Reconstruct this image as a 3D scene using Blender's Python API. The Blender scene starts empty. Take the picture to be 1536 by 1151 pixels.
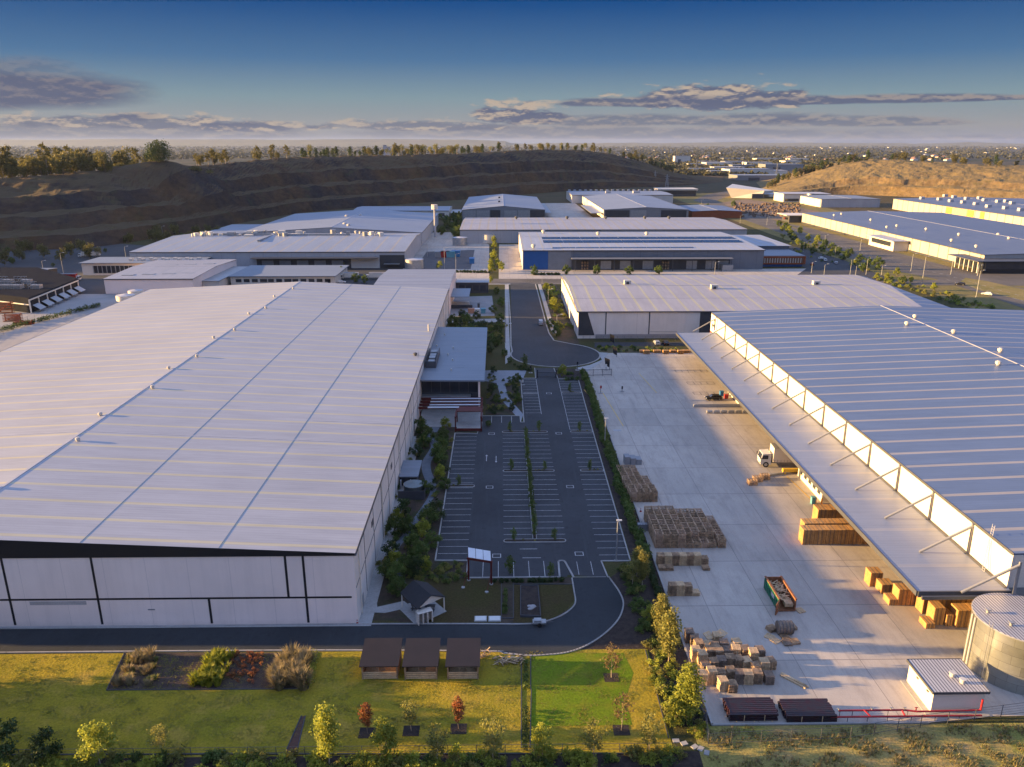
import bpy, math, random
import numpy as np
from mathutils import Vector, Matrix
rad = math.radians
D = bpy.data
sc = bpy.context.scene
COL = sc.collection

# ------------------------------------------------------------------ camera
CAM_F, CX, CY, CAM_H = 1170.0, 768.0, 575.5, 69.0
PITCH = math.atan(360.5/CAM_F)
YAW = math.atan(18*math.cos(PITCH)/CAM_F)
cam_d = D.cameras.new('camera'); cam = D.objects.new('camera', cam_d); COL.objects.link(cam)
cam.location = (0, 0, CAM_H)
cam.rotation_euler = (math.pi/2-PITCH, 0, -YAW)
cam_d.sensor_fit = 'HORIZONTAL'; cam_d.sensor_width = 36; cam_d.lens = 36*CAM_F/1536
cam_d.clip_start = 0.5; cam_d.clip_end = 60000
sc.camera = cam

# ------------------------------------------------------------------ exposure
sc.view_settings.view_transform = 'Standard'; sc.view_settings.look = 'None'
sc.view_settings.gamma = 1; sc.view_settings.exposure = 2.15
sc.cycles.volume_bounces = 0
sc.cycles.transparent_max_bounces = 12

# ------------------------------------------------------------------ sun
SUN_EL, SUN_T = 9.0, 0.062          # elevation; southward drift of the light per metre east
sun_d = D.lights.new('sun', 'SUN'); sun = D.objects.new('sun', sun_d); COL.objects.link(sun)
ld = Vector((1, -SUN_T, -math.tan(rad(SUN_EL)))).normalized()
sun.rotation_euler = ld.to_track_quat('-Z', 'Y').to_euler()
sun.location = (-200, 0, 200)
sun_d.energy = 5.0; sun_d.angle = rad(0.55); sun_d.color = (1.0, 0.63, 0.25)

# ------------------------------------------------------------------ world
W = D.worlds.new('World'); sc.world = W; W.use_nodes = True
def build_world():
    nt = W.node_tree; N = nt.nodes; L = nt.links
    for n in list(N): N.remove(n)
    out = N.new('ShaderNodeOutputWorld'); bg = N.new('ShaderNodeBackground')
    bg.inputs[1].default_value = 0.15
    L.new(bg.outputs[0], out.inputs[0])
    sky = N.new('ShaderNodeTexSky'); sky.sky_type = 'NISHITA'; sky.sun_disc = False
    sky.sun_elevation = rad(SUN_EL); sky.sun_rotation = math.atan2(-1, SUN_T)
    sky.altitude = 60; sky.air_density = 1.0; sky.dust_density = 0.6; sky.ozone_density = 2.0
    tc = N.new('ShaderNodeTexCoord'); sp = N.new('ShaderNodeSeparateXYZ'); L.new(tc.outputs['Generated'], sp.inputs[0])
    def M(op, a, b=None, c=None, clamp=False):
        n = N.new('ShaderNodeMath'); n.operation = op; n.use_clamp = clamp
        for i, v in enumerate((a, b, c)):
            if v is None: continue
            if isinstance(v, (int, float)): n.inputs[i].default_value = v
            else: L.new(v, n.inputs[i])
        return n.outputs[0]
    def mixc(f, a, b, mode='MIX'):
        n = N.new('ShaderNodeMix'); n.data_type = 'RGBA'; n.blend_type = mode
        for i, v in ((0, f), (6, a), (7, b)):
            if isinstance(v, (int, float)): n.inputs[i].default_value = v
            elif isinstance(v, tuple): n.inputs[i].default_value = (*v, 1)
            else: L.new(v, n.inputs[i])
        return n.outputs[2]
    el = M('ARCSINE', sp.outputs[2])                       # radians
    az = M('ARCTAN2', sp.outputs[0], sp.outputs[1])
    # graded look of the clear sky by elevation
    ramp = N.new('ShaderNodeValToRGB'); r = ramp.color_ramp
    L.new(M('DIVIDE', el, rad(30), clamp=True), ramp.inputs[0])
    stops = SKY_STOPS
    r.elements[0].position = stops[0][0]; r.elements[0].color = (*stops[0][1], 1)
    r.elements[1].position = stops[-1][0]; r.elements[1].color = (*stops[-1][1], 1)
    for p, c in stops[1:-1]:
        e = r.elements.new(p); e.color = (*c, 1)
    clear = mixc(SKY_MIX, sky.outputs[0], ramp.outputs[0])
    # clouds laid out on the sky by azimuth and elevation
    def noise(sx, sy, off, detail=6, rough=.6, dz=0.0):
        cv = N.new('ShaderNodeCombineXYZ')
        L.new(M('MULTIPLY', az, sx), cv.inputs[0]); L.new(M('MULTIPLY', M('ADD', el, dz), sy), cv.inputs[1]); cv.inputs[2].default_value = off
        n = N.new('ShaderNodeTexNoise'); n.inputs['Scale'].default_value = 1; n.inputs['Detail'].default_value = detail
        n.inputs['Roughness'].default_value = rough; L.new(cv.outputs[0], n.inputs['Vector']); return n.outputs[0]
    def AZ(px): return math.atan((px-750)/CAM_F)
    def EL(py): return math.atan((215.5-py)/1222.0)
    col = clear
    n1 = noise(28, 95, 3.1); n1b = noise(28, 95, 3.1, dz=-.0035)
    n2 = noise(9, 60, 7.7, 7, .55)
    # px, py centre, half width, half height, threshold softness, strength, kind
    for (px, py, hw, hh, st, k) in CLOUDS:
        dx = M('DIVIDE', M('SUBTRACT', az, AZ(px)), hw/CAM_F)
        dy0 = M('SUBTRACT', el, EL(py))
        up = M('DIVIDE', M('MAXIMUM', dy0, 0), hh/1222.0)
        dn = M('DIVIDE', M('MINIMUM', dy0, 0), hh*.55/1222.0)
        dd = M('ADD', M('POWER', M('ABSOLUTE', dx), 2.4), M('ADD', M('POWER', M('ABSOLUTE', up), 1.6), M('POWER', M('ABSOLUTE', dn), 2)))
        nn = n1 if k == 0 else n2
        dens = M('ADD', M('SUBTRACT', 1.15, dd), M('MULTIPLY', M('SUBTRACT', nn, .47), (4.2, 2.2, .9)[k]))
        a = M('MULTIPLY', M('SMOOTHSTEP', dens, 0.15, 0.9) if False else M('MULTIPLY', M('SUBTRACT', dens, .2), 1.9 if k == 0 else 1.7, clamp=True), st)
        lit = M('ADD', M('MULTIPLY', M('SUBTRACT', n1, n1b), 9.0), M('ADD', M('MULTIPLY', dy0, 900.0/ (hh*1.0)), CLIT), clamp=True)
        lit = M('MULTIPLY', lit, (.95, .5, .22)[k])
        cc = mixc(lit, CSHADE, CLIGHT)
        col = mixc(a, col, cc)
    L.new(col, bg.inputs[0])
SKY_MIX = 0.997
SKY_STOPS = [(0, (.36, .38, .50)), (.035, (.46, .46, .49)), (.10, (.31, .45, .53)), (.18, (.10, .25, .49)), (.30, (.0, .095, .36)), (.42, (.12, .34, .84)), (.6, (.66, .88, 1.56)), (1.0, (.72, .98, 1.74))]
CSHADE = (.16, .19, .31); CLIGHT = (.78, .63, .50); CLIT = .05
CLOUDS = [
 (200, 203, 320, 20, .55, 1), (900, 203, 460, 14, .5, 1), (1350, 212, 400, 8, .5, 1),
 (230, 190, 170, 13, .8, 0), (390, 194, 90, 11, .75, 0), (640, 192, 150, 11, .7, 0), (775, 178, 75, 22, .97, 0),
 (-30, 154, 250, 46, 1.0, 2), (225, 184, 50, 9, .9, 1),
 (1055, 157, 140, 24, .97, 0), (1010, 160, 190, 11, .93, 1), (1210, 160, 250, 9, .95, 1), (1475, 161, 60, 4.5, .85, 1), (1240, 189, 170, 10, .65, 1), (1010, 185, 240, 13, .7, 1)]
build_world()

# ------------------------------------------------------------------ helpers
def G(px, py, z=0.0):
    """survey point: where the sight line through photo pixel px,py meets height z"""
    a = px-CX; b = -(py-CY)
    F = Vector((math.sin(YAW)*math.cos(PITCH), math.cos(YAW)*math.cos(PITCH), -math.sin(PITCH)))
    R = Vector((math.cos(YAW), -math.sin(YAW), 0)); U = R.cross(F)
    d = F*CAM_F + R*a + U*b
    t = (z-CAM_H)/d.z
    return Vector((d.x*t, d.y*t, z))
def GY(px, py, Y):
    a = px-CX; b = -(py-CY)
    F = Vector((math.sin(YAW)*math.cos(PITCH), math.cos(YAW)*math.cos(PITCH), -math.sin(PITCH)))
    R = Vector((math.cos(YAW), -math.sin(YAW), 0)); U = R.cross(F)
    d = F*CAM_F + R*a + U*b
    t = Y/d.y
    return Vector((d.x*t, Y, CAM_H+d.z*t))
def px_of(v):
    F = Vector((math.sin(YAW)*math.cos(PITCH), math.cos(YAW)*math.cos(PITCH), -math.sin(PITCH))); R = Vector((math.cos(YAW), -math.sin(YAW), 0)); U = R.cross(F)
    w = v-Vector((0, 0, CAM_H)); return CX+CAM_F*w.dot(R)/w.dot(F), CY-CAM_F*w.dot(U)/w.dot(F)
def ordn(n):
    w = ['', 'first', 'second', 'third', 'fourth', 'fifth', 'sixth', 'seventh', 'eighth', 'ninth', 'tenth', 'eleventh', 'twelfth', 'thirteenth',
         'fourteenth', 'fifteenth', 'sixteenth', 'seventeenth', 'eighteenth', 'nineteenth', 'twentieth']
    if n <= 20: return w[n]
    t = {2: 'twenty', 3: 'thirty', 4: 'forty', 5: 'fifty', 6: 'sixty', 7: 'seventy', 8: 'eighty', 9: 'ninety'}
    if n == 200: return 'two hundredth'
    if n < 100: return (t[n//10]+'-'+w[n % 10]) if n % 10 else t[n//10][:-1]+'ieth'
    return ('two ' if n >= 200 else '')+'hundred and '+ordn(n-(200 if n > 200 else 100)) if n > 100 else 'hundredth'
def tag(o, label=None, cat=None, group=None, kind=None):
    if label: o['label'] = label
    if cat: o['category'] = cat
    if group: o['group'] = group
    if kind: o['kind'] = kind
    return o
def thing(name, label, cat, loc=(0, 0, 0), rz=0.0, group=None):
    o = D.objects.new(name, None); COL.objects.link(o); o.location = loc; o.rotation_euler = (0, 0, rz)
    o.empty_display_size = 1
    return tag(o, label, cat, group)
KIDS = {}
def kids(o): return KIDS.get(o.name, [])
def adopt(c, p):
    c.parent = p; KIDS.setdefault(p.name, []).append(c)
def copy_thing(o, loc, rz=0.0, scale=None, label=None, group=None, cat=None):
    c = o.copy(); COL.objects.link(c); c.location = loc; c.rotation_euler = (0, 0, rz)
    if scale is not None: c.scale = scale if isinstance(scale, (tuple, list)) else (scale,)*3
    tag(c, label, cat, group)
    for k in kids(o):
        d = k.copy(); COL.objects.link(d); adopt(d, c)
        for g in kids(k):
            e = g.copy(); COL.objects.link(e); adopt(e, d)
    return c

class MB:
    """collects geometry in the coordinates of its thing; build() links one mesh object"""
    def __init__(s): s.v = []; s.f = []; s.m = []
    def add(s, vs, fs, mi=0):
        o = len(s.v); s.v += [tuple(v) for v in vs]; s.f += [tuple(i+o for i in f) for f in fs]; s.m += [mi]*len(fs); return s
    def box(s, x0, x1, y0, y1, z0, z1, mi=0, rz=0.0, c=None):
        vs = [(x, y, z) for z in (z0, z1) for x, y in ((x0, y0), (x1, y0), (x1, y1), (x0, y1))]
        if rz:
            c = c or ((x0+x1)/2, (y0+y1)/2); ca, sa = math.cos(rz), math.sin(rz)
            vs = [(c[0]+(x-c[0])*ca-(y-c[1])*sa, c[1]+(x-c[0])*sa+(y-c[1])*ca, z) for x, y, z in vs]
        return s.add(vs, [(3, 2, 1, 0), (4, 5, 6, 7), (0, 1, 5, 4), (1, 2, 6, 5), (2, 3, 7, 6), (3, 0, 4, 7)], mi)
    def poly(s, pts, mi=0): return s.add(pts, [tuple(range(len(pts)))], mi)
    def prism(s, pts, z0, z1, mi=0, ms=None):
        n = len(pts); vs = [(p[0], p[1], z0) for p in pts]+[(p[0], p[1], z1) for p in pts]
        a = sum(pts[i][0]*pts[(i+1) % n][1]-pts[(i+1) % n][0]*pts[i][1] for i in range(n))
        idx = list(range(n)) if a > 0 else list(range(n))[::-1]
        s.add(vs, [tuple(n+i for i in idx), tuple(reversed(idx))], mi)
        return s.add(vs, [(idx[i], idx[(i+1) % n], idx[(i+1) % n]+n, idx[i]+n) for i in range(n)], mi if ms is None else ms)
    def extr(s, prof, axis, a0, a1, mi=0):
        """profile (u,z) extruded along x or y"""
        n = len(prof)
        P = (lambda u, z, a: (a, u, z)) if axis == 'x' else (lambda u, z, a: (u, a, z))
        vs = [P(u, z, a0) for u, z in prof]+[P(u, z, a1) for u, z in prof]
        return s.add(vs, [tuple(range(n)), tuple(range(2*n-1, n-1, -1))]+[(i, i+n, (i+1) % n+n, (i+1) % n) for i in range(n)], mi)
    def tube(s, a, b, r, n=8, mi=0, r2=None, cap=True):
        a = Vector(a); b = Vector(b); d = (b-a).normalized(); u = d.orthogonal().normalized(); w = d.cross(u)
        r2 = r if r2 is None else r2
        vs = [a+(u*math.cos(2*math.pi*i/n)+w*math.sin(2*math.pi*i/n))*r for i in range(n)]
        vs += [b+(u*math.cos(2*math.pi*i/n)+w*math.sin(2*math.pi*i/n))*r2 for i in range(n)]
        fs = [(i, (i+1) % n, (i+1) % n+n, i+n) for i in range(n)]
        if cap: fs += [tuple(range(n-1, -1, -1)), tuple(range(n, 2*n))]
        return s.add(vs, fs, mi)
    def beam(s, a, b, w, h, mi=0):
        a = Vector(a); b = Vector(b); d = (b-a).normalized(); up = Vector((0, 0, 1))
        if abs(d.z) > .95: up = Vector((0, 1, 0))
        x = d.cross(up).normalized()*w/2; z = x.cross(d).normalized()*h/2
        vs = [p+q for p in (a, b) for q in (-x-z, x-z, x+z, -x+z)]
        return s.add(vs, [(3, 2, 1, 0), (4, 5, 6, 7), (0, 1, 5, 4), (1, 2, 6, 5), (2, 3, 7, 6), (3, 0, 4, 7)], mi)
    def build(s, name, mats, parent=None, local=False, smooth=False):
        me = D.meshes.new(name); off = Vector((0, 0, 0)) if (parent is None or local) else worldloc(parent)
        me.from_pydata([(v[0]-off.x, v[1]-off.y, v[2]-off.z) for v in s.v], [], s.f)
        if not isinstance(mats, (list, tuple)): mats = [mats]
        for m in mats: me.materials.append(m)
        if len(mats) > 1: me.polygons.foreach_set('material_index', s.m)
        if smooth: me.polygons.foreach_set('use_smooth', [True]*len(me.polygons))
        me.update()
        o = D.objects.new(name, me); COL.objects.link(o)
        if parent is not None: adopt(o, parent)
        return o
def worldloc(o):
    l = Vector(o.location)
    while o.parent: o = o.parent; l = l+Vector(o.location)
    return l
def struct(name, mb, m): return tag(mb.build(name, m), kind='structure')
def sheet(name, pts, z, m, kind='structure'):
    mb = MB(); pts = [(p[0], p[1], z) for p in pts]
    n = len(pts); a = sum(pts[i][0]*pts[(i+1) % n][1]-pts[(i+1) % n][0]*pts[i][1] for i in range(n))
    mb.poly(pts if a > 0 else pts[::-1]); o = mb.build(name, m); o['kind'] = kind; return o
def smoothline(pts, k=6):
    out = []; n = len(pts)
    for i in range(n-1):
        p0 = Vector(pts[max(i-1, 0)]); p1 = Vector(pts[i]); p2 = Vector(pts[i+1]); p3 = Vector(pts[min(i+2, n-1)])
        for j in range(k):
            t = j/k
            out.append(.5*((2*p1)+(p2-p0)*t+(2*p0-5*p1+4*p2-p3)*t*t+(3*p1-p0-3*p2+p3)*t**3))
    out.append(Vector(pts[-1])); return out
def ribbon(mb, line, w, z0, z1, mi=0):
    """solid strip along a polyline (kerb, low wall)"""
    L = [Vector((p[0], p[1])) for p in line]
    for a, b in zip(L, L[1:]):
        d = (b-a)
        if d.length < 1e-4: continue
        d.normalize(); nrm = Vector((-d.y, d.x))*w/2; e = d*w*.25
        a2, b2 = a-e, b+e
        mb.prism([a2-nrm, b2-nrm, b2+nrm, a2+nrm], z0, z1, mi)

# ------------------------------------------------------------------ materials
MATS = {}
def mat(name, col, rough=.8, col2=None, scale=.4, metal=0.0, bump=0.0, bscale=3.0, detail=5, fine=0.12, spec=.3, contrast=(.35, .65), col3=None, scale3=.05):
    if name in MATS: return MATS[name]
    m = D.materials.new(name); m.use_nodes = True; nt = m.node_tree; N, L = nt.nodes, nt.links
    b = N['Principled BSDF']; b.inputs['Roughness'].default_value = rough; b.inputs['Metallic'].default_value = metal
    b.inputs['Specular IOR Level'].default_value = spec
    geo = N.new('ShaderNodeNewGeometry')
    def noise(s, d=detail, r=.6):
        n = N.new('ShaderNodeTexNoise'); n.inputs['Scale'].default_value = s; n.inputs['Detail'].default_value = d; n.inputs['Roughness'].default_value = r
        L.new(geo.outputs['Position'], n.inputs['Vector']); return n.outputs[0]
    def mix(f, a, c, mode='MIX'):
        n = N.new('ShaderNodeMix'); n.data_type = 'RGBA'; n.blend_type = mode
        for i, v in ((0, f), (6, a), (7, c)):
            if isinstance(v, (int, float)): n.inputs[i].default_value = v
            elif isinstance(v, tuple): n.inputs[i].default_value = (*v, 1)
            else: L.new(v, n.inputs[i])
        return n.outputs[2]
    def rng(v, a, c, lo=0., hi=1.):
        n = N.new('ShaderNodeMapRange'); L.new(v, n.inputs[0]); n.inputs[1].default_value = a; n.inputs[2].default_value = c
        n.inputs[3].default_value = lo; n.inputs[4].default_value = hi; return n.outputs[0]
    c = mix(rng(noise(scale), *contrast), col, col2 if col2 else tuple(x*.86 for x in col))
    if col3: c = mix(rng(noise(scale3, 4), .48, .62), c, col3)
    if fine:
        c = mix(1.0, c, (1, 1, 1), 'MIX') if False else c
        fv = rng(noise(bscale*1.7, 3), .25, .75, 1-fine, 1+fine)
        vm = N.new('ShaderNodeVectorMath'); vm.operation = 'SCALE'; L.new(c, vm.inputs[0]); L.new(fv, vm.inputs['Scale']); c = vm.outputs[0]
    L.new(c, b.inputs['Base Color'])
    if bump:
        bn = N.new('ShaderNodeBump'); bn.inputs['Strength'].default_value = 1; bn.inputs['Distance'].default_value = bump
        L.new(noise(bscale, 6), bn.inputs['Height']); L.new(bn.outputs[0], b.inputs['Normal'])
    MATS[name] = m; m['nodes'] = 1
    return m
def tools(m):
    nt = m.node_tree; N, L = nt.nodes, nt.links
    def M(op, a, b=None, c=None, clamp=False):
        n = N.new('ShaderNodeMath'); n.operation = op; n.use_clamp = clamp
        for i, v in enumerate((a, b, c)):
            if v is None: continue
            if isinstance(v, (int, float)): n.inputs[i].default_value = v
            else: L.new(v, n.inputs[i])
        return n.outputs[0]
    def mix(f, a, c, mode='MIX'):
        n = N.new('ShaderNodeMix'); n.data_type = 'RGBA'; n.blend_type = mode
        for i, v in ((0, f), (6, a), (7, c)):
            if isinstance(v, (int, float)): n.inputs[i].default_value = v
            elif isinstance(v, tuple): n.inputs[i].default_value = (*v, 1)
            else: L.new(v, n.inputs[i])
        return n.outputs[2]
    geo = N.new('ShaderNodeNewGeometry'); sp = N.new('ShaderNodeSeparateXYZ'); L.new(geo.outputs['Position'], sp.inputs[0])
    def noise(s, d=5, r=.6, sc=None, off=0.0):
        n = N.new('ShaderNodeTexNoise'); n.inputs['Scale'].default_value = s; n.inputs['Detail'].default_value = d; n.inputs['Roughness'].default_value = r
        if sc:
            mp = N.new('ShaderNodeMapping'); mp.inputs['Scale'].default_value = sc; mp.inputs['Location'].default_value = (off, off, 0)
            L.new(geo.outputs['Position'], mp.inputs[0]); L.new(mp.outputs[0], n.inputs['Vector'])
        else: L.new(geo.outputs['Position'], n.inputs['Vector'])
        return n.outputs[0]
    def rng(v, a, c, lo=0., hi=1.):
        n = N.new('ShaderNodeMapRange'); L.new(v, n.inputs[0]); n.inputs[1].default_value = a; n.inputs[2].default_value = c
        n.inputs[3].default_value = lo; n.inputs[4].default_value = hi; return n.outputs[0]
    def scale(c, f):
        vm = N.new('ShaderNodeVectorMath'); vm.operation = 'SCALE'; L.new(c, vm.inputs[0]); L.new(f, vm.inputs['Scale']); return vm.outputs[0]
    return nt, N, L, M, mix, sp, noise, rng, scale
def newmat(name, rough=.8, metal=0., spec=.3):
    m = D.materials.new(name); m.use_nodes = True; b = m.node_tree.nodes['Principled BSDF']
    b.inputs['Roughness'].default_value = rough; b.inputs['Metallic'].default_value = metal; b.inputs['Specular IOR Level'].default_value = spec
    MATS[name] = m; return m, b
def roof_mat(name, base, stripe, axis, period, width, rough=.45, metal=0.0, phase=0.0, lines=0.0, rib=.76):
    """sheet-metal roof with translucent strips crossing it every `period` metres along axis"""
    m, b = newmat(name, rough, metal, .4); nt, N, L, M, mix, sp, noise, rng, scale = tools(m)
    u = sp.outputs[1 if axis == 'y' else 0]
    fr = M('FRACT', M('DIVIDE', M('ADD', u, phase+10000), period))
    inside = M('LESS_THAN', fr, width/period)
    sc = (.018, 1.3, 1) if axis == 'y' else (1.3, .018, 1)
    sheets = rng(noise(1, 3, .6, sc), .3, .7, .93, 1.05)
    big = rng(noise(.035, 5, .6), .3, .7, .92, 1.05)
    dirt = rng(noise(.5, 6, .75, (1, .2, 1) if axis != 'y' else (.2, 1, 1)), .35, .75, 1.04, .88)
    c = mix(inside, tuple(base), tuple(stripe))
    # shade of the shallow sheeting ribs put into the colour as faint lines
    rf = M('FRACT', M('DIVIDE', M('ADD', u, 10000), rib)); rl = M('MULTIPLY', M('LESS_THAN', rf, .16), -.11)
    c = scale(c, M('MULTIPLY', M('MULTIPLY', sheets, big), M('ADD', dirt, rl)))
    L.new(c, b.inputs['Base Color']); return m
def panel_mat(name, base, axis, period, dark=.75, jw=.14):
    """wall cladding with panel joints"""
    m, b = newmat(name, .7, 0, .25); nt, N, L, M, mix, sp, noise, rng, scale = tools(m)
    u = sp.outputs[1 if axis == 'y' else 0]
    jn = M('LESS_THAN', M('FRACT', M('DIVIDE', M('ADD', u, 10000), period)), jw/period)
    f = M('MULTIPLY', rng(noise(.12, 5, .6), .3, .7, .9, 1.06), rng(noise(.8, 5, .7, (1, 1, .15)), .3, .7, 1.04, .95))
    c = mix(jn, tuple(base), tuple(x*dark for x in base)); L.new(scale(c, f), b.inputs['Base Color']); return m

M_conc = mat('kerb concrete', (0.3312, 0.324, 0.3096), .85, (0.2592, 0.252, 0.2448), .3, bscale=2)
M_conc_l = mat('pale concrete path', (0.33, 0.33, 0.3234), .85, (0.2772, 0.2772, 0.2706), .5, bscale=2)
M_white = mat('white line paint', (0.465, 0.465, 0.45), .7, (0.315, 0.315, 0.315), 1.5)
M_yellow = mat('yellow paint', (.65, .42, .05), .6)
M_black = mat('black painted metal', (.018, .018, .022), .5, fine=.05)
M_dark = mat('dark grey cladding', (0.035, 0.0385, 0.0455), .6, (0.042, 0.0455, 0.0525))
M_char = mat('charcoal wall', (0.0525, 0.056, 0.0665), .6)
M_cream = mat('cream precast wall', (0.589, 0.5415, 0.475), .75, (0.532, 0.4845, 0.4275), .15)
M_wallA = mat('pale grey precast wall', (.80, .645, .57), .75, (.74, .595, .53), .1, fine=.05)
M_warm = mat('warm white cladding', (0.629, 0.578, 0.493), .6, (0.578, 0.527, 0.4505), .1, fine=.04)
M_grey = mat('mid grey metal', (0.225, 0.2325, 0.2475), .45, metal=.2)
M_steel = mat('galvanised steel', (0.3375, 0.345, 0.3525), .4, (0.27, 0.2775, 0.285), .8, metal=.4)
M_glass = mat('dark window glass', (.02, .025, .035), .12, (.03, .035, .045), .3, spec=.6)
M_red = mat('oxide red steel', (0.096, 0.0144, 0.0112), .55, (0.072, 0.012, 0.0096), 1)
M_pipe = mat('red painted pipe', (0.315, 0.021, 0.028), .45, (0.252, 0.0175, 0.021), 1)
M_blue = mat('blue wall panel', (0.015, 0.09, 0.27), .55, (0.0135, 0.0788, 0.24), .4)
M_orange = mat('orange frame', (0.252, 0.063, 0.021), .6)
M_soil = mat('dark mulch', (0.021, 0.0156, 0.0144), .95, (0.045, 0.033, 0.027), 1.2, bump=.08, bscale=5, fine=.35)
M_soil2 = mat('bark and soil', (0.036, 0.027, 0.0216), .95, (0.066, 0.048, 0.033), .6, bump=.08, bscale=4, fine=.3, col3=(0.03, 0.036, 0.0132), scale3=.25)
M_rubber = mat('tyre rubber', (.012, .012, .013), .85)
M_carwhite = mat('white vehicle paint', (0.56, 0.56, 0.544), .3, fine=.02, spec=.5)
M_carblack = mat('black vehicle paint', (.012, .012, .014), .2, fine=.02, spec=.6)
M_carsilver = mat('silver vehicle paint', (.42, .44, .46), .3, metal=.4, fine=.02)
M_carred = mat('red vehicle paint', (.30, .02, .02), .35, fine=.02)
M_solar = mat('solar cells', (0.0096, 0.0144, 0.044), .15, spec=.6)
M_bark = mat('bark', (.22, .17, .12), .9, (.12, .09, .065), 3, bump=.02, bscale=8)
M_barkp = mat('pale bark', (.42, .34, .24), .9, (.25, .2, .15), 3)
M_wood = mat('weathered pallet timber', (.40, .265, .155), .85, (.20, .135, .085), 1.1, fine=.3, bscale=3, contrast=(.4, .6))
M_wood_g = mat('grey weathered timber', (.26, .19, .14), .85, (.14, .105, .08), 1.1, fine=.3, bscale=3)
M_wood_n = mat('new pallet timber', (0.496, 0.288, 0.112), .75, (0.4, 0.216, 0.08), .9, fine=.22, bscale=2.5)
M_wood_l = mat('pale sawn timber', (.58, .42, .25), .8, (.44, .31, .18), 1.3, fine=.25, bscale=3)
M_teal = mat('teal plastic', (.10, .28, .34), .5)
M_binblue = mat('blue plastic', (.03, .16, .36), .5)
M_green = mat('green painted steel', (.03, .19, .10), .55, (.025, .14, .08), .8)
M_rust = mat('rusty steel', (.16, .07, .035), .85, (.26, .11, .05), 1.5)
M_hutroof = mat('brown black hut roof', (0.02, 0.015, 0.016), .6, (0.015, 0.012, 0.013), .6)
M_shingle = mat('black shelter roof', (0.0154, 0.0168, 0.021), .7, (0.021, 0.0224, 0.0266), 1.2)
M_terra = mat('stacked terracotta', (.42, .22, .14), .8)
M_water = mat('poly tank', (0.18, 0.216, 0.228), .6)

def leaf_mat(name, c1, c2, trans=.25):
    m, b = newmat(name, .65, 0, .2); nt, N, L, M, mix, sp, noise, rng, scale = tools(m)
    oi = N.new('ShaderNodeObjectInfo')
    c = mix(rng(noise(1.3, 3, .6), .35, .65), tuple(c1), tuple(c2))
    f = M('MULTIPLY', rng(noise(.35, 2), .3, .7, .8, 1.2), rng(oi.outputs['Random'], 0, 1, .82, 1.2))
    c = scale(c, f); L.new(c, b.inputs['Base Color'])
    tr = N.new('ShaderNodeBsdfTranslucent'); L.new(c, tr.inputs[0]); ms = N.new('ShaderNodeMixShader'); ms.inputs[0].default_value = trans
    L.new(b.outputs[0], ms.inputs[1]); L.new(tr.outputs[0], ms.inputs[2]); L.new(ms.outputs[0], N['Material Output'].inputs[0]); return m
L_gum = leaf_mat('olive gum leaves', (.25, .23, .06), (.13, .14, .04), .4)
L_lime = leaf_mat('lime young leaves', (.32, .33, .05), (.19, .23, .035), .45)
L_green = leaf_mat('mid green leaves', (0.0637, 0.1092, 0.0237), (0.1092, 0.1411, 0.0364), .35)
L_dark = leaf_mat('dark green leaves', (0.0285, 0.0529, 0.0163), (0.0529, 0.0772, 0.0244))
L_red = leaf_mat('red autumn leaves', (.34, .11, .045), (.20, .10, .04), .35)
L_brown = leaf_mat('brown thin leaves', (.22, .13, .06), (.15, .12, .045), .3)
L_straw = leaf_mat('straw grass blades', (0.285, 0.225, 0.1275), (0.195, 0.165, 0.075), .35)
L_yel = leaf_mat('yellow green flax', (.30, .30, .03), (.15, .18, .02), .4)
L_hill = leaf_mat('hill tree leaves', (0.165, 0.1425, 0.0413), (0.0825, 0.0825, 0.0263), .4)
L_far = leaf_mat('distant leaves', (0.0358, 0.039, 0.0195), (0.0553, 0.052, 0.026), .1)

# lawn, ground, asphalt, yard
def lawn_mat(name, a, b_, c3, bump=.10):
    m, b = newmat(name, .95, 0, .1); nt, N, L, M, mix, sp, noise, rng, scale = tools(m)
    c = mix(rng(noise(.09, 5, .6), .38, .62), tuple(a), tuple(b_))
    c = mix(M('MULTIPLY', rng(noise(.22, 6, .7, None), .5, .72), .75), c, tuple(c3))
    c = scale(c, rng(noise(3.2, 5, .75), .25, .75, .5, 1.5)); L.new(c, b.inputs['Base Color'])
    bn = N.new('ShaderNodeBump'); bn.inputs['Distance'].default_value = bump; bn.inputs['Strength'].default_value = 1
    L.new(noise(2.6, 5, .7), bn.inputs['Height']); L.new(bn.outputs[0], b.inputs['Normal']); return m
M_lawn = lawn_mat('mown lawn', (.27, .205, .020), (.20, .175, .016), (.34, .225, .05), .09)
M_lawn_g = lawn_mat('fresh green turf', (.10, .16, .008), (.13, .17, .010), (.19, .16, .02), .04)
M_rough = lawn_mat('rough dry grass', (0.28, 0.217, 0.077), (0.182, 0.182, 0.049), (0.336, 0.224, 0.112), .15)
M_verge = lawn_mat('verge', (0.066, 0.06, 0.024), (0.045, 0.051, 0.018), (0.078, 0.06, 0.036), .15)
M_garden = lawn_mat('thin garden turf', (0.0468, 0.044, 0.0138), (0.055, 0.0413, 0.0193), (0.055, 0.0358, 0.022), .08)

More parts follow.
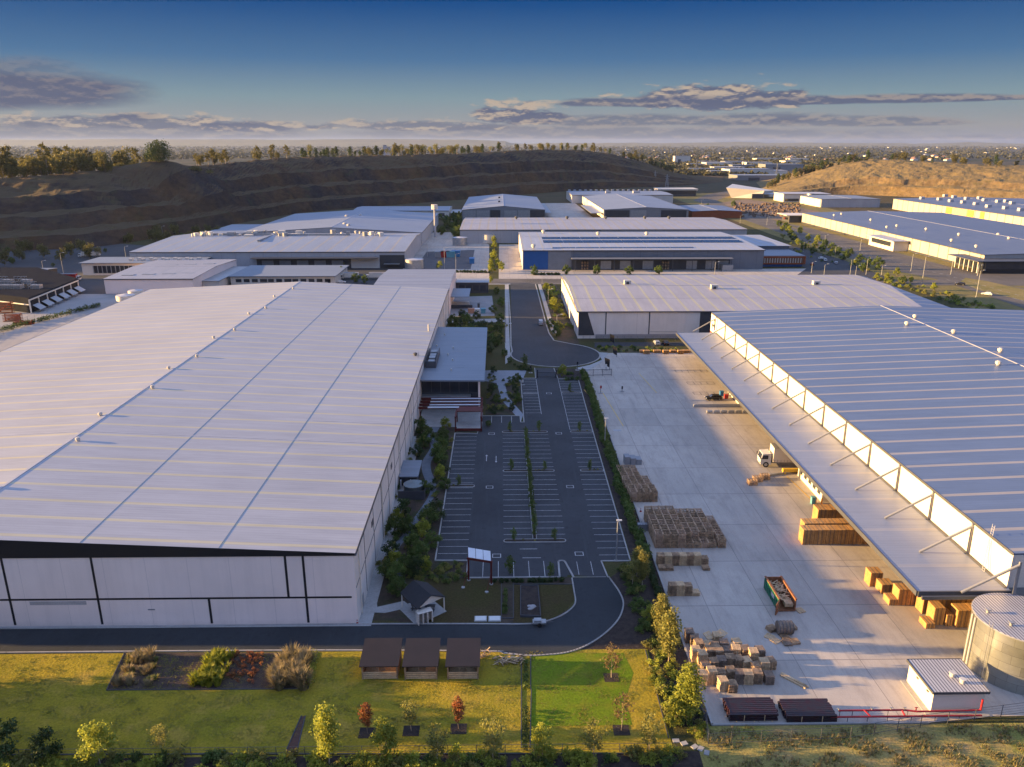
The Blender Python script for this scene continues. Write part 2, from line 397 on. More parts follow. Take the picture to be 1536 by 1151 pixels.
def asphalt_mat(name, base):
    m, b = newmat(name, .85, 0, .25); nt, N, L, M, mix, sp, noise, rng, scale = tools(m)
    c = mix(rng(noise(.06, 5, .6), .35, .65), tuple(base), tuple(x*1.45 for x in base))
    c = mix(M('MULTIPLY', rng(noise(.8, 6, .75), .52, .72), .55), c, tuple(x*.5 for x in base))
    c = mix(M('MULTIPLY', rng(noise(1, 5, .7, (1.1, .05, 1)), .55, .7), .35), c, tuple(x*1.9 for x in base))
    c = scale(c, rng(noise(9, 3, .7), .3, .7, .85, 1.15)); L.new(c, b.inputs['Base Color']); return m
M_asph = asphalt_mat('asphalt', (.034, .036, .040)); M_asph_d = asphalt_mat('new asphalt', (.022, .026, .030)); M_asph_l = asphalt_mat('worn asphalt', (.085, .076, .066))
def yard_mat():
    m, b = newmat('yard concrete', .75, 0, .3); nt, N, L, M, mix, sp, noise, rng, scale = tools(m)
    c = mix(rng(noise(.045, 6, .65), .35, .65), (.41, .365, .315), (.32, .29, .255))
    c = mix(M('MULTIPLY', rng(noise(.35, 7, .75, (1.2, .35, 1)), .48, .74), .7), c, (.23, .205, .18))
    c = mix(M('MULTIPLY', rng(noise(1, 5, .7, (.9, .06, 1)), .52, .68), .35), c, (.20, .18, .165))       # tyre marks and spills
    c = mix(M('MULTIPLY', rng(noise(.13, 7, .8, None), .60, .78), .7), c, (.17, .15, .135))
    u = M('FRACT', M('DIVIDE', M('ADD', sp.outputs[0], 1003.1), 9.0)); v = M('FRACT', M('DIVIDE', M('ADD', sp.outputs[1], 1001.5), 13.5))
    c = mix(M('MULTIPLY', M('MAXIMUM', M('LESS_THAN', u, .012), M('LESS_THAN', v, .012)), .62), c, (.12, .11, .11))
    # slabs poured on different days differ slightly in tone
    cv = N.new('ShaderNodeCombineXYZ'); L.new(M('FLOOR', M('DIVIDE', M('ADD', sp.outputs[0], 1003.1), 9.0)), cv.inputs[0]); L.new(M('FLOOR', M('DIVIDE', M('ADD', sp.outputs[1], 1001.5), 13.5)), cv.inputs[1])
    wn = N.new('ShaderNodeTexWhiteNoise'); L.new(cv.outputs[0], wn.inputs[0])
    c = scale(c, M('MULTIPLY', rng(wn.outputs[0], 0, 1, .94, 1.05), rng(noise(6, 3, .7), .3, .7, .94, 1.06)))
    L.new(c, b.inputs['Base Color']); return m
M_yard = yard_mat()
def ground_mat():
    m, b = newmat('open ground', .95, 0, .1); nt, N, L, M, mix, sp, noise, rng, scale = tools(m)
    near = mix(rng(noise(.03, 6, .65), .4, .6), (.06, .052, .025), (.085, .06, .035))
    near = mix(rng(noise(.25, 6, .7), .5, .7), near, (.06, .065, .022))
    far = mix(rng(noise(.0016, 7, .7), .42, .58), (.026, .034, .026), (.070, .062, .048))
    far = mix(rng(noise(.012, 4, .6), .54, .66), far, (.03, .035, .02))
    far = mix(M('MULTIPLY', rng(noise(.02, 3, .5, None), .66, .7), .35), far, (.26, .23, .21))
    d = rng(sp.outputs[1], 1000, 2000); c = mix(d, near, far); L.new(c, b.inputs['Base Color']); return m
M_ground = ground_mat()
def rock_mat(name, dark, soil, grass, zsc=1.0):
    m, b = newmat(name, .95, 0, .1); nt, N, L, M, mix, sp, noise, rng, scale = tools(m)
    nm = N.new('ShaderNodeNewGeometry'); s2 = N.new('ShaderNodeSeparateXYZ'); L.new(nm.outputs['True Normal'], s2.inputs[0])
    c = mix(rng(noise(.012, 7, .65), .38, .58), tuple(dark), tuple(soil))
    c = mix(M('MULTIPLY', rng(noise(1, 6, .7, (.05, .05, .012)), .55, .66), .6), c, tuple(x*.45 for x in dark))   # dark streaks down the face
    c = scale(c, rng(noise(.12, 7, .75, (1, 1, 2.5)), .3, .7, .6, 1.4))
    flat = rng(M('ADD', s2.outputs[2], M('MULTIPLY', M('SUBTRACT', noise(.05, 5), .5), .5)), .80, .97)
    c = mix(flat, c, tuple(grass))
    c = mix(M('MULTIPLY', rng(noise(.06, 6, .7, None), .56, .68), .55), c, (.055, .06, .025))
    L.new(c, b.inputs['Base Color'])
    bn = N.new('ShaderNodeBump'); bn.inputs['Distance'].default_value = 1.2; bn.inputs['Strength'].default_value = 1
    L.new(noise(.22, 6, .7), bn.inputs['Height']); L.new(bn.outputs[0], b.inputs['Normal']); return m
M_rock = rock_mat('quarry face', (.026, .025, .029), (.080, .046, .024), (.080, .058, .032))  # darker copy of the rock, shade on this face put into the colours
M_rockR = rock_mat('sun toned quarry face', (.095, .078, .055), (.15, .105, .055), (.185, .135, .06))  # lighter copy of the rock, sunlight put into the colours

# ================================================================== SETTING
from mathutils import noise as mn
def far_ground():
    mb = MB()
    mb.poly([(-19000, -1500, 0), (19000, -1500, 0), (19000, 19500, 0), (-19000, 19500, 0)])
    struct('ground', mb, M_ground)
far_ground()

def loft(name, foot, crest, prof, m, cols, seed=0, amp=3.0):
    f = smoothline([(p[0], p[1], 0) for p in foot], cols); c = smoothline(crest, cols)
    # densify the profile
    pr = []
    for (a, b) in zip(prof, prof[1:]):
        n = max(2, int(round((b[0]-a[0])*26))) if a[0] < 1.2 else 6
        for j in range(n):
            t = j/n; pr.append((a[0]+(b[0]-a[0])*t, a[1]+(b[1]-a[1])*t))
    pr.append(prof[-1])
    V = []; F = []; nc = len(f); nr = len(pr)
    for i in range(nc):
        fo, cr = f[i], c[i]; dx, dy = cr.x-fo.x, cr.y-fo.y
        for j, (t, h) in enumerate(pr):
            if 0 < t < 1: t = t+.07*mn.noise(Vector((i*.035, t*2.0, seed+3)))*math.sin(math.pi*t)
            x, y = fo.x+dx*t, fo.y+dy*t
            w = mn.fractal(Vector((x*.012, y*.012, seed)), 1, 2, 5)
            w2 = mn.fractal(Vector((x*.06, y*.06, seed+5)), 1, 2, 4)
            e = min(1, t*6) if t < 1 else max(0, 1-(t-1)/max(.01, prof[-1][0]-1))
            g = w*amp*2.6*e if .05 < t < 1.5 else 0
            nx, ny = dx/math.hypot(dx, dy), dy/math.hypot(dx, dy)
            z = h*max(cr.z, 0.2)+e*(w2*amp*.5+w*amp*.5)*(cr.z/50)
            if name == 'quarry_hillside':
                rr = math.hypot((x-MC.x)/62, (y-MC.y)/48)
                if rr < 1: z += (MOUND.z-z)*(1-rr)**1.1*(1 if t > .5 else t*2)
            V.append((x+nx*g, y+ny*g, z-(.3 if t == 0 or j == nr-1 else 0)))
    for i in range(nc-1):
        for j in range(nr-1):
            a = i*nr+j; F.append((a, a+nr, a+nr+1, a+1))
    me = D.meshes.new(name); me.from_pydata(V, [], F); me.materials.append(m); me.update()
    # faces must look up
    o = D.objects.new(name, me); COL.objects.link(o); tag(o, kind='structure')
    return o, f, c
LF_px = [(-420, 470), (-200, 410), (0, 379), (150, 370), (300, 346), (450, 320), (600, 307), (700, 299), (850, 287), (940, 282), (1000, 280), (1045, 277), (1085, 273)]
LC_px = [(-420, 300, 150), (-200, 285, 130), (0, 271, 120), (130, 262, 120), (300, 250, 130), (450, 238, 130), (600, 234, 130), (700, 231, 140), (858, 226, 150), (945, 240, 130), (1000, 257, 100), (1045, 267, 80), (1085, 272, 60)]
lfoot = [G(*p) for p in LF_px]
lcrest = []
for (fx, fy), (x, y, d) in zip(LF_px, LC_px):
    q = GY(x, y, G(fx, fy).y+d); q.z = max(q.z, .5); lcrest.append(q)
LPROF = [(0, 0), (.08, .20), (.24, .25), (.33, .46), (.50, .50), (.60, .74), (.72, .78), (.86, .93), (1, 1), (1.3, 1.0), (1.9, .93), (2.8, .7), (5, 0)]
MC = GY(245, 250, G(235, 358).y+130); MOUND = GY(238, 240, MC.y)
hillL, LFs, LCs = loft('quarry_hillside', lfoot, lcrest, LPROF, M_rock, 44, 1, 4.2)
RF_px = [(1148, 291), (1200, 292), (1250, 292), (1300, 293), (1400, 297), (1536, 303), (1750, 312)]
RC_px = [(1145, 287, 60), (1195, 268, 110), (1240, 253, 120), (1300, 242, 130), (1400, 246, 120), (1536, 252, 120), (1750, 258, 120)]
rfoot = [G(*p) for p in RF_px]; rcrest = []
for (fx, fy), (x, y, d) in zip(RF_px, RC_px):
    q = GY(x, y, G(fx, fy).y+d); q.z = max(q.z, .5); rcrest.append(q)
RPROF = [(0, 0), (.05, .30), (.16, .36), (.22, .56), (.40, .66), (.62, .82), (1, 1), (1.5, 1.02), (2.2, .95), (3.2, .75), (6, 0)]
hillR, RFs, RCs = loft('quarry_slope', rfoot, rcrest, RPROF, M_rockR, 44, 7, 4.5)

# low range on the horizon
def far_range():
    mb = MB(); V = []; n = 240
    for i in range(n+1):
        px = -250+i*2050/n; Y = 17500
        base = 212 if px < 760 else 216
        if px < 760: k = 209.2+1.2*mn.noise(Vector((px*.008, 0, 0)))+.6*mn.noise(Vector((px*.04, 3, 0)))
        else: k = 214.8+1.6*mn.noise(Vector((px*.012, 5, 0)))+.7*mn.noise(Vector((px*.05, 3, 0)))
        if 700 < px < 820: t = (px-700)/120; k = k*(1-t)+214.8*t if px < 760 else k
        if 1060 < px < 1160: k -= 2.0*math.sin((px-1060)/100*math.pi)
        q = GY(px, k, Y); V += [(q.x, Y-1800, 0), (q.x, Y-500, q.z*.6), (q.x, Y, q.z), (q.x, Y+1200, 0)]
    F = [(i*4+j, (i+1)*4+j, (i+1)*4+j+1, i*4+j+1) for i in range(n) for j in range(3)]
    mb.add(V, F); struct('far_hills', mb, mat('far bush', (.05, .055, .03), .95, (.08, .075, .045), .002))
far_range()

# --- sheets of ground, each laid above the one below
def Zp(ox, oy, s, pts, z=0): return [G(ox+x/s, oy+y/s, z) for x, y in pts]
Z0 = .03
sheet('verge_ground', [(-400, 55), (330, 55), (330, 700), (-420, 700)], .012, M_verge)
sheet('lawn', [(-190, 75.3), (20.3, 75.2), (20.7, 94.9), (-190, 95.2)], .035, M_lawn)
sheet('lawn_green', [G(797, 980), G(935, 980), G(950, 1010), G(938, 1050), G(948, 1088), G(797, 1090)], .047, M_lawn_g)
sheet('rough_bank', [(22.5, 55), (140, 55), (140, 79.4), (23.5, 79.4)], .036, M_rough)
sheet('planting_strip', [(-190, 55), (24, 55), (24, 75.3), (-190, 75.4)], .028, M_soil)
sheet('yard', [(26.0, 79.6), (53, 79.6), (62, 80.6), (95, 81), (95, 264), (66, 264), (66, 259), (37.0, 259), (33, 247), (27.2, 236), (26.7, 160)], .05, M_yard)
# service drive round the near end of the left warehouse, with its curl up to the car park
outer = Zp(520, 780, 3.491, [(700, 690), (820, 700), (950, 713), (1060, 708), (1150, 697), (1230, 672), (1310, 628), (1380, 572), (1430, 510), (1449, 440), (1428, 380), (1385, 318), (1372, 300)])
inner = Zp(520, 780, 3.491, [(1180, 307), (1190, 370), (1198, 430), (1178, 465), (1130, 500), (1070, 525), (1000, 543), (900, 548), (690, 547), (300, 547), (-10, 548)])
outer_s = smoothline([(-190, 95.35, 0), (-100, 95.35, 0), (-34, 95.3, 0)]+[tuple(p) for p in outer], 5)
inner_s = smoothline([tuple(p) for p in inner], 5)+[Vector((-100, 101.0, 0)), Vector((-190, 101.0, 0))]
sheet('service_road', [(p.x, p.y) for p in outer_s]+[(p.x, p.y) for p in inner_s], .05, M_asph_d)
# car park
cp = [(-11.4, 120.0), (-5.75, 119.9), (-5.75, 114.4), (10.9, 114.4), (10.9, 115), (17.55, 114.2), (17.2, 119.3), (22.2, 119.3), (22.6, 160), (23.1, 200), (23.5, 228.2), (17.4, 228.6), (16.9, 240.5), (10.8, 240.5), (10.6, 229), (6.1, 229)]
cp += [tuple(G(786, 634)[:2]), tuple(G(781, 634)[:2]), tuple(G(780, 624.5)[:2]), tuple(G(723, 624.5)[:2]), tuple(G(720, 635)[:2]), tuple(G(716, 651)[:2]), tuple(G(683, 651)[:2])]
sheet('car_park', cp, .058, M_asph)
# street with its turning head, and the cross street
bulb = [(18.6+15*math.cos(a), 257.5+15.5*math.sin(a)) for a in [rad(x) for x in range(-190, 62, 9)]]
street = [(4.0, 268)]+bulb+[(19.6, 276), (18.2, 288), (17.8, 300), (17.6, 400), (5.0, 400), (4.3, 300)]
sheet('street', street, .05, M_asph)
sheet('cross_street', [(-30, 398), (330, 386), (330, 402), (-30, 414)], .055, M_asph_l)
sheet('cross_street_footpath', [(-30, 396), (5, 395.5), (5, 398), (-30, 398.5)], .066, M_conc_l)
sheet('footpath', [(1.4, 245), (3.2, 250), (3.2, 300), (3.9, 395), (2.2, 395), (1.6, 300)], .075, M_conc_l)
sheet('footpath_east', [(19.5, 288), (19.2, 300), (19.0, 396), (20.7, 396), (20.9, 300), (21.5, 289)], .075, M_conc_l)
sheet('shared_apron', [(-190, 101.05), (-19.6, 101.0), (-19.6, 180), (-21.7, 180), (-21.7, 101.8), (-190, 102.0)], .07, M_conc_l)
sheet('gate_apron', [(24, 240.3), (27.2, 236), (33, 247), (37, 259), (33.5, 260), (33.6, 250), (29, 244)], .071, M_conc_l)
# lots around the rear warehouses
sheet('west_yard', [(-190, 120), (-143.5, 120), (-143.5, 372), (-260, 372), (-420, 320)], .03, mat('west yard concrete', (0.288, 0.2736, 0.2664), .8, (0.2376, 0.2304, 0.2232), .1))
sheet('west_lots', [(-420, 372), (-30, 372), (-30, 452), (-420, 640)], .034, M_asph)
sheet('middle_lot', [(-56, 414), (-6, 412), (-8, 560), (-40, 640), (-56, 640)], .04, M_yard)
sheet('gravel_pad', [G(640, 378), G(712, 375), G(706, 404), G(622, 404)], .055, mat('dark gravel', (.10, .095, .10), .95, (.07, .07, .075), .3, bump=.05))
sheet('loading_yard', [(-1, 412), (14, 412), (14, 560), (-1, 560)], .042, M_yard)
sheet('dock_yard', [(14, 406), (176, 403), (176, 446), (14, 446)], .043, M_yard)
sheet('office_car_park', [(150, 403), (206, 401), (212, 480), (204, 560), (186, 560), (176, 446)], .046, M_asph)
sheet('north_yard', [(38, 690), (90, 690), (90, 960), (40, 960)], .04, M_yard)
sheet('east_verge', [(205, 300), (330, 300), (380, 1150), (230, 1150)], .02, lawn_mat('dry verge', (0.189, 0.1512, 0.0567), (0.1323, 0.1229, 0.0473), (0.2268, 0.1607, 0.0851)))
def px_sheet(name, pts, z, m): return sheet(name, [G(*p) for p in pts], z, m)
px_sheet('estate_road', [(1640, 500), (1470, 440), (1400, 418), (1330, 404), (1250, 380), (1190, 357), (1145, 340), (1100, 324), (1068, 310), (1040, 301), (1060, 292), (1090, 287), (1110, 283), (1122, 283), (1104, 291), (1075, 301), (1095, 311), (1122, 318), (1165, 332), (1215, 352), (1290, 376), (1360, 398), (1440, 414), (1540, 434), (1640, 455)], .052, M_asph_l)
px_sheet('access_road', [(1180, 336), (1205, 340), (1262, 355), (1340, 378), (1430, 402), (1512, 410), (1640, 414), (1640, 440), (1500, 425), (1420, 412), (1330, 390), (1250, 365)], .056, M_asph_l)
px_sheet('median_island', [(1440, 424), (1448, 417), (1480, 422), (1560, 440), (1700, 470), (1700, 490), (1530, 450), (1470, 436)], .066, lawn_mat('median grass', (.24, .19, .08), (.17, .15, .05), (.28, .2, .1)))
px_sheet('cleared_pad', [(1075, 305), (1120, 299), (1170, 306), (1250, 322), (1222, 334), (1160, 330), (1110, 316)], .04, mat('cleared earth', (.22, .15, .10), .95, (.12, .09, .065), .08, bump=.3, bscale=.6, fine=.35))
px_sheet('service_yard', [(672, 446), (738, 444), (742, 474), (668, 476)], .045, mat('shaded yard concrete', (.24, .24, .24), .8, (.19, .19, .20), .2))  # darker copy of the yard concrete, shade put into its colour
px_sheet('cross_path', [(664, 480), (760, 478), (760, 483), (663, 486)], .05, M_conc_l)
# garden beds
sheet('garden_soil', [(-19.6, 102.5), (-17.2, 102.4), (-11.5, 101.4), (9.4, 101.4), (12.5, 114.3), (-5.9, 114.3), (-5.9, 120), (-11.55, 120.1), (-11.5, 182), (-11.5, 190), (-21.5, 190), (-21.6, 180), (-19.6, 180)], .02, M_soil2)
sheet('front_bed', [(-4.2, 196), (.9, 195), (6.0, 196), (6.0, 232), (-4.2, 234)], .02, M_soil2)
sheet('shrub_bed', [(17.9, 114.0), (22.5, 119.2), (22.9, 160), (23.7, 229), (17.2, 229.5), (17.3, 240.3), (26.9, 239), (26.5, 160), (26.0, 79.6), (20.9, 79.4), (20.9, 94.9), (9.3, 94.9), (14, 98), (18, 104), (19.2, 107)], .03, M_soil)
sheet('north_bed', [(20.9, 270), (28.3, 268), (28.3, 396), (20.9, 396)], .02, M_soil2)
sheet('street_bed', [(-19, 262.5), (1.4, 262.5), (2, 300), (2.5, 396), (-5, 396), (-5, 330), (-19, 330)], .022, M_verge)
sheet('yard_garden', [(33.8, 259.5), (66, 259.3), (66, 263), (33.8, 275)], .03, mat('yard bed turf', (.06, .07, .02), .95, (.10, .07, .04), .4, bump=.1))
sheet('side_drive', [(33, 266), (37, 268.5), (72, 268.5), (72, 274), (34, 274)], .05, M_asph)
gt = [G(*p) for p in [(640, 868), (700, 868), (752, 872), (752, 935), (645, 935), (622, 905)]]
sheet('garden_turf', gt, .034, M_garden)
px_sheet('garden_turf_east', [(770, 876), (858, 876), (861, 900), (850, 915), (830, 928), (800, 934), (770, 935)], .034, M_garden)
px_sheet('dark_planting_plot', [(187, 980), (476, 979), (462, 1034), (160, 1036)], .05, mat('tilled soil', (.075, .052, .040), .95, (.045, .032, .026), .9, bump=.1, bscale=4, fine=.35))
px_sheet('bed_strip', [(452, 1075), (458, 1075), (445, 1130), (428, 1130)], .055, mat('brown bark strip', (.10, .05, .035), .95, (.07, .04, .03), 2))
# garden path winding between the shrubs
cl = Zp(540, 560, 4.2667, [(512, 300), (478, 360), (452, 410), (480, 470), (430, 560), (425, 620), (452, 700), (462, 780)])+Zp(520, 780, 3.491, [(350, 20), (318, 70), (262, 140), (250, 190), (265, 270), (300, 360)])
cls = smoothline([tuple(p) for p in cl], 6); wd = [1.0 if i < len(cls)*.5 else .62 for i in range(len(cls))]
Lp = []; Rp = []
for i, p in enumerate(cls):
    a = cls[max(i-1, 0)]; b = cls[min(i+1, len(cls)-1)]; d = Vector((b.x-a.x, b.y-a.y)).normalized(); n = Vector((-d.y, d.x))*wd[i]
    Lp.append((p.x+n.x, p.y+n.y)); Rp.append((p.x-n.x, p.y-n.y))
mb = MB()
for i in range(len(Lp)-1): mb.poly([(*Rp[i], .055), (*Rp[i+1], .055), (*Lp[i+1], .055), (*Lp[i], .055)][::-1])
struct('garden_path', mb, mat('blue grey path', (.13, .15, .18), .8, (.10, .12, .145), .8))
px_sheet('front_path', [(727, 556), (790, 556), (783, 572), (757, 575), (762, 596), (785, 622), (781, 634), (772, 622), (752, 600), (745, 575), (727, 572)], .05, mat('front path', (.22, .24, .27), .8))
px_sheet('shelter_path', [(543, 900), (565, 900), (566, 911), (606, 902), (618, 912), (630, 937), (622, 937), (600, 915), (578, 920), (548, 919), (543, 935), (532, 938)], .06, M_conc_l)

# kerbs
kb = MB()
ribbon(kb, [(p.x, p.y) for p in outer_s], .22, .0, .16)
ribbon(kb, [(p.x, p.y) for p in inner_s if p.y < 114.2], .22, .0, .16)
ribbon(kb, [(17.6, 114.2), (17.15, 119.4), (22.2, 119.4), (22.65, 160), (23.15, 200), (23.6, 228.3), (17.4, 228.7), (16.95, 240)], .22, 0, .17)
ribbon(kb, [(10.8, 240.3), (10.6, 229.1), (6.05, 229.1)]+[tuple(G(786, 634)[:2])]+[tuple(G(781, 634)[:2]), tuple(G(780, 624.5)[:2]), tuple(G(723, 624.5)[:2]), tuple(G(720, 635)[:2]), tuple(G(716, 651)[:2]), (-11.5, 182), (-11.5, 120), (-5.85, 119.9), (-5.85, 114.3), (9.6, 114.3)], .24, 0, .17)
ribbon(kb, [(11.9, 114.3), (17.3, 114.3)], .12, .062, .075)
ribbon(kb, [(3.9, 396), (3.9, 300), (3.6, 270)]+[(18.6+15.2*math.cos(a), 257.5+15.7*math.sin(a)) for a in [rad(x) for x in range(-195, 62, 8)]]+[(19.4, 277), (18.3, 288), (18.1, 300), (17.9, 396)], .45, 0, .15)
ribbon(kb, [(9.6, 114.3), (9.75, 119.2), (10.0, 119.6), (10.6, 119.6), (10.9, 119.2), (11.9, 114.3)], .3, 0, .17)
ribbon(kb, [(26.0, 79.6), (26.7, 160), (27.2, 236)], .25, 0, .2)
ribbon(kb, [(26.0, 79.6), (53, 79.6)], .25, 0, .2)
ribbon(kb, [(-30, 397.9), (3.5, 397.2)], .3, 0, .16)
ribbon(kb, [(19, 397), (205, 390)], .3, 0, .16)
struct('kerb', kb, M_conc)
# garden edging
eb = MB()
for pts in ([G(187, 980), G(160, 1036), G(462, 1034), G(476, 979)], [G(452, 1075), G(428, 1130)], [G(458, 1075), G(445, 1130)],
            [G(782, 1035), G(782, 1122)], [G(797, 1035), G(795, 1122)], [G(782, 985), G(782, 1035)], [G(796, 985), G(796, 1035)], [G(968, 976), G(1003, 1108)], [G(-60, 1133), G(1003, 1131)],
            [G(770, 876), G(770, 928), G(752, 928), G(752, 872)], [G(769, 877), G(862, 877)]):
    ribbon(eb, [(p[0], p[1]) for p in pts], .12, 0, .14)
struct('garden_edging', eb, M_char)

# painted lines
ln = MB()
def line(x0, y0, x1, y1, w=.1, z=.0665, z1=None):
    a = Vector((x0, y0)); b = Vector((x1, y1)); d = (b-a).normalized(); n = Vector((-d.y, d.x))*w/2
    ln.poly([(*(a-n), z), (*(b-n), z), (*(b+n), z), (*(a+n), z)])
def bays(x0, x1, y0, y1, n, d0=0, d1=0):
    for i in range(n+1):
        t = i/n; y = y0+(y1-y0)*t; line(x0+d0*t, y, x1+d1*t, y)
bays(-11.2, -6.0, 122.4, 179.5, 23)
bays(.35, 5.5, 129.2, 156.0, 11); bays(6.5, 11.7, 129.2, 156.0, 11)
bays(.35, 5.5, 160.6, 180.5, 8); bays(6.3, 11.6, 160.6, 180.5, 8)
bays(17.0, 22.2, 121.5, 156, 14, .1, .35); bays(17.2, 22.5, 160.5, 181, 8, .1, .2); bays(17.3, 22.8, 184, 213, 11, .1, .3); bays(17.4, 23.1, 216, 228, 5, 0, .1)
bays(6.5, 10.7, 197, 228, 12)
line(10.7, 196, 10.7, 228, .12); line(17.3, 184, 17.45, 228, .1)
for x in (-3.2, -.6, 2.0, 4.6, 7.2): line(x, 114.6, x, 119.6)
for x in (12.9, 15.3): line(x, 115, x, 119.3)
for x in (-2.0, .6, 3.2): line(x-.5, 189.5, x-.5, 195)
for (x, y, d) in ((-3.4, 164, 1), (-1.2, 164, -1), (-3.4, 230, 1)):
    line(x, y, x, y+3, .14); ln.poly([(x-.3, y+(3 if d > 0 else 0), .0665), (x+.3, y+(3 if d > 0 else 0), .0665), (x, y+(3.9 if d > 0 else -.9), .0665)][::(1 if d > 0 else -1)])
line(3.2, 123.8, 6.3, 123.8, .14); line(3.6, 120.7, 6.8, 120.7, .14)
for (x, y) in ((-2.4, 181.5), (-2.5, 150), (14.4, 150), (14.3, 181.5), (13.8, 214), (13.6, 122), (-.9, 121.5)):
    for dx in (-.7, .7): line(x+dx, y-.6, x+dx, y+.6, .14)
    for dy in (-.6, .6): line(x-.77, y+dy, x+.77, y+dy, .14)
for t in range(9): line(9.0+t*1.6, 402.5-t*.05, 9.8+t*1.6, 402.5-t*.05, .15, .0735)
# estate road dividers
for seg in ([(1160, 334), (1250, 366), (1340, 393), (1420, 413), (1640, 475)], [(1420, 420), (1480, 436), (1640, 482)]):
    q = [G(*p) for p in seg]
    for a, b in zip(q, q[1:]):
        n = max(2, int((b-a).length/6))
        for i in range(n):
            s = a.lerp(b, i/n); e = a.lerp(b, (i+.5)/n); line(s.x, s.y, e.x, e.y, .22, .0755)
struct('line_markings', ln, M_white)
yl = MB(); ln2, ln = ln, yl
for (a, b) in (((903, 588), (935, 640)), ((876, 585), (905, 618)), ((958, 560), (985, 590))):
    p, q = G(*a), G(*b); line(p.x, p.y, q.x, q.y, .16, .0745)
p, q = G(1180, 715), G(1225, 758); line(p.x, p.y, q.x, q.y, .18, .0745)
p, q = G(1225, 758), G(1262, 757); line(p.x, p.y, q.x, q.y, .18, .0745)
struct('yellow_markings', yl, M_yellow); ln = ln2
# outlines of dark bay marks in the yard
dk = MB(); lnk = ln; ln = dk
for (y0, x0, n) in ((235, 55.2, 5), (222, 56.0, 4), (212, 55.5, 6)):
    for i in range(n+1): line(x0+i*2, y0, x0+i*2, y0+2.6, .12, .0744)
    line(x0, y0, x0+n*2, y0, .12, .0744); line(x0, y0+2.6, x0+n*2, y0+2.6, .12, .0744)
struct('dark_bay_markings', dk, mat('dark line paint', (.10, .09, .08), .8)); ln = lnk
# drain grate
gr = MB(); p = G(926, 646); gr.box(p.x-1, p.x+1, p.y-.5, p.y+.5, .05, .085); tag(gr.build('drain_grate', M_steel), 'small steel drain grate set in the pale yard concrete', 'drain grate')
# islands inside the car park: concrete rims with a planted middle
isl = MB(); soil = MB()
def island(x0, x1, y):
    pts = [(x0+.55*(1-math.cos(t)), y+.62*math.sin(t)) if False else None for t in ()]
    a = [(x0+.6-.6*math.sin(t), y-.6*math.cos(t)) for t in [math.pi*i/8 for i in range(9)]]; b = [(x1-.6+.6*math.sin(t), y+.6*math.cos(t)) for t in [math.pi*i/8 for i in range(9)]]
    isl.prism(a+b, .0, .2); 
    a = [(x0+.6-.42*math.sin(t), y-.42*math.cos(t)) for t in [math.pi*i/8 for i in range(9)]]; b = [(x1-.6+.42*math.sin(t), y+.42*math.cos(t)) for t in [math.pi*i/8 for i in range(9)]]
    soil.prism(a+b, .19, .215)
ISL = [(.3, 11.7, 126.7), (.3, 11.7, 158.3), (.2, 11.6, 182.5), (17.3, 22.6, 158.3), (17.2, 22.9, 182.5), (17.5, 23.2, 214.5), (-11.3, -5.6, 150.5)]
for a in ISL: island(*a)
for y0, y1 in ((127.4, 157.6), (159, 181.8)):
    isl.box(5.62, 6.42, y0, y1, 0, .18); soil.box(5.74, 6.3, y0, y1, .17, .20)
isl.box(6.3, 10.6, 213.8, 214.2, 0, .14)
struct('planter_islands', isl, M_conc); struct('planter_soil', soil, M_soil)

# ================================================================== BUILDINGS
R_A = roof_mat('white shed roofing', (.33, .335, .355), (.44, .40, .28), 'y', 5.75, .8, rough=.5)
R_D = roof_mat('sky tinted shed roofing', (0.1044, 0.145, 0.232), (0.29, 0.2668, 0.2494), 'y', 6.0, .9, rough=.42)  # blue of the reflected sky put into the base colour
R_E = roof_mat('pinkish shed roofing', (0.3128, 0.2992, 0.3128), (0.3944, 0.3604, 0.2312), 'x', 5.65, .95, rough=.5)
R_can = roof_mat('canopy roofing', (.185, .215, .28), (.24, .25, .28), 'y', 11.5, .8, rough=.45, phase=5.5)
R_G = roof_mat('solar shed roofing', (0.3036, 0.3234, 0.3696), (0.3432, 0.3234, 0.264), 'x', 5.6, .8)
R_H = roof_mat('long rear shed roofing', (0.3036, 0.297, 0.3168), (0.33, 0.2904, 0.2244), 'x', 6.4, 1.3)
R_L = roof_mat('west shed roofing', (0.2232, 0.2542, 0.31), (0.31, 0.279, 0.2232), 'x', 9.0, 1.2)
R_K = roof_mat('pale blue roofing', (0.198, 0.228, 0.282), (0.24, 0.252, 0.276), 'y', 22, .6)
R_R = roof_mat('sky tinted roofing', (0.0992, 0.124, 0.186), (0.1364, 0.1612, 0.2108), 'x', 9, .5)  # sky reflection on these roofs put into the blue base colour
R_off = roof_mat('office roofing', (0.176, 0.2035, 0.242), (0.154, 0.1815, 0.22), 'y', 8.5, .3, rough=.5)
R_corr = roof_mat('coarse corrugated roofing', (0.434, 0.42, 0.42), (0.119, 0.119, 0.14), 'x', .42, .17, rough=.4)  # troughs painted as dark strips, shade of the corrugation is in the colour
W_A = panel_mat('left shed side wall', (0.64, 0.6, 0.56), 'y', 9.0)
W_R = panel_mat('sunlit panel wall', (.34, .32, .30), 'y', 11.0, .35, .8)
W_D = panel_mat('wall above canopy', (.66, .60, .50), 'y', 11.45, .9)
W_E = panel_mat('east shed wall', (0.648, 0.594, 0.54), 'x', 30)
W_grey = panel_mat('grey tilt wall', (0.156, 0.162, 0.18), 'x', 9.5, .6)
W_greyw = panel_mat('light grey tilt wall', (0.36, 0.36, 0.3744), 'x', 8.0, .7)

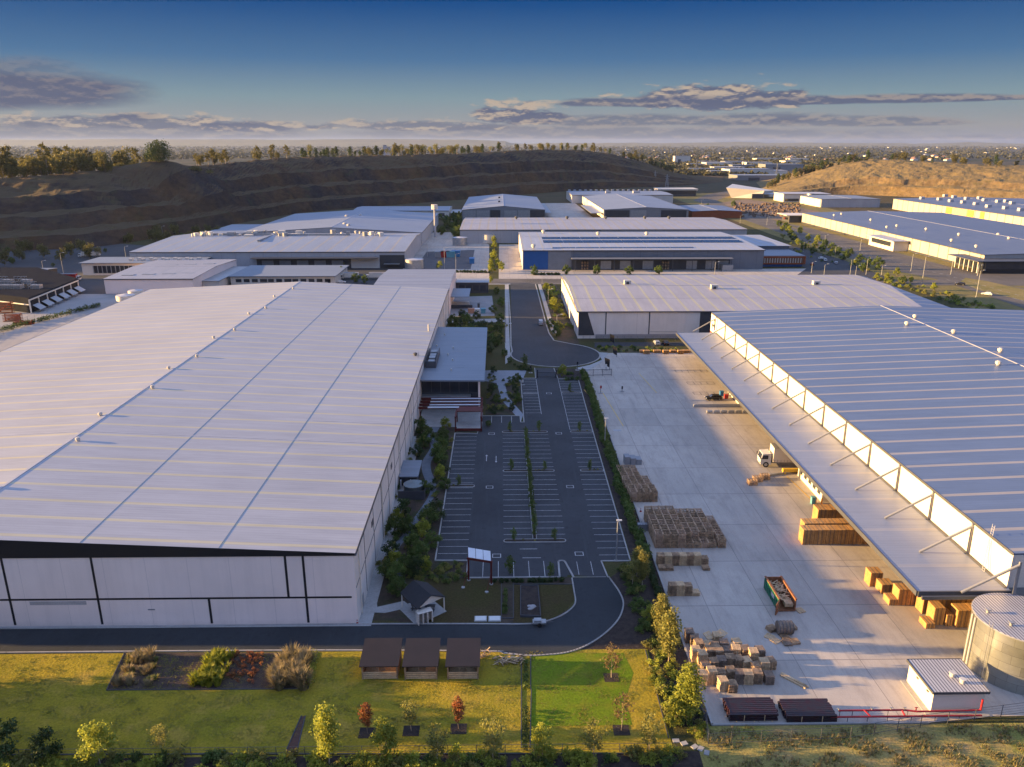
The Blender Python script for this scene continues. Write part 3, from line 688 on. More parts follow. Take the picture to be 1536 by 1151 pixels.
def shed(name, label, x0, x1, y0, y1, eave, ridge, axis, roofm, wallm, cat='warehouse', at=None, over=.35, th=.18, group=None, z0=0.0):
    """gabled shed; axis = direction the ridge runs; at = ridge position across"""
    r = thing(name, label, cat, ((x0+x1)/2, (y0+y1)/2, z0), 0, group)
    w = MB()
    if axis == 'y':
        c = (x0+x1)/2 if at is None else at
        w.extr([(x0, 0), (x1, 0), (x1, eave-.02), (c, ridge-.02), (x0, eave-.02)], 'y', y0, y1)
        pr = [(x0-over, eave-over*(ridge-eave)/(c-x0)), (c, ridge), (x1+over, eave-over*(ridge-eave)/(x1-c))]
        ext = ('y', y0-over, y1+over)
    else:
        c = (y0+y1)/2 if at is None else at
        w.extr([(y0, 0), (y1, 0), (y1, eave-.02), (c, ridge-.02), (y0, eave-.02)], 'x', x0, x1)
        pr = [(y0-over, eave-over*(ridge-eave)/(c-y0)), (c, ridge), (y1+over, eave-over*(ridge-eave)/(y1-c))]
        ext = ('x', x0-over, x1+over)
    w.build('wall', wallm, r)
    rf = MB(); rf.extr([pr[0], pr[1], pr[2], (pr[2][0], pr[2][1]+th), (pr[1][0], pr[1][1]+th), (pr[0][0], pr[0][1]+th)], *ext)
    rf.build('roof', roofm, r)
    g = MB()
    if axis == 'y':
        g.box(c-.25, c+.25, y0-.3, y1+.3, ridge+th-.02, ridge+th+.07)
    else:
        g.box(x0-.3, x1+.3, c-.25, c+.25, ridge+th-.02, ridge+th+.07)
    g.build('ridge_cap', M_carsilver if False else M_ridge, r)
    if axis == 'y':
        for x, s in ((x0-over, -1), (x1+over, 1)): e = MB(); e.box(x-.1 if s < 0 else x, x if s < 0 else x+.1, y0-over, y1+over, pr[0][1]-.25 if s < 0 else pr[2][1]-.25, (pr[0][1] if s < 0 else pr[2][1])+th+.03); e.build('gutter', M_gut, r)
    else:
        for y, s in ((y0-over, -1), (y1+over, 1)): e = MB(); e.box(x0-over, x1+over, y-.1 if s < 0 else y, y if s < 0 else y+.1, pr[0][1]-.25 if s < 0 else pr[2][1]-.25, (pr[0][1] if s < 0 else pr[2][1])+th+.03); e.build('gutter', M_gut, r)
    r['_z'] = 0
    del r['_z']
    return r
M_ridge = mat('pale ridge flashing', (0.39, 0.39, 0.4125), .5, fine=.03)
M_gut = mat('dark gutter', (0.07, 0.0735, 0.084), .5)
VENT = None
def vent_on(root, x, y, z, s=1.0, m=None):
    v = MB(); v.prism([(x+.42*s*math.cos(a), y+.42*s*math.sin(a)) for a in [k*math.pi/4 for k in range(8)]], z, z+.45*s)
    v.prism([(x+.7*s*math.cos(a), y+.7*s*math.sin(a)) for a in [k*math.pi/4 for k in range(8)]], z+.45*s, z+1.05*s)
    v.prism([(x+.4*s*math.cos(a), y+.4*s*math.sin(a)) for a in [k*math.pi/4 for k in range(8)]], z+1.05*s, z+1.2*s)
    return v.build('roof_vent', m or M_vent, root)
M_vent = mat('pale vent cowl', (0.496, 0.48, 0.448), .5, fine=.05)
def box_part(root, name, b, m): mb = MB(); mb.box(*b); return mb.build(name, m, root)
def boxes_part(root, name, bs, m):
    for b in bs: o = box_part(root, name, b, m)
    return o

# --- A: the long warehouse on the left
A = shed('warehouse', 'huge white-roofed warehouse on the left with a black gable band over pale panels', -143, -21.6, 101.8, 317.5, 11.8, 14.85, 'y', R_A, W_A, at=-82, over=.25)
def panel_front():
    m, b = newmat('precast front wall', .75, 0, .2); nt, N, L, M, mix, sp, noise, rng, scale = tools(m)
    jn = M('LESS_THAN', M('FRACT', M('DIVIDE', M('ADD', sp.outputs[0], 10001.2), 6.1)), .012)
    wash = rng(noise(1, 6, .7, (.9, 1, .05)), .45, .75, 1.02, .94); big = rng(noise(.1, 5, .6), .3, .7, .93, 1.05)
    foot = rng(M('ADD', sp.outputs[2], M('MULTIPLY', noise(.7, 5), 1.2)), .4, 1.6, .80, 1.0)     # splash dirt along the foot
    c = mix(M('MULTIPLY', jn, .35), (.84, .69, .62), (.40, .33, .31)); c = scale(c, M('MULTIPLY', M('MULTIPLY', wash, big), foot)); L.new(c, b.inputs['Base Color']); return m
def A_front():
    f = MB(); y = 101.8
    f.box(-143, -21.62, y-.12, y-.004, 0, 11.55); f.build('front_wall', panel_front(), A)
    k = MB()
    zt = lambda x: 11.8+3.05*(1-abs(x+82)/61.0)
    k.add([(-143.2, y-.26, 11.55), (-21.4, y-.26, 11.55), (-21.4, y-.26, 11.95), (-82, y-.26, 14.97), (-143.2, y-.26, 11.95),
           (-143.2, y-.13, 11.55), (-21.4, y-.13, 11.55), (-21.4, y-.13, 11.95), (-82, y-.13, 14.97), (-143.2, y-.13, 11.95)],
          [(0, 1, 2, 3, 4), (9, 8, 7, 6, 5), (1, 0, 5, 6), (2, 1, 6, 7), (0, 4, 9, 5), (3, 2, 7, 8), (4, 3, 8, 9)]); k.build('gable_band', M_black, A)
    j = MB()
    for x in (-103, -88, -72.6, -59.7): j.box(x-.17, x+.17, y-.155, y-.12, .3, 11.55)
    j.box(-143, -22.3, y-.15, y-.12, 4.45, 4.75)
    j.box(-43.6, -43.25, y-.155, y-.12, .3, 4.45)
    j.box(-31.8, -31.45, y-.155, y-.12, 4.75, 11.55); j.box(-29.2, -28.85, y-.156, y-.12, .3, 11.55)
    j.build('black_joint', M_black, A)
    v = MB(); v.box(-69.8, -61.5, y-.16, y-.12, 3.7, 4.3); v.build('wall_louvre', mat('louvre grey', (.42, .39, .38), .6), A)
    v = MB(); v.box(-52.6, -51.6, y-.2, y-.12, 2.7, 2.85); v.build('wall_plate', M_grey, A)
    # side wall
    X = -21.6
    for yy in [110+9.0*i for i in range(24)]:
        if yy < 200 or yy > 262: box_part(A, 'side_joint', (X+.002, X+.06, yy-.06, yy+.06, .4, 11.5), M_gut)
    s = MB(); s.box(X+.002, X+.05, 101.9, 199, 6.0, 6.12); s.build('side_joint', M_gut, A)
    for yy in (104.3, 128, 152, 176, 285, 305): d = MB(); d.tube((X+.2, yy, .1), (X+.2, yy, 11.6), .09, 8); d.build('downpipe', M_warm, A)
    boxes_part(A, 'door', [(X+.003, X+.07, 105.8, 106.9, .1, 2.2)], M_steel)
    boxes_part(A, 'high_window', [(X+.003, X+.09, 117, 118.6, 8, 9), (X+.003, X+.09, 141, 142.6, 8, 9)], M_gut)
    # step joints along the right slope, cross seam, access track
    for x in (-60.8, -41.0):
        z = 11.8+3.05*(1-(x+82)/60.4)+.18; m = MB(); m.box(x-.055, x+.055, 101.6, 317.7, z-.1, z+.03); m.build('roof_joint', M_joint, A)
    def seam(xa, xb, y, w=.12):
        m = MB()
        z = lambda x: 11.8+3.05*(1-abs(x+82)/60.7)+.19
        for a, b in ((xa, min(xb, -82)), (max(xa, -82), xb)):
            if a < b: m.add([(a, y-w, z(a)+.03), (b, y-w, z(b)+.03), (b, y+w, z(b)+.03), (a, y+w, z(a)+.03), (a, y-w, z(a)-.05), (b, y-w, z(b)-.05), (b, y+w, z(b)-.05), (a, y+w, z(a)-.05)], [(0, 1, 2, 3), (4, 5, 1, 0), (6, 7, 3, 2)])
        m.build('roof_seam', M_ridge, A)
    seam(-142, -22, 144.6); seam(-47, -25, 255.5, .16); seam(-40, -22, 156)
    vp = [G(x, y, 14.9) for x, y in ((8, 733), (125, 662), (165, 624), (232, 583), (264, 554), (299, 536), (329, 508), (357, 496), (379, 472), (401, 463), (418, 446), (441, 434))]
    for i, p in enumerate(vp): vent_on(A, -82+(1.6 if i % 2 else -1.2), p.y, 14.9, .68)
    p = G(623, 532, 12.4); vent_on(A, p.x, p.y, 12.0, .8, M_gut)
    p = G(643, 495, 12.4); m = MB(); m.tube((p.x, p.y, 11.9), (p.x, p.y, 14.2), .25); m.build('flue', M_vent, A)
    p = G(627, 537, 12); m = MB()
    for k in range(3): m.beam((p.x, p.y+k*1.2, 12.0), (p.x, p.y+k*1.2, 13.1), .07, .07); 
    m.beam((p.x, p.y, 13.1), (p.x, p.y+2.4, 13.1), .07, .07); m.beam((p.x, p.y, 12.6), (p.x, p.y+2.4, 12.6), .07, .07); m.build('guard_rail', M_steel, A)
M_joint = mat('blue grey joint', (.12, .17, .24), .5)
A_front()

# --- office attached to it
OF = thing('office_building', 'two-storey office with flat pale roof and dark glass front beside the left warehouse', 'office', (-12, 230, 0))
box_part(OF, 'wall', (-21.55, -6.2, 202.5, 261, 0, 8.0), M_char)
m = MB(); m.add([(-21.5, 199.0, 8.35), (-4.4, 199.0, 8.2), (-4.6, 261.5, 8.2), (-21.5, 261.5, 8.35), (-21.5, 199.0, 8.8), (-4.4, 199.0, 8.6), (-4.6, 261.5, 8.6), (-21.5, 261.5, 8.8)],
      [(3, 2, 1, 0), (4, 5, 6, 7), (0, 1, 5, 4), (1, 2, 6, 5), (2, 3, 7, 6), (3, 0, 4, 7)]); m.build('roof', R_off, OF)
boxes_part(OF, 'end_wall', [(-6.15, -5.7, 199.6, 203, 0, 8.18), (-6.15, -5.7, 238, 261, 0, 8.18)], M_wallA)
boxes_part(OF, 'window_band', [(-21.4, -6.3, 202.36, 202.49, .6, 2.9), (-21.4, -6.3, 202.36, 202.49, 4.3, 7.2)], M_glass)
boxes_part(OF, 'mullion', [(-21.4+i*2.5-.05, -21.4+i*2.5+.05, 202.3, 202.352, .6, 7.2) for i in range(1, 6)], M_gut)
boxes_part(OF, 'side_window', [(-6.196, -6.1, 204+i*3.3, 206.6+i*3.3, 4.4, 6.8) for i in range(10)], M_glass)
boxes_part(OF, 'balcony_slab', [(-21.4, -8.2, 199.9, 202.3, 3.5, 3.8)], M_steel)
m = MB(); p0, p1 = G(641, 521, 9), G(659, 545, 9)
X0, X1, Y0, Y1 = -21.2, -18.2, 210.5, 226
for a, b, c, d in ((X0, X0+.15, Y0, Y1), (X1-.15, X1, Y0, Y1), (X0+.15, X1-.15, Y0, Y0+.15)): m.box(a, b, c, d, 8.7, 10.7)
m.build('plant_screen', M_gut, OF)
boxes_part(OF, 'rooftop_unit', [(-20.6, -18.8, 212+i*3.4, 214.4+i*3.4, 8.75, 10.2+.2*(i % 2)) for i in range(4)], M_steel)
for x, y in ((667, 503), (655, 520), (680, 523), (679, 541), (672, 533), (677, 556)):
    p = G(x, y, 8.8); m = MB(); m.tube((p.x, p.y, 8.6), (p.x, p.y, 9.4), .22, 8); m.build('roof_cowl', M_vent, OF)
for y in (254, 239.5, 229, 211.5): m = MB(); m.box(-15, -10.5, y-.07, y+.07, 8.72, 8.76); m.build('roof_seam', M_ridge, OF)

# --- red pergola in front of the office
PG = thing('pergola', 'dark red steel pergola with pale battens standing against the office front', 'pergola', (-12, 190, 0))
m = MB()
for y in (197.8, 195.3, 192.8, 190.3): m.box(-21.3, -4.8, y-.2, y+.2, 3.6, 4.2)
m.box(-5.2, -4.8, 183, 197.6, 3.55, 4.05)
m.box(-11.6, -11.2, 183, 190, 3.55, 4.05)
m.box(-11.6, -4.8, 182.8, 183.2, .3, .9)
m.build('frame', M_red, PG)
for x, y in ((-20.9, 190.3), (-11.4, 190.3), (-5, 190.3), (-5, 183.1), (-11.4, 183.1), (-5, 197.6)):
    m = MB(); m.box(x-.15, x+.15, y-.15, y+.15, 0, 3.6); m.build('post', M_red, PG)
m = MB()
for y in (196.5, 194.0, 191.4): m.box(-18.5, -5.4, y-.28, y+.28, 4.25, 4.4)
m.box(-18.8, -10.8, 189.0, 189.9, 4.25, 4.4); m.build('batten', mat('pale battens', (.50, .52, .56), .6), PG)
m = MB(); m.box(-11.2, -5.2, 186.4, 190, 4.1, 4.3); m.build('red_roof', M_red, PG)
TR = thing('terrace', 'pale paved terrace slab under the dark red pergola', 'terrace', (-12, 192, 0))
box_part(TR, 'paving', (-21.3, -4.9, 186.5, 202.2, 0, .12), M_conc_l); box_part(TR, 'planter_edge', (-11.2, -5.2, 183.3, 186.4, 0, .3), M_conc)

# --- B: small shed beyond
B = shed('warehouse', 'small warehouse with ribbed pale roof just beyond the far end of the left warehouse', -54, -21.8, 322, 378, 10.4, 11.6, 'x', roof_mat('ribbed pale roofing', (0.228, 0.246, 0.288), (0.144, 0.162, 0.198), 'y', 7.0, .9), M_cream)
boxes_part(B, 'side_wall', [(-21.78, -21.6, 322.2, 378, .2, 10.2)], M_wallA)
m = MB(); m.box(-21.5, -13.6, 332, 352, 5.6, 5.9); m.build('awning', R_off, B)
m = MB(); m.box(-21.5, -6, 372, 382, 0, 5.0); m.build('annexe', M_char, B)
m = MB(); m.box(-21.5, -5.5, 371.5, 382.5, 5.0, 5.3); m.build('annexe_roof', M_steel, B)
boxes_part(B, 'window', [(-20+i*3.4, -17.3+i*3.4, 371.9, 371.99, 1.2, 3.8) for i in range(4)], M_glass)
boxes_part(B, 'door', [(-13.5, -8, 331.9, 331.99, 0, .01)], M_glass)

# --- D: right warehouse with its deep canopy
Dd = shed('warehouse', 'big blue-roofed warehouse on the right with a deep canopy hung from steel rods', 72.7, 190, 97.5, 262.5, 13.3, 15.4, 'y', R_D, M_grey, at=131, over=.12)
def D_parts():
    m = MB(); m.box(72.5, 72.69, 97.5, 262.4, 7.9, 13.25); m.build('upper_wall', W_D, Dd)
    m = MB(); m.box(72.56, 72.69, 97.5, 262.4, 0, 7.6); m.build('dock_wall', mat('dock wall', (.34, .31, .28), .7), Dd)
    m = MB(); m.box(72.45, 72.75, 97.35, 97.49, .3, 13.2); m.box(72.8, 190, 97.38, 97.49, 8, 13.2); m.build('front_wall', M_cream, Dd)
    c = MB(); c.box(59.1, 72.48, 96.4, 254.6, 7.9, 8.12); c.build('canopy', R_can, Dd)
    c = MB(); c.box(58.85, 59.09, 96.3, 254.7, 7.45, 8.2); c.box(59.1, 72.4, 96.15, 96.38, 7.3, 8.2); c.build('canopy_fascia', M_gut, Dd)
    c = MB(); c.box(71.9, 72.3, 97, 254, 8.13, 8.22); c.build('canopy_gutter', M_gut, Dd)
    ys = [107.0+11.45*i-11.45 for i in range(0, 15)]
    for y in ys:
        c = MB(); c.box(72.2, 72.48, y-.14, y+.14, 8.1, 13.2); c.build('wall_column', M_grey, Dd)
        c = MB(); c.tube((72.3, y, 12.7), (65.0, y+.3, 8.25), .2, 8); c.build('tie_rod', M_grey, Dd)
        c = MB(); c.beam((59.3, y, 7.6), (72.4, y, 7.6), .3, .5); c.build('canopy_beam', M_gut, Dd)
    for yy in [103+23*i for i in range(7)]:
        if not 136 < yy < 160: boxes_part(Dd, 'roller_door', [(72.45, 72.55, yy, yy+5.5, .05, 5)], M_steel)
    for x, y in ((1500, 528), (1497, 547), (1430, 500), (1360, 487), (1372, 477)):
        p = G(x, y, 15.5); vent_on(Dd, p.x, p.y, 15.5-abs(p.x-131)*.036, 1.0)
    # sign at the far end of the upper wall
    m = MB(); m.box(72.25, 72.49, 254.5, 261.5, 5.2, 13.0); s = m.build('sign_board', mat('sign white', (.75, .72, .66), .6), Dd)
    m = MB(); m.box(72.2, 72.249, 254.6, 261.4, 5.25, 7.2); m.build('sign_base', mat('sign red', (.36, .06, .035), .6), s) if False else None
    m2 = MB(); m2.box(72.19, 72.248, 254.6, 261.4, 5.25, 7.3); o = m2.build('sign_base', mat('sign red', (.36, .06, .035), .6), s)
    m2 = MB(); m2.box(72.19, 72.247, 256.2, 257.1, 8.6, 11.4); m2.box(72.19, 72.246, 257.1, 259.6, 9.4, 10.2); m2.box(72.19, 72.247, 259, 259.6, 8.3, 10); m2.prism([(72.19, 255.6), (72.247, 255.6), (72.247, 257.6), (72.19, 257.6)], 11.4, 12.3)
    m2.build('sign_emblem', M_char, s)
    l = MB(); a = Vector((71.6, 101.4, 8.2)); b = Vector((72.9, 102.9, 15.0))
    for dx in (0, .55): l.tube(a+Vector((0, dx, 0)), b+Vector((0, dx, 0)), .035, 5)
    for k in range(20): q = a.lerp(b, k/20); l.tube(q, q+Vector((0, .55, 0)), .025, 4)
    l.build('ladder', M_ridge, Dd)
D_parts()
# offices and kit under the canopy
def dock_office(x0, x1, y0, y1, label):
    o = thing('dock_office', label, 'office', ((x0+x1)/2, (y0+y1)/2, 0))
    box_part(o, 'wall', (x0, x1, y0, y1, 0, 3.0), M_warm)
    boxes_part(o, 'flat_roof', [(x0-.2, x1, y0-.2, y1+.2, 3.0, 3.2)], M_steel)
    for k in range(int((y1-y0)/2.6)):
        w = box_part(o, 'window', (x0-.05, x0-.003, y0+1+k*2.4, y0+2.4+k*2.4, 1.1, 2.3), M_glass)
    box_part(o, 'door', (x0-.06, x0-.002, y1-1.6, y1-.6, 0.05, 2.1), M_char)
dock_office(64.3, 72.4, 142, 155, 'small white office under the canopy beside the truck, its windows facing the yard')
dock_office(65.6, 72.4, 203, 214, 'small white office under the canopy beside the parked black car')

# --- E: warehouse across the far end of the yard
E_ = thing('warehouse', 'wide low warehouse with striped pinkish roof at the far end of the concrete yard', 'warehouse', (98, 320, 0))
def E_parts():
    x0, x1, y0, y1 = 28.4, 168, 280, 361; c = 322; e = 10.2; r_ = 12.2
    w = MB(); w.extr([(y0, 0), (y1, 0), (y1, e-.02), (c, r_-.02), (y0, e-.02)], 'x', x0, 158); w.build('wall', W_E, E_)
    f = MB()
    f.add([(x0-.3, y0-.3, e), (157, y0-.3, e), (163, c, r_), (x0-.3, c, r_), (166, y1+.3, e), (x0-.3, y1+.3, e)], [(0, 1, 2, 3), (3, 2, 4, 5)]); f.build('roof', R_E, E_)
    f = MB(); f.add([(157, y0-.3, e), (171, y0-.3, 9.2), (171, y1+.3, 9.2), (166, y1+.3, e), (163, c, r_)], [(0, 1, 2, 3, 4)])
    f.build('hip_roof', R_D, E_); box_part(E_, 'end_wall', (158.02, 170, y0, y1, 0, 9.0), M_cream)
    boxes_part(E_, 'gutter', [(x0-.4, 157, y0-.5, y0-.3, e-.35, e+.05), (x0-.5, x0-.3, y0-.5, y1+.4, e-.35, e+.05)], M_gut)
    boxes_part(E_, 'roof_joint', [(x0, 158, 299.8, 300.0, 11.1, 11.18), (x0, 162, 321.9, 322.2, 12.14, 12.24)], M_joint)
    boxes_part(E_, 'wall_joint', [(x-.2, x+.2, y0-.06, y0-.004, .3, 9.9) for x in (38.6, 54.6, 73.4)], M_char)
    boxes_part(E_, 'left_wall_joint', [(x0-.05, x0-.004, y-.1, y+.1, .3, 10) for y in range(288, 360, 8)], M_gut)
    boxes_part(E_, 'plinth', [(x0+6.5, 73, y0-.12, y0-.004, 0, 1.6)], mat('plinth grey', (.30, .28, .28), .8))
    m = MB(); m.add([(x0+.2, y0-.08, 1.2), (34.6, y0-.08, 1.2), (31.8, y0-.08, 9.9), (x0+.2, y0-.08, 9.9)], [(0, 1, 2, 3)]); m.build('dark_panel', M_dark, E_)
    m = MB(); m.box(73.6, 84, y0-.06, y0-.005, 1.2, 9.9); m.build('grey_panel', M_char, E_)
    boxes_part(E_, 'fire_stair_rail', [(54.9, 64.9, y0-.5, y0-.44, 2.6, 2.7), (64.8, 64.9, y0-.5, y0-.44, 1.6, 2.7)], M_grey)
    for x, y in ((941, 426), (1071, 433), (1224, 427)):
        p = G(x, y, 12); m = MB(); m.box(p.x-1.4, p.x+1.4, p.y-1, p.y+1, 11.2, 13.6); u = m.build('rooftop_unit', M_vent, E_)
        m = MB(); m.box(p.x-.6, p.x+.6, p.y-1.1, p.y-1.005, 12, 13); m.build('fan', M_char, u)
    for x, y in ((1306, 433), (1322, 440), (1357, 457), (1363, 459)):
        p = G(x, y, 10); vent_on(E_, p.x, p.y, 9.4, .9)
E_parts()

# --- G: the solar-roofed warehouse
Gg = shed('warehouse', 'warehouse with long rows of dark solar panels on its roof and a blue wall corner', 12.8, 150, 444, 538, 10.9, 12.0, 'x', R_G, W_grey, at=500, over=.5)
def G_parts():
    y = 444
    box_part(Gg, 'blue_corner', (13, 27, y-.09, y-.006, .1, 10.6), M_blue)
    box_part(Gg, 'corner_pier', (27.2, 40, y-.09, y-.006, .1, 10.6), M_grey)
    boxes_part(Gg, 'side_wall', [(12.6, 12.79, 444.1, 537.9, 0, 10.5)], M_cream)
    box_part(Gg, 'dock_shade_slab', (40.5, 131, y-.3, y-.006, .05, 6.6), mat('painted dock shade', (.07, .07, .075), .8))  # dark slab in place of a recess, its shade put into the colour
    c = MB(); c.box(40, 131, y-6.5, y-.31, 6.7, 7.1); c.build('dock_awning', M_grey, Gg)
    for i, x in enumerate([46, 57, 68, 81, 92, 106, 117, 124]):
        if i in (0, 4):
            rk = boxes_part(Gg, 'pallet_rack', [(x+k*1.5, x+k*1.5+.9, y-1.6, y-.35, .2+j*1.7, 1.3+j*1.7) for k in range(3) for j in range(3)], M_wood)
        else: box_part(Gg, 'roller_door', (x, x+6, y-.42, y-.305, .3, 5.0), M_steel)
    for x in range(42, 131, 11):
        box_part(Gg, 'awning_post', (x-.15, x+.15, y-6.2, y-5.9, 0, 6.7), M_gut)
    for (xa, xb, ya, yb) in ((26, 147, 489, 495), (26, 147, 497, 497.5), (26, 147, 473, 483), (30, 112, 451, 454)):
        z = lambda yy: 10.9+1.1*(1-abs(yy-500)/56)+.22
        n = int((xb-xa)/12)
        for i in range(n):
            a = xa+(xb-xa)*i/n; b = xa+(xb-xa)*(i+.97)/n; m = MB()
            m.add([(a, ya, z(ya)), (b, ya, z(ya)), (b, yb, z(yb)+.1), (a, yb, z(yb)+.1), (a, ya, z(ya)+.12), (b, ya, z(ya)+.12), (b, yb, z(yb)+.25), (a, yb, z(yb)+.25)], [(4, 5, 6, 7), (0, 1, 5, 4), (1, 2, 6, 5), (2, 3, 7, 6), (3, 0, 4, 7)])
            m.build('solar_panel', M_solar, Gg)
    for x, yy in ((815, 349), (840, 374) if False else (897, 352), (970, 352), (800, 371)):
        p = G(x, yy, 12); vent_on(Gg, p.x, p.y, 11.6, 1.8)
    # office wing with the orange frame, and the plain wing behind it
    box_part(Gg, 'wing_wall', (150.2, 178, 482, 540, 0, 8.4), W_grey); box_part(Gg, 'wing_roof', (150.2, 179, 481, 541, 8.4, 8.7), R_G)
    box_part(Gg, 'office_wall', (150.3, 176, 453, 481.9, .2, 4.6), M_blue)
    boxes_part(Gg, 'orange_frame', [(150.0, 177.5, 452, 452.9, 5.2, 6.2), (150.0, 177.5, 452, 452.9, 1.6, 2.4), (150.0, 151.4, 452, 452.9, 2.4, 5.2), (176.2, 177.5, 452, 452.9, 2.4, 5.2), (176.8, 177.5, 453, 480, 5.2, 6.2)], M_orange)
    box_part(Gg, 'office_roof', (150.1, 177.4, 453, 481, 6.2, 6.5), R_off)
    box_part(Gg, 'window_band', (151.5, 176, 452.2, 452.8, 2.4, 5.2), mat('brown window glass', (.18, .10, .07), .3))
    boxes_part(Gg, 'mullion', [(152+i*1.5, 152.3+i*1.5, 452.05, 452.19, 2.4, 5.2) for i in range(16)], M_cream)
    box_part(Gg, 'kiosk', (125, 131, 437, 442, 0, 3.4), M_steel)
G_parts()

# --- H and other sheds behind
Hh = shed('warehouse', 'very long warehouse with striped cream roof directly behind the solar-roofed one', -29, 178, 568, 662, 9.5, 10.8, 'x', R_H, W_greyw, at=625)
for x, y in ((775, 331), (853, 331), (911, 330), (971, 330), (1008, 330)):
    p = G(x, y, 10.8); vent_on(Hh, p.x, 640, 10.5, 1.9, M_gut)
Ii = shed('warehouse', 'grey-fronted gabled warehouse with dark door panels behind the long cream-roofed shed', -36, 42, 748, 930, 9.2, 12.6, 'y', R_K, M_grey)
boxes_part(Ii, 'front_panel', [(-35+i*12.9, -35+i*12.9+11.8, 747.85, 747.99, .2, 8.6) for i in (0, 1, 3, 4)], M_steel)
boxes_part(Ii, 'dark_door', [(-9.5, 0, 747.7, 747.84, .2, 9.0), (28, 41.8, 747.7, 747.84, .2, 9.0)], M_dark)
boxes_part(Ii, 'side_awning', [(42.2, 49, 760, 880, 5, 5.4)], M_steel)
boxes_part(Ii, 'roof_unit', [(-2, 0, 860, 862, 12.4, 14), (-2, 0, 800, 802, 12.4, 14)], M_gut)
Kk = shed('warehouse', 'pale blue-roofed warehouse behind the west shed with the rooftop machinery', -181, -55, 552, 705, 9.3, 13.0, 'y', R_K, W_greyw)
for x, y in ((541, 325), (520, 326), (523, 340), (517, 338)): p = G(x, y, 12); vent_on(Kk, p.x, p.y, 11.5, 2)
box_part(Kk, 'low_annexe', (-215, -181.3, 575, 640, 0, 6.2), W_greyw); box_part(Kk, 'annexe_roof', (-216, -181.3, 574, 641, 6.2, 6.6), R_K)
Mm = shed('warehouse', 'long low shed with pale roof and small square windows below the quarry face', -140, -49, 757, 812, 7.6, 8.8, 'x', R_K, M_warm)
boxes_part(Mm, 'window', [(-130+i*9, -125+i*9, 756.85, 756.99, 2.5, 5.5) for i in range(9)], M_char)
box_part(Mm, 'link_roof', (-48, -38, 762, 800, 5, 5.4), M_steel)
Ll = shed('warehouse', 'wide west warehouse with glinting machinery along its ridge and loading docks in front', -212, -55, 451, 546, 9.4, 11.4, 'x', R_L, W_greyw, at=515)
def L_parts():
    rnd = random.Random(4)
    for i in range(46):
        x = -200+rnd.random()*128; y = 512+rnd.random()*14; s = .8+rnd.random()*1.8
        if rnd.random() < .5: m = MB(); m.box(x-s, x+s, y-s*.7, y+s*.7, 11, 12.2+rnd.random()*2)
        else: m = MB(); m.tube((x, y, 11), (x, y, 12.6+rnd.random()*1.8), s*.7, 10)
        m.build('rooftop_unit', M_warm if i % 3 else M_steel, Ll)
    boxes_part(Ll, 'duct', [(-190, -150, 518, 519.4, 11.6, 12.8), (-140, -100, 515, 516.4, 11.6, 12.6), (-150, -148.6, 488, 516, 11, 12)], M_steel)
    y = 451
    box_part(Ll, 'dock_front', (-140, -86, y-.3, y-.005, 0.05, 5.8), mat('painted dock shade', (.07, .07, .075), .8))  # dark slab, shade under the awning put into the colour
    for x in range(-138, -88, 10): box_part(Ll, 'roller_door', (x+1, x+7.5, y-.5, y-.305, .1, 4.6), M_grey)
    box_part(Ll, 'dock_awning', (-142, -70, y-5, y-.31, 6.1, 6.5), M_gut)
    box_part(Ll, 'white_panel', (-86, -70, y-.1, y-.006, .1, 5.9), M_cream); box_part(Ll, 'dark_panel', (-69.5, -55.2, y-.1, y-.006, .1, 7.6), M_dark)
    box_part(Ll, 'door_awning', (-67, -58, y-3, y-.11, 2.6, 2.8), M_steel)
    for x, yy in ((534, 350), (549, 356), (513, 352), (572, 354)): p = G(x, yy, 10.5); vent_on(Ll, p.x, p.y, 10.3, 1.6)
    # west office end
    box_part(Ll, 'office_wing', (-228, -166, 428, 446, 0, 6.5), M_warm); box_part(Ll, 'office_roof', (-229, -165, 427, 450.5, 6.5, 6.9), R_off)
    box_part(Ll, 'window_band', (-222, -176, 427.85, 427.99, 1.2, 5.2), M_glass)
    boxes_part(Ll, 'mullion', [(-222+i*2.4, -221.6+i*2.4, 427.7, 427.84, 1.2, 5.2) for i in range(19)], M_steel)
    boxes_part(Ll, 'chiller', [(-205+i*3.3, -203+i*3.3, 434+(i % 2)*3, 436+(i % 2)*3, 6.9, 8.3) for i in range(12)], M_vent)
L_parts()
Nn = shed('warehouse', 'plain white-walled warehouse between the left warehouse and the low windowed building', -189, -147, 372.5, 437, 7.1, 8.2, 'x', roof_mat('west white roofing', (0.2728, 0.279, 0.31), (0.2232, 0.248, 0.2852), 'x', 8, .5), M_wallA)
boxes_part(Nn, 'rooflight', [(-184+i*9, -178.5+i*9, 380+j*14+i*2, 383+j*14+i*2, 7.45+.2*j, 7.8+.2*j) for i in range(4) for j in range(3)], M_steel)
boxes_part(Nn, 'side_annexe', [(-146.8, -139, 384, 430, 0, 4)], M_cream); boxes_part(Nn, 'side_annexe_roof', [(-146.8, -138.5, 383.5, 430.5, 4, 4.3)], M_steel)
Oo = thing('office_building', 'low white office with dark strip windows behind left warehouse', 'office', (-110, 412, 0))
box_part(Oo, 'wall', (-137, -84.5, 396, 431, 0, 4.3), M_cream); box_part(Oo, 'roof', (-137.8, -83.6, 395, 432, 4.3, 4.7), R_off)
for i in range(12): box_part(Oo, 'window', (-134.5+i*4.1, -131.6+i*4.1+(.7 if i in (3, 6) else 0), 395.86, 395.99, 1.5, 3.1), M_glass)
box_part(Oo, 'door', (-88, -86.6, 395.86, 395.99, .05, 2.6), M_char)
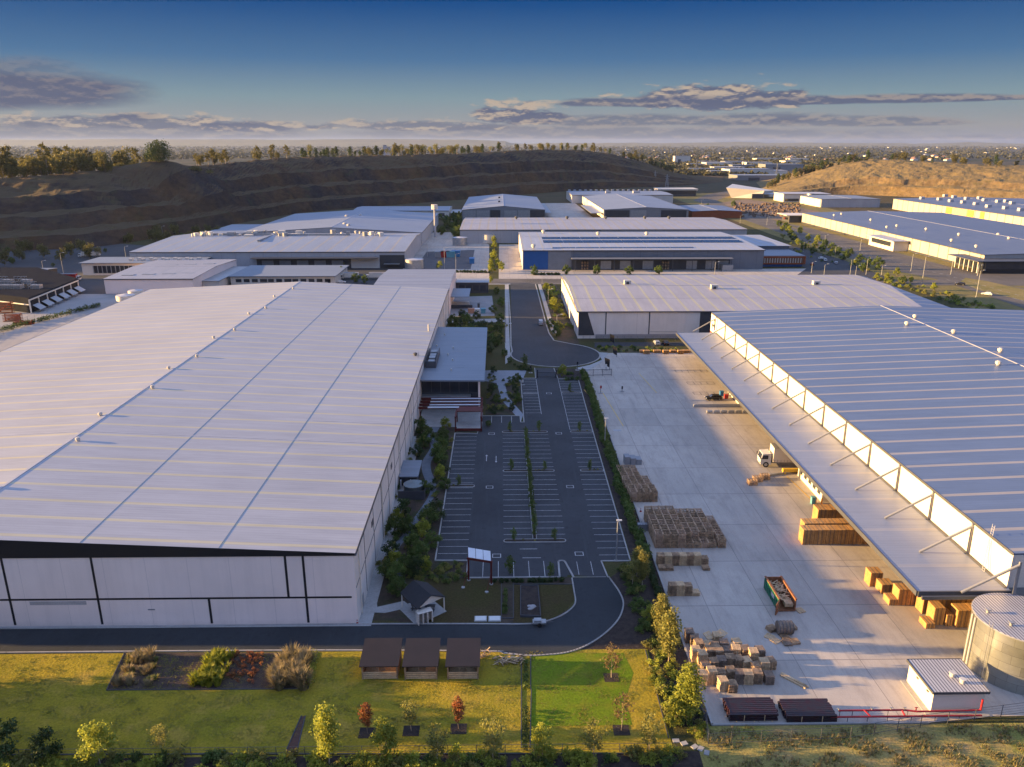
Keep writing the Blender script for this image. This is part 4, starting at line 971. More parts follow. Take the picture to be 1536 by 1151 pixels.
# far-left building with white portal columns and open steelwork on its roof
Pp = thing('factory_building', 'dark factory at the left edge with white portal frames and steel racks on top', 'factory', (-215, 330, 0))
def P_parts():
    y0 = 330
    pts = [tuple(G(x, y)[:2]) for x, y in ((-70, 455), (47, 470), (120, 438), (60, 420), (-90, 420))]
    m = MB(); m.prism(pts, 0, 6.6); m.build('wall', mat('matt factory wall', (.030, .031, .036), 1.0, spec=0.0), Pp)
    a = G(47, 470); b = G(120, 438); d = (b-a)
    for i in range(7):
        q = a+d*(i/6.0)*.98+Vector((.15, -.15, 0)); m = MB(); m.beam(q, q+Vector((0, 0, 5.6)), .45, .45); m.build('portal_column', M_warm, Pp)
        if i < 6:
            c = a+d*((i+.5)/6); n = Vector((-d.y, d.x, 0)).normalized()*-1
            m = MB(); m.add([tuple(c+n*.4+Vector((0, 0, 3.2))-d*.055), tuple(c+n*.4+Vector((0, 0, 3.2))+d*.055), tuple(c+n*3.4+Vector((0, 0, 1.2))+d*.055), tuple(c+n*3.4+Vector((0, 0, 1.2))-d*.055)], [(0, 1, 2, 3)]); m.build('loading_flap', M_steel, Pp)
    m = MB(); m.beam(a+Vector((.1, -.1, 5.6)), b+Vector((.1, -.1, 5.6)), .5, .5); m.build('white_beam', M_warm, Pp)
    e = G(-70, 455); m = MB(); m.beam(e+Vector((0, -.2, 3.6)), a+Vector((0, -.2, 3.6)), .4, .4); m.build('lower_beam', M_warm, Pp)
    rnd = random.Random(8)
    for i in range(24):
        t = rnd.random(); u = rnd.random()
        c = G(-62+i*7 if i < 16 else -62+(i-16)*9, 422+(i % 4)*4.0, 6.6); m = MB()
        for k in range(4): m.beam(c+Vector((k*1.6, 0, 0)), c+Vector((k*1.6, 0, 2.2)), .15, .15)
        m.beam(c+Vector((0, 0, 2.2)), c+Vector((6, 0, 2.2)), .2, .2); m.beam(c+Vector((0, 0, 1.2)), c+Vector((6, 0, 1.2)), .15, .15)
        if i % 2: m.box(c.x+.5, c.x+4.5, c.y+.5, c.y+3.5, 6.6, 8.3)
        m.build('roof_rack', M_steel, Pp)
P_parts()
Qq = shed('storage_shed', 'low dark shed with grey roof at the left edge below the quarry', -300, -236, 402, 418, 5.4, 6.0, 'x', R_off, M_dark, cat='shed')

# --- right-hand cluster
R1 = shed('warehouse', 'very long warehouse with slate-blue roof and sunlit white panel wall beside the estate road', 272, 398, 436, 712, 9.0, 10.6, 'y', R_R, W_R, at=331)
def R1_parts():
    for x, y in ((1251, 324), (1262, 322), (1306, 331), (1345, 340), (1389, 345), (1427, 362), (1438, 353), (1497, 353), (1513, 359), (1464, 371), (1330, 342)):
        p = G(x, y, 10.4); vent_on(R1, p.x, p.y, 10.2, 1.4)
    box_part(R1, 'corner_office', (266, 296, 426, 435.9, 0, 6.6), M_black); box_part(R1, 'corner_glass', (265.8, 265.99, 426.3, 452, 2.4, 6), M_glass)
    boxes_part(R1, 'corner_roof', [(262, 297, 425, 455, 6.6, 7.0)], M_gut)
    for i in range(6): box_part(R1, 'corner_column', (264+.2, 264.8, 428+i*4.4, 428.5+i*4.4, 0, 6.6), M_cream)
    box_part(R1, 'glass_front', (267, 295, 425.7, 425.99, 2.4, 6), M_glass)
    box_part(R1, 'mid_office', (262, 271.9, 520, 556, 0, 6.5), M_cream); box_part(R1, 'mid_office_glass', (261.8, 261.99, 524, 552, 2.6, 5.6), M_glass)
    box_part(R1, 'mid_office_roof', (260, 272, 518, 558, 6.5, 6.9), M_ridge)
    box_part(R1, 'north_office', (262, 276, 716, 735, 0, 6.4), M_char); box_part(R1, 'north_office_roof', (258, 280, 713, 738, 6.4, 6.9), M_warm); box_part(R1, 'north_sign', (259.6, 260.4, 720, 724, 2.6, 4.4), M_red)
    box_part(R1, 'plinth', (271.6, 271.96, 436, 712, 0, 1.2), M_dark)
R1_parts()
R2 = shed('warehouse', 'far right warehouse, slate-blue roof with white vents and yellow stripes on its wall', 430, 570, 560, 868, 11, 12.6, 'y', R_R, W_R)
def R2_parts():
    for zx, zy in ((1098, 335), (1173, 340), (1222, 347), (1275, 353), (1330, 360), (1383, 370), (1457, 377), (1522, 385), (1197, 328), (1235, 333), (1290, 340), (1345, 338), (1367, 347), (1425, 353), (1460, 352), (1485, 360)):
        p = G(1000+zx/2.8657, 180+zy/2.8657, 13); x = max(p.x, 436); z = 11.0+1.6*(1-abs(x-500)/70)
        box_part(R2, 'rooftop_unit', (x-2.0, x+2.0, p.y-2, p.y+2, z, z+2.6), M_ridge)
    for ya, yb in ((752, 762), (716, 726), (700, 706)): box_part(R2, 'yellow_panel', (429.6, 429.97, ya, yb, .2, 10.4), mat('mustard panel', (.55, .33, .07), .6))
    box_part(R2, 'tan_panel', (429.7, 429.98, 727, 751, .2, 10.4), mat('tan panel', (.42, .32, .22), .7))
R2_parts()
R3 = shed('warehouse', 'grey flat-topped warehouse between the cleared pad and the quarry wall', 360, 426, 890, 955, 9, 9.6, 'y', R_off, W_greyw)
box_part(R3, 'bright_wall', (359.6, 359.97, 892, 953, .2, 8.6), M_cream)
R3b = thing('factory_building', 'cream factory with a silver tank on its wall below the right quarry', 'factory', (375, 990, 0))
box_part(R3b, 'wall', (347, 404, 975, 1010, 0, 9.5), M_cream); box_part(R3b, 'roof', (346, 405, 974, 1011, 9.5, 9.9), M_ridge)
m = MB(); m.tube((378, 970, 0), (378, 970, 10.5), 4.5, 16); m.build('silver_tank', M_steel, R3b); box_part(R3b, 'window_band', (349, 366, 974.8, 974.98, 1, 4), M_glass)
R4 = thing('showroom', 'angular white showroom building beside the bend of the estate road', 'showroom', (330, 1080, 0))
m = MB(); q = [G(1097, 297), G(1141, 298), G(1160, 295), G(1110, 290)]
m.add([tuple(q[0]), tuple(q[1]), tuple(q[2]), tuple(q[3]), (q[0].x-8, q[0].y, 13), (q[1].x+4, q[1].y, 10), (q[2].x, q[2].y, 8), (q[3].x-12, q[3].y, 13)], [(0, 1, 5, 4), (1, 2, 6, 5), (2, 3, 7, 6), (3, 0, 4, 7), (4, 5, 6, 7)]); m.build('wall', M_warm, R4)
box_part(R4, 'dark_entry', (q[1].x-12, q[1].x+2, q[1].y-2, q[1].y-.2, 0, 6), M_char); box_part(R4, 'side_canopy', (q[1].x+5, q[1].x+28, q[1].y+2, q[1].y+24, 5, 5.6), M_ridge)
S1 = shed('warehouse', 'white warehouse with sawtooth roof edge beneath the far end of the quarry face', 86, 208, 960, 1040, 9.4, 10.2, 'x', R_K, M_cream)
boxes_part(S1, 'roof_fin', [(88+i*7, 91+i*7, 1036, 1039, 10.0, 11.6) for i in range(17)], M_ridge); boxes_part(S1, 'rooftop_unit', [(130, 136, 985, 990, 10, 12.6), (164, 172, 985, 992, 10, 12.6)], M_ridge)
S2 = shed('warehouse', 'pale-roofed warehouse with dark front panels in front of the sawtooth-edged shed', 98, 178, 750, 950, 9.0, 11.2, 'y', R_K, M_grey)
boxes_part(S2, 'side_wall', [(97.5, 97.9, 750.5, 949, .2, 8.7)], M_cream); boxes_part(S2, 'dark_panel', [(99, 122, 749.7, 749.98, .2, 8.5), (152, 176, 749.7, 749.98, .2, 8.5)], M_dark)
boxes_part(S2, 'awning', [(86, 97.3, 752, 850, 5.4, 5.8)], M_steel); boxes_part(S2, 'panel', [(123, 138, 749.7, 749.98, .2, 8.5)], M_steel)
S3 = thing('office_building', 'small white office with a strip window at the mouth of the quarry', 'office', (235, 1100, 0))
box_part(S3, 'wall', (215, 266, 1085, 1110, 0, 8), M_char); box_part(S3, 'roof', (213, 268, 1083, 1112, 8, 10), M_warm); box_part(S3, 'window_band', (216, 265, 1084.8, 1084.98, 3, 6.5), M_glass)
S4 = shed('warehouse', 'blue-grey roofed shed right of the pale-roofed warehouse, beside the estate road', 184, 232, 760, 830, 6.5, 7.5, 'y', R_D, M_orange)

# ================================================================== YARD OBJECTS
for i, (px, py, h, lb) in enumerate(((8, 470, 5, 'orange-red steel scaffold stack, rear one at the left edge'), (20, 482, 3, 'orange-red steel scaffold stack, middle one at the left edge'), (36, 487, 1.4, 'low orange-red steel stack nearest the hedge at the left edge'))):
    p = G(px, py); r = thing('scaffold_stack', lb, 'scaffold', tuple(p))
    for k in range(5):
        mb = MB(); z = h*(k+.3)/5
        mb.beam((p.x-3.5, p.y-1, z), (p.x+3.5, p.y-1, z+.2), .3, .25); mb.beam((p.x-3.5, p.y+1, z+.1), (p.x+3.5, p.y+1, z), .3, .25); mb.beam((p.x-3+k*1.4, p.y-1.3, z), (p.x-2.6+k*1.4, p.y+1.4, z+.4), .3, .25)
        mb.build('scaffold_bar', M_orange, r)
    for sx in (-3, 3): mb = MB(); mb.beam((p.x+sx, p.y, 0), (p.x+sx, p.y, h), .3, .3); mb.build('upright', M_orange, r)
# --- pallets
def mk_pallet(name, m):
    mb = MB()
    for i in range(7): y = -.57+i*.19; mb.box(-.6, .6, y-.06, y+.06, .125, .15)
    for y in (-.55, 0, .55): mb.box(-.6, .6, y-.05, y+.05, .022, .125) if False else mb.box(-.05+y, .05+y, -.6, .6, .022, .125)
    for y in (-.54, 0, .54): mb.box(-.6, .6, y-.06, y+.06, 0, .022)
    o = mb.build(name, m); COL.objects.unlink(o); return o
PAL = [mk_pallet('pallet', m) for m in (M_wood, M_wood_g, M_wood_l)]
PALN = mk_pallet('pallet', M_wood_n)
TOTAL_PAL = 0
def pallet(kind, x, y, z, rz, label, group, tilt=0.0, cat='pallet'):
    global TOTAL_PAL
    p = (PAL+[PALN])[kind]; o = p.copy(); COL.objects.link(o); o.location = (x, y, z); o.rotation_euler = (tilt, 0, rz)
    tag(o, label, cat, group); TOTAL_PAL += 1; return o
prnd = random.Random(12)
TALL = 1.0; PMASS = []
def stack(x, y, n, kind, rz, where, group, z0=.052):
    tone = ('brown', 'grey', 'pale', 'orange new')[kind]
    n = int(round(n*TALL)); low = max(0, n-4)
    for i in range(low): PMASS.append((x+prnd.uniform(-.04, .04), y+prnd.uniform(-.04, .04), z0+i*.152, rz+prnd.uniform(-.05, .05), kind))
    for i in range(low, n):
        top = i == n-1
        lab = f'{"topmost" if top else ordn(i+1)+" lowest"} {tone} pallet, {where}'
        pallet(kind, x+prnd.uniform(-.04, .04), y+prnd.uniform(-.04, .04), z0+i*.152, rz+prnd.uniform(-.05, .05), lab, group)
def pile():
    global TALL
    TALL = 1.55
    g = 'loose stacks of used pallets at the near corner of the yard'
    # pixel of stack base, layers, kind, twist
    S = []
    rows = [((1030, 960), (1034, 975), (1040, 990)), ]
    lst = [(1033, 962, 8, 1), (1041, 969, 7, 1), (1047, 979, 8, 0), (1042, 992, 9, 2), (1052, 998, 9, 2),
           (1075, 962, 5, 2), (1062, 973, 4, 2), (1072, 977, 5, 0), (1085, 973, 5, 1), (1104, 972, 5, 2), (1064, 985, 6, 0), (1077, 986, 6, 0), (1090, 984, 5, 1), (1103, 983, 6, 2), (1117, 984, 6, 1), (1129, 991, 7, 2), (1139, 984, 5, 1),
           (1058, 1012, 7, 1), (1069, 1003, 6, 0), (1081, 1000, 6, 1), (1094, 997, 6, 0), (1106, 999, 6, 0), (1118, 1000, 5, 2), (1145, 1006, 7, 2), (1155, 1002, 6, 0),
           (1053, 1026, 8, 2), (1066, 1024, 9, 2), (1080, 1022, 7, 0), (1094, 1019, 7, 0), (1107, 1023, 7, 1), (1121, 1024, 7, 2), (1135, 1023, 7, 0), (1152, 1024, 6, 1), (1133, 1009, 6, 0),
           (1083, 1034, 7, 3), (1097, 1036, 5, 0)]
    for i, (px, py, n, k) in enumerate(lst):
        p = G(px, py); k2 = 2 if k == 3 else k
        lab = f'the {ordn(i+1)} stack of the jumbled pile beside the garden trees'
        stack(p.x, p.y, n, k2, prnd.uniform(-.15, .15), lab, g)
    for px, py, z, r, t, w in ((1062, 950, .9, .5, .35, 'askew on the back of the jumbled pile'), (1102, 966, .9, .3, .3, 'leaning at the right of the jumbled pile'), (1082, 946, .9, .8, .15, 'standing proud behind the jumbled pile')):
        p = G(px, py+12); pallet(2, p.x, p.y, z, r, f'pale loose pallet {w}', g, t)
    TALL = 1.0
    # rows beside the hedge
    g2 = 'double row of pallet stacks beside the hedge strip'
    for i in range(11):
        x = 27.4+i*.68; k = (0, 2, 0)[i % 3]; n = 10 if 1 < i < 10 else 5
    p0 = G(990, 851)
    for i in range(6):
        stack(p0.x+.2+i*1.25, p0.y+.9, 13, (0, 2)[i % 2], .02, f'the {ordn(i+1)} stack from the hedge in the long double row', g2)
    for i, (dx, n) in enumerate(((.2, 4), (1.45, 4), (7.6, 3), (-.6, 8) if False else (7.7, 9))):
        stack(p0.x+dx, p0.y-(.7 if i != 3 else -.9), n, 0, 0, f'the {("short", "squat", "outlying", "end")[i]} stack in front of the long double row', g2)
    g3 = 'small group of pallet stacks standing alone beside the hedge strip'
    p0 = G(1003, 894)
    for i, n in enumerate((13, 13, 12, 4)):
        stack(p0.x+.6+i*1.25, p0.y+.4+(.0 if i < 3 else 0), n, (0, 2, 0, 2)[i], 0, f'the {ordn(i+1)} stack of the group of four standing alone', g3)
    g4 = 'pallets lying around the open skip container'
    for px, py, n, k, r, w in ((1157, 946, 4, 0, .4, 'left behind the round bundle'), (1163, 962, 1, 2, .6, 'lying flat in front of the bundle'), (1180, 966, 2, 1, .1, 'before the round bundle'), (1178, 958, 2, 0, .2, 'propped against the round bundle'),
                            (1192, 964, 2, 0, .15, 'farthest right before the bundle'), (1200, 917, 1, 2, .3, 'beside the open end of the skip'), (1154, 956, 1, 2, .8, 'thrown down left of the bundle'), (1187, 943, 3, 0, .1, 'behind the bundle on the right')):
        p = G(px, py); stack(p.x, p.y, n, k, r, f'the heap {w}', g4)
pile()
def pallet_mass():
    mats = [M_wood, M_wood_g, M_wood_l]; mb = MB()
    for x, y, z, rz, k in PMASS:
        n0 = len(mb.v); src = PAL[k].data; ca, sa = math.cos(rz), math.sin(rz)
        mb.add([(x+v.co.x*ca-v.co.y*sa, y+v.co.x*sa+v.co.y*ca, z+v.co.z) for v in src.vertices], [tuple(p.vertices) for p in src.polygons], k)
    tag(mb.build('pallet_mass', mats), 'used wooden pallets lying hidden low in the many stacks of the yard', 'pallets', kind='stuff')
pallet_mass()
# open frame crates: the big block stacked four high
def mk_crate():
    mb = MB()
    for x in (-.62, 0, .62):
        mb.box(x-.06, x+.06, -.9, .9, 0, .1)
    for y in (-.88, -.3, .3, .88): mb.box(-.66, .66, y-.05, y+.05, .1, .16); mb.box(-.66, .66, y-.05, y+.05, .44, .5)
    for x in (-.62, .62):
        for y in (-.88, -.3, .3, .88): mb.box(x-.05, x+.05, y-.05, y+.05, .16, .44)
        mb.box(x-.05, x+.05, -.9, .9, .5, .56); mb.box(x-.035, x+.035, -.9, .9, .27, .36)
    for y in (-.88, .88): mb.box(-.62, .62, y-.03, y+.03, .27, .36)
    o = mb.build('timber_crate', M_wood); COL.objects.unlink(o); return o
CR = mk_crate(); CR2 = CR.copy(); CR2.data = CR.data.copy(); CR2.data.materials[0] = mat('pinkish crate timber', (.46, .31, .20), .85, (.27, .18, .12), 1.1, fine=.3)
def crate(x, y, z, rz, label, group, alt=False):
    o = (CR2 if alt else CR).copy(); COL.objects.link(o); o.location = (x, y, z); o.rotation_euler = (0, 0, rz); return tag(o, label, 'crate', group)
def crates():
    g = 'block of open timber crates stacked beside the hedge strip'
    p0 = G(982, 823)
    for i in range(9):
        nlev = 4
        for j in range(6 if i < 8 else 5):
            y = p0.y+.9+j*1.92+(0 if i < 4 else -.1); x = p0.x+.7+i*1.37
            if i == 8: x += .35
            nl = (5 if i < 4 else (2 if (j == 0) else 4)) if i < 8 else 3
            for k in range(nl):
                crate(x, y, .052+k*.56, 0, f'{"topmost" if k == nl-1 else ordn(k+1)+" level"} crate of the near block, {ordn(i+1)} column from hedge, {ordn(j+1)} row back', g, (i+j) % 3 == 0)
    g = 'stack of open timber crates by the far hedge, holding grey mesh'
    p0 = G(948, 754)
    for i in range(4):
        for j in range(8):
            if i == 3 and j > 4: continue
            for k in range(4 if j < 2 else 3):
                dx = -j*.1
                crate(p0.x+.3+i*1.38+dx, p0.y+.9+j*1.92, .052+k*.56, 0, f'{"topmost" if k == (3 if j < 2 else 2) else ordn(k+1)+" level"} crate of the far hedge stack, {ordn(i+1)} column, {ordn(j+1)} row back', g, (i*3+j) % 4 == 0)
    g = 'crates standing in the sunlit middle of the yard near the truck'
    for px, py, w in ((1128, 727, 'nearest the camera'), (1136, 722, 'in the middle'), (1147, 719, 'closest to the truck')):
        p = G(px, py); 
        crate(p.x, p.y, .052, math.pi/2+.1, f'lower open crate {w} in the row of three by the truck', g)
        crate(p.x, p.y, .612, math.pi/2+.1, f'upper open crate {w} in the row of three by the truck', g)
crates()
m = MB(); p = G(935, 698); 
for i in range(3): m.box(p.x+.3+i*1.3, p.x+1.5+i*1.3, p.y, p.y+2.2, .052, 1.9-.3*i)
tag(m.build('wrapped_bundle', M_grey), 'grey wrapped bundle at the far end of the crate stack by the hedge', 'bundle')
# new pallets packed and strapped under the canopy edge
def pack(name, x0, x1, y0, y1, h, label, group):
    """solid block of stacked pallets: every layer a deck and a gap"""
    r = thing(name, label, 'pallet pack', ((x0+x1)/2, (y0+y1)/2, .052), 0, group)
    b = MB(); nz = int(h/.145)
    for k in range(nz):
        z = .052+k*.145; b.box(x0, x1, y0, y1, z+.085, z+.145)
        for c in ((x0+.04, x0+.18), ((x0+x1)/2-.07, (x0+x1)/2+.07), (x1-.18, x1-.04)): b.box(c[0], c[1], y0+.03, y1-.03, z, z+.085)
    b.build('stacked_decks', M_wood_n, r)
    t = MB()
    nn = int((x1-x0)/.22)
    for i in range(nn): x = x0+(x1-x0)*i/nn; t.box(x, x+.15, y0, y1, .052+nz*.145+.002, .052+nz*.145+.03)
    t.build('top_slats', M_wood_n, r)
    s = MB()
    for f in (.33, .67): x = x0+(x1-x0)*f; s.box(x-.02, x+.02, y0-.02, y1+.02, .06, .052+nz*.145+.045)
    s.build('strap', M_gut, r); return r
g = 'strapped packs of new orange pallets at the canopy edge'
xa = G(1203, 818)
K = 1
for i in range(6):
    pack('pallet_pack', xa.x+i*2.1, xa.x+i*2.1+2.0, xa.y, xa.y+2.0, 2.9, f'{ordn(i+1)} orange pallet pack from the left in the front row of the middle canopy stack', g)
for i in range(4):
    pack('pallet_pack', xa.x+1.0+i*2.1, xa.x+1.0+i*2.1+2.0, xa.y+2.3, xa.y+4.3, 3.1, f'{ordn(i+1)} orange pallet pack from the left in the second row behind the middle stack', g)
for i in range(3):
    pack('pallet_pack', xa.x+5.2+i*2.1, xa.x+5.2+i*2.1+2.0, xa.y+6.8, xa.y+9.2, 3.6, f'{ordn(i+1)} tall orange pallet pack from the left in the rear row of the middle stack', g)
xb = G(1333, 909)
for i, (dx, h) in enumerate(((0, 1.1), (1.3, 2.8), (3.4, 2.3), (5.5, 1.7), (7.6, 1.9))):
    pack('pallet_pack', xb.x+dx, xb.x+dx+(1.2 if i == 0 else 2.0), xb.y, xb.y+2, h, f'{ordn(i+1)} orange pallet pack from the left in the row reaching under the canopy corner', g)
pack('pallet_pack', xb.x-.6, xb.x+1.4, xb.y+5.4, xb.y+7.4, 2.6, 'orange pallet pack standing alone at the canopy edge beyond the corner row', g)
pack('pallet_pack', xb.x+.3, xb.x+2.3, xb.y+3.3, xb.y+5.3, 1.6, 'low orange pallet pack between the lone pack and the corner row', g)
xc = G(1388, 944)
for i, (dx, dy, h, w) in enumerate(((0, 0, 1.0, 1.4), (1.0, .9, 2.9, 1.6), (2.8, .6, 1.9, 1.0), (4.1, 0.2, 3.0, 1.9), (6.1, 0.2, 3.0, 1.8))):
    pack('pallet_pack', xc.x+dx+(.5 if i else 0), xc.x+dx+w+(.5 if i else 0), xc.y+dy, xc.y+dy+2, h, f'{ordn(i+1)} orange pallet pack from the left in the row beside the water tank', g)
for i in range(4):
    pack('pallet_pack', xc.x+1.4+i*2.2, xc.x+3.4+i*2.2, xc.y+3.8, xc.y+5.8, 3.2, f'{ordn(i+1)} orange pallet pack from the left in the back row near the water tank', g)

# --- skip container with its door swung open
SK = thing('skip_container', 'long green and rusty open-top skip full of scrap timber, its end door hanging open', 'skip', (43.8, 107, 0))
m = MB()
m.box(42.45, 42.6, 103.8, 110.5, .15, 2.15, 1); m.box(45.0, 45.15, 103.8, 110.5, .15, 2.15, 0); m.box(42.6, 45.0, 110.35, 110.5, .15, 2.15, 0); m.box(42.6, 45, 103.8, 110.35, .15, .3, 0)
for i in range(9):
    y = 104+i*.78; m.box(42.36, 42.449, y, y+.12, .2, 2.0, 1); m.box(45.151, 45.24, y, y+.12, .2, 2.0, 0)
m.box(42.38, 42.68, 103.8, 110.55, 2.151, 2.27, 0); m.box(44.92, 45.22, 103.8, 110.55, 2.151, 2.27, 0)
m.build('body', [M_rust, M_green], SK)
m = MB(); m.box(40.9, 42.3, 101.9, 102.05, .2, 2.1, 0, rz=.0); m.box(40.95, 42.3, 101.8, 101.899, .9, 1.1); 
for v in range(len(m.v)):
    x, y, z = m.v[v]; a = .95; m.v[v] = (42.45+(x-42.3)*math.cos(a)-(y-102)*math.sin(a), 103.8+(x-42.3)*math.sin(a)+(y-102)*math.cos(a), z)
m.build('end_door', M_rust, SK)
m = MB(); m.box(42.33, 42.355, 105.6, 106.9, 1.1, 1.7); m.build('label_plate', M_carwhite, SK)
m = MB(); r_ = random.Random(3)
for i in range(90):
    c = Vector((42.8+r_.random()*2, 105+r_.random()*5.1, .9+r_.random()*.9)); d = Vector((r_.uniform(-1, 1), r_.uniform(-1, 1), r_.uniform(-.35, .35))).normalized()*r_.uniform(.4, .9)
    a, b = c-d, c+d
    a.x = min(max(a.x, 42.7), 44.9); b.x = min(max(b.x, 42.7), 44.9); a.y = max(a.y, 104); b.y = min(b.y, 110.2)
    m.beam(a, b, .12, .04)
tag(m.build('scrap_timber', M_wood_l), 'tangled heap of broken scrap timber lying inside the open-top skip', 'scrap timber', kind='stuff')
stack(44.2, 104.6, 7, 2, 0, 'the stack inside the open end of the skip', 'pallets lying around the open skip container', .31)
p = G(1176, 950); BR = thing('round_bundle', 'dark round slatted bundle lying between the skip door and the loose pallets', 'bundle', (p.x, p.y, 0))
m = MB(); m.tube((p.x-1.1, p.y, 1.0), (p.x+1.1, p.y, 1.0), .95, 20); m.build('core', M_wood_g, BR)
for i in range(5): x = p.x-1.05+i*.5; m = MB(); m.tube((x, p.y, 1.0), (x+.1, p.y, 1.0), 1.0, 20); m.build('hoop', M_gut, BR)
# --- sawn beams lying on the slab
m = MB(); a = G(1170, 1014); b = G(1208, 1034)
for k in range(3): o_ = Vector((k*.16, k*.22, 0)); m.beam(a+o_+Vector((0, 0, .16)), b+o_+Vector((.3*(k == 1), 0, .16)), .18, .2)
tag(m.build('timber_beam', M_wood_l), 'bundle of three pale timber beams lying aslant on the concrete near the pallets', 'timber')
# --- pipe bundles
def pipes(px0, px1, py, n, label, m1):
    a = G(px0, py); b = G(px1, py); r = thing('pipe_bundle', label, 'pipe bundle', (a.x, a.y, .05), 0, 'bundles of dark steel sections at the near edge of the yard')
    mb = MB(); rr = random.Random(int(px0))
    for lay in range(3):
        for i in range(n):
            y = a.y+.2+i*.36; z = .15+lay*.34
            mb.box(a.x+rr.uniform(0, .3), b.x-rr.uniform(0, .3), y, y+.28, z, z+.26)
    mb.build('steel_section', m1, r)
    for f in (.15, .5, .85): x = a.x+(b.x-a.x)*f; k = MB(); k.box(x, x+.12, a.y+.05, a.y+.4+n*.36, .05, .15); k.build('bearer', M_wood_l, r)
    for f in (.3, .7): x = a.x+(b.x-a.x)*f; k = MB(); k.box(x, x+.07, a.y+.12, a.y+.199, .15, 1.0); k.build('timber_stake', M_wood_l, r)
M_maroon = mat('maroon steel', (.035, .010, .014), .4, (.02, .02, .026), 1.5)
pipes(1093, 1170, 1085, 9, 'left of the two dark bundles of steel sections lying at the yard edge', M_maroon)
pipes(1179, 1257, 1087, 9, 'right of the two dark bundles of steel sections, nearer the red pipes', M_maroon)
# --- red fire main along the edge
FM = thing('fire_main', 'red fire main on short stands running along the yard edge to the pump house', 'fire pipe', (48, 80.6, 0))
def rp(pts, r, name='pipe'):
    for a, b in zip(pts, pts[1:]): mb = MB(); mb.tube(a, b, r, 10); mb.build(name, M_pipe, FM)
Y1, Y2 = 80.9, 79.95
rp([(42.2, Y1, .9), (50.5, Y1, .9), (52.0, Y1-.3, .9), (60.0, Y1-.3, 1.0)], .12); rp([(40.8, Y2, .75), (59.8, Y2, .75)], .12); rp([(60.0, Y1-.3, 1.0), (60.0, Y1-.3, 2.6)], .13); rp([(50.2, Y1, .9), (50.2, Y2, .75)], .12); rp([(45.3, Y1-.1, 1.1), (45.9, Y2, .75)], .1)
for x in (42.4, 44, 46, 48.5, 51): m = MB(); m.tube((x, Y1, .05), (x, Y1, .8), .04, 6); m.build('stand', M_gut, FM)
for x in (41, 43, 45.5, 48, 51, 54, 57): m = MB(); m.tube((x, Y2, .0), (x, Y2, .65), .04, 6); m.build('stand', M_gut, FM)
for x in (42.2, 46.4, 48.8, 50.5, 52): m = MB(); m.tube((x, Y1, .8), (x, Y1, 1.25), .07, 8); m.tube((x-.2, Y1, 1.25), (x+.2, Y1, 1.25), .05, 6); m.build('valve', M_steel if x < 51 else M_pipe, FM)
# --- pump house and tank
PH = thing('pump_house', 'small white pump house with corrugated roof beside the big steel tank', 'pump house', (57.4, 84.4, 0))
box_part(PH, 'wall', (54.2, 60.8, 81.4, 87.4, .0, 3.1), M_warm)
m = MB(); m.box(53.95, 61.05, 81.15, 87.65, 3.1, 3.3); m.build('roof', R_corr, PH)
for b in ((53.85, 53.95, 81.1, 87.7, 3.02, 3.34), (61.05, 61.15, 81.1, 87.7, 3.02, 3.34), (53.95, 61.05, 81.05, 81.15, 3.02, 3.34), (53.95, 61.05, 87.65, 87.75, 3.02, 3.34)): box_part(PH, 'roof_trim', b, M_gut)
for x, y in ((58.0, 84.2), (58.6, 82.9)):
    m = MB(); m.tube((x, y, 3.3), (x, y, 3.8), .3, 14); m.tube((x, y, 3.8), (x, y, 3.9), .42, 14); m.build('roof_vent', M_vent, PH)
for y in (82.4, 84.9): box_part(PH, 'wall_lamp', (54.05, 54.199, y, y+.4, 2.3, 2.45), M_gut)
box_part(PH, 'slab', (53.4, 61.4, 80.6, 87.8, 0, .12), M_conc)
TK = thing('water_tank', 'big round galvanised water tank with ribbed flat roof behind the pump house', 'tank', (70.2, 90, 0))
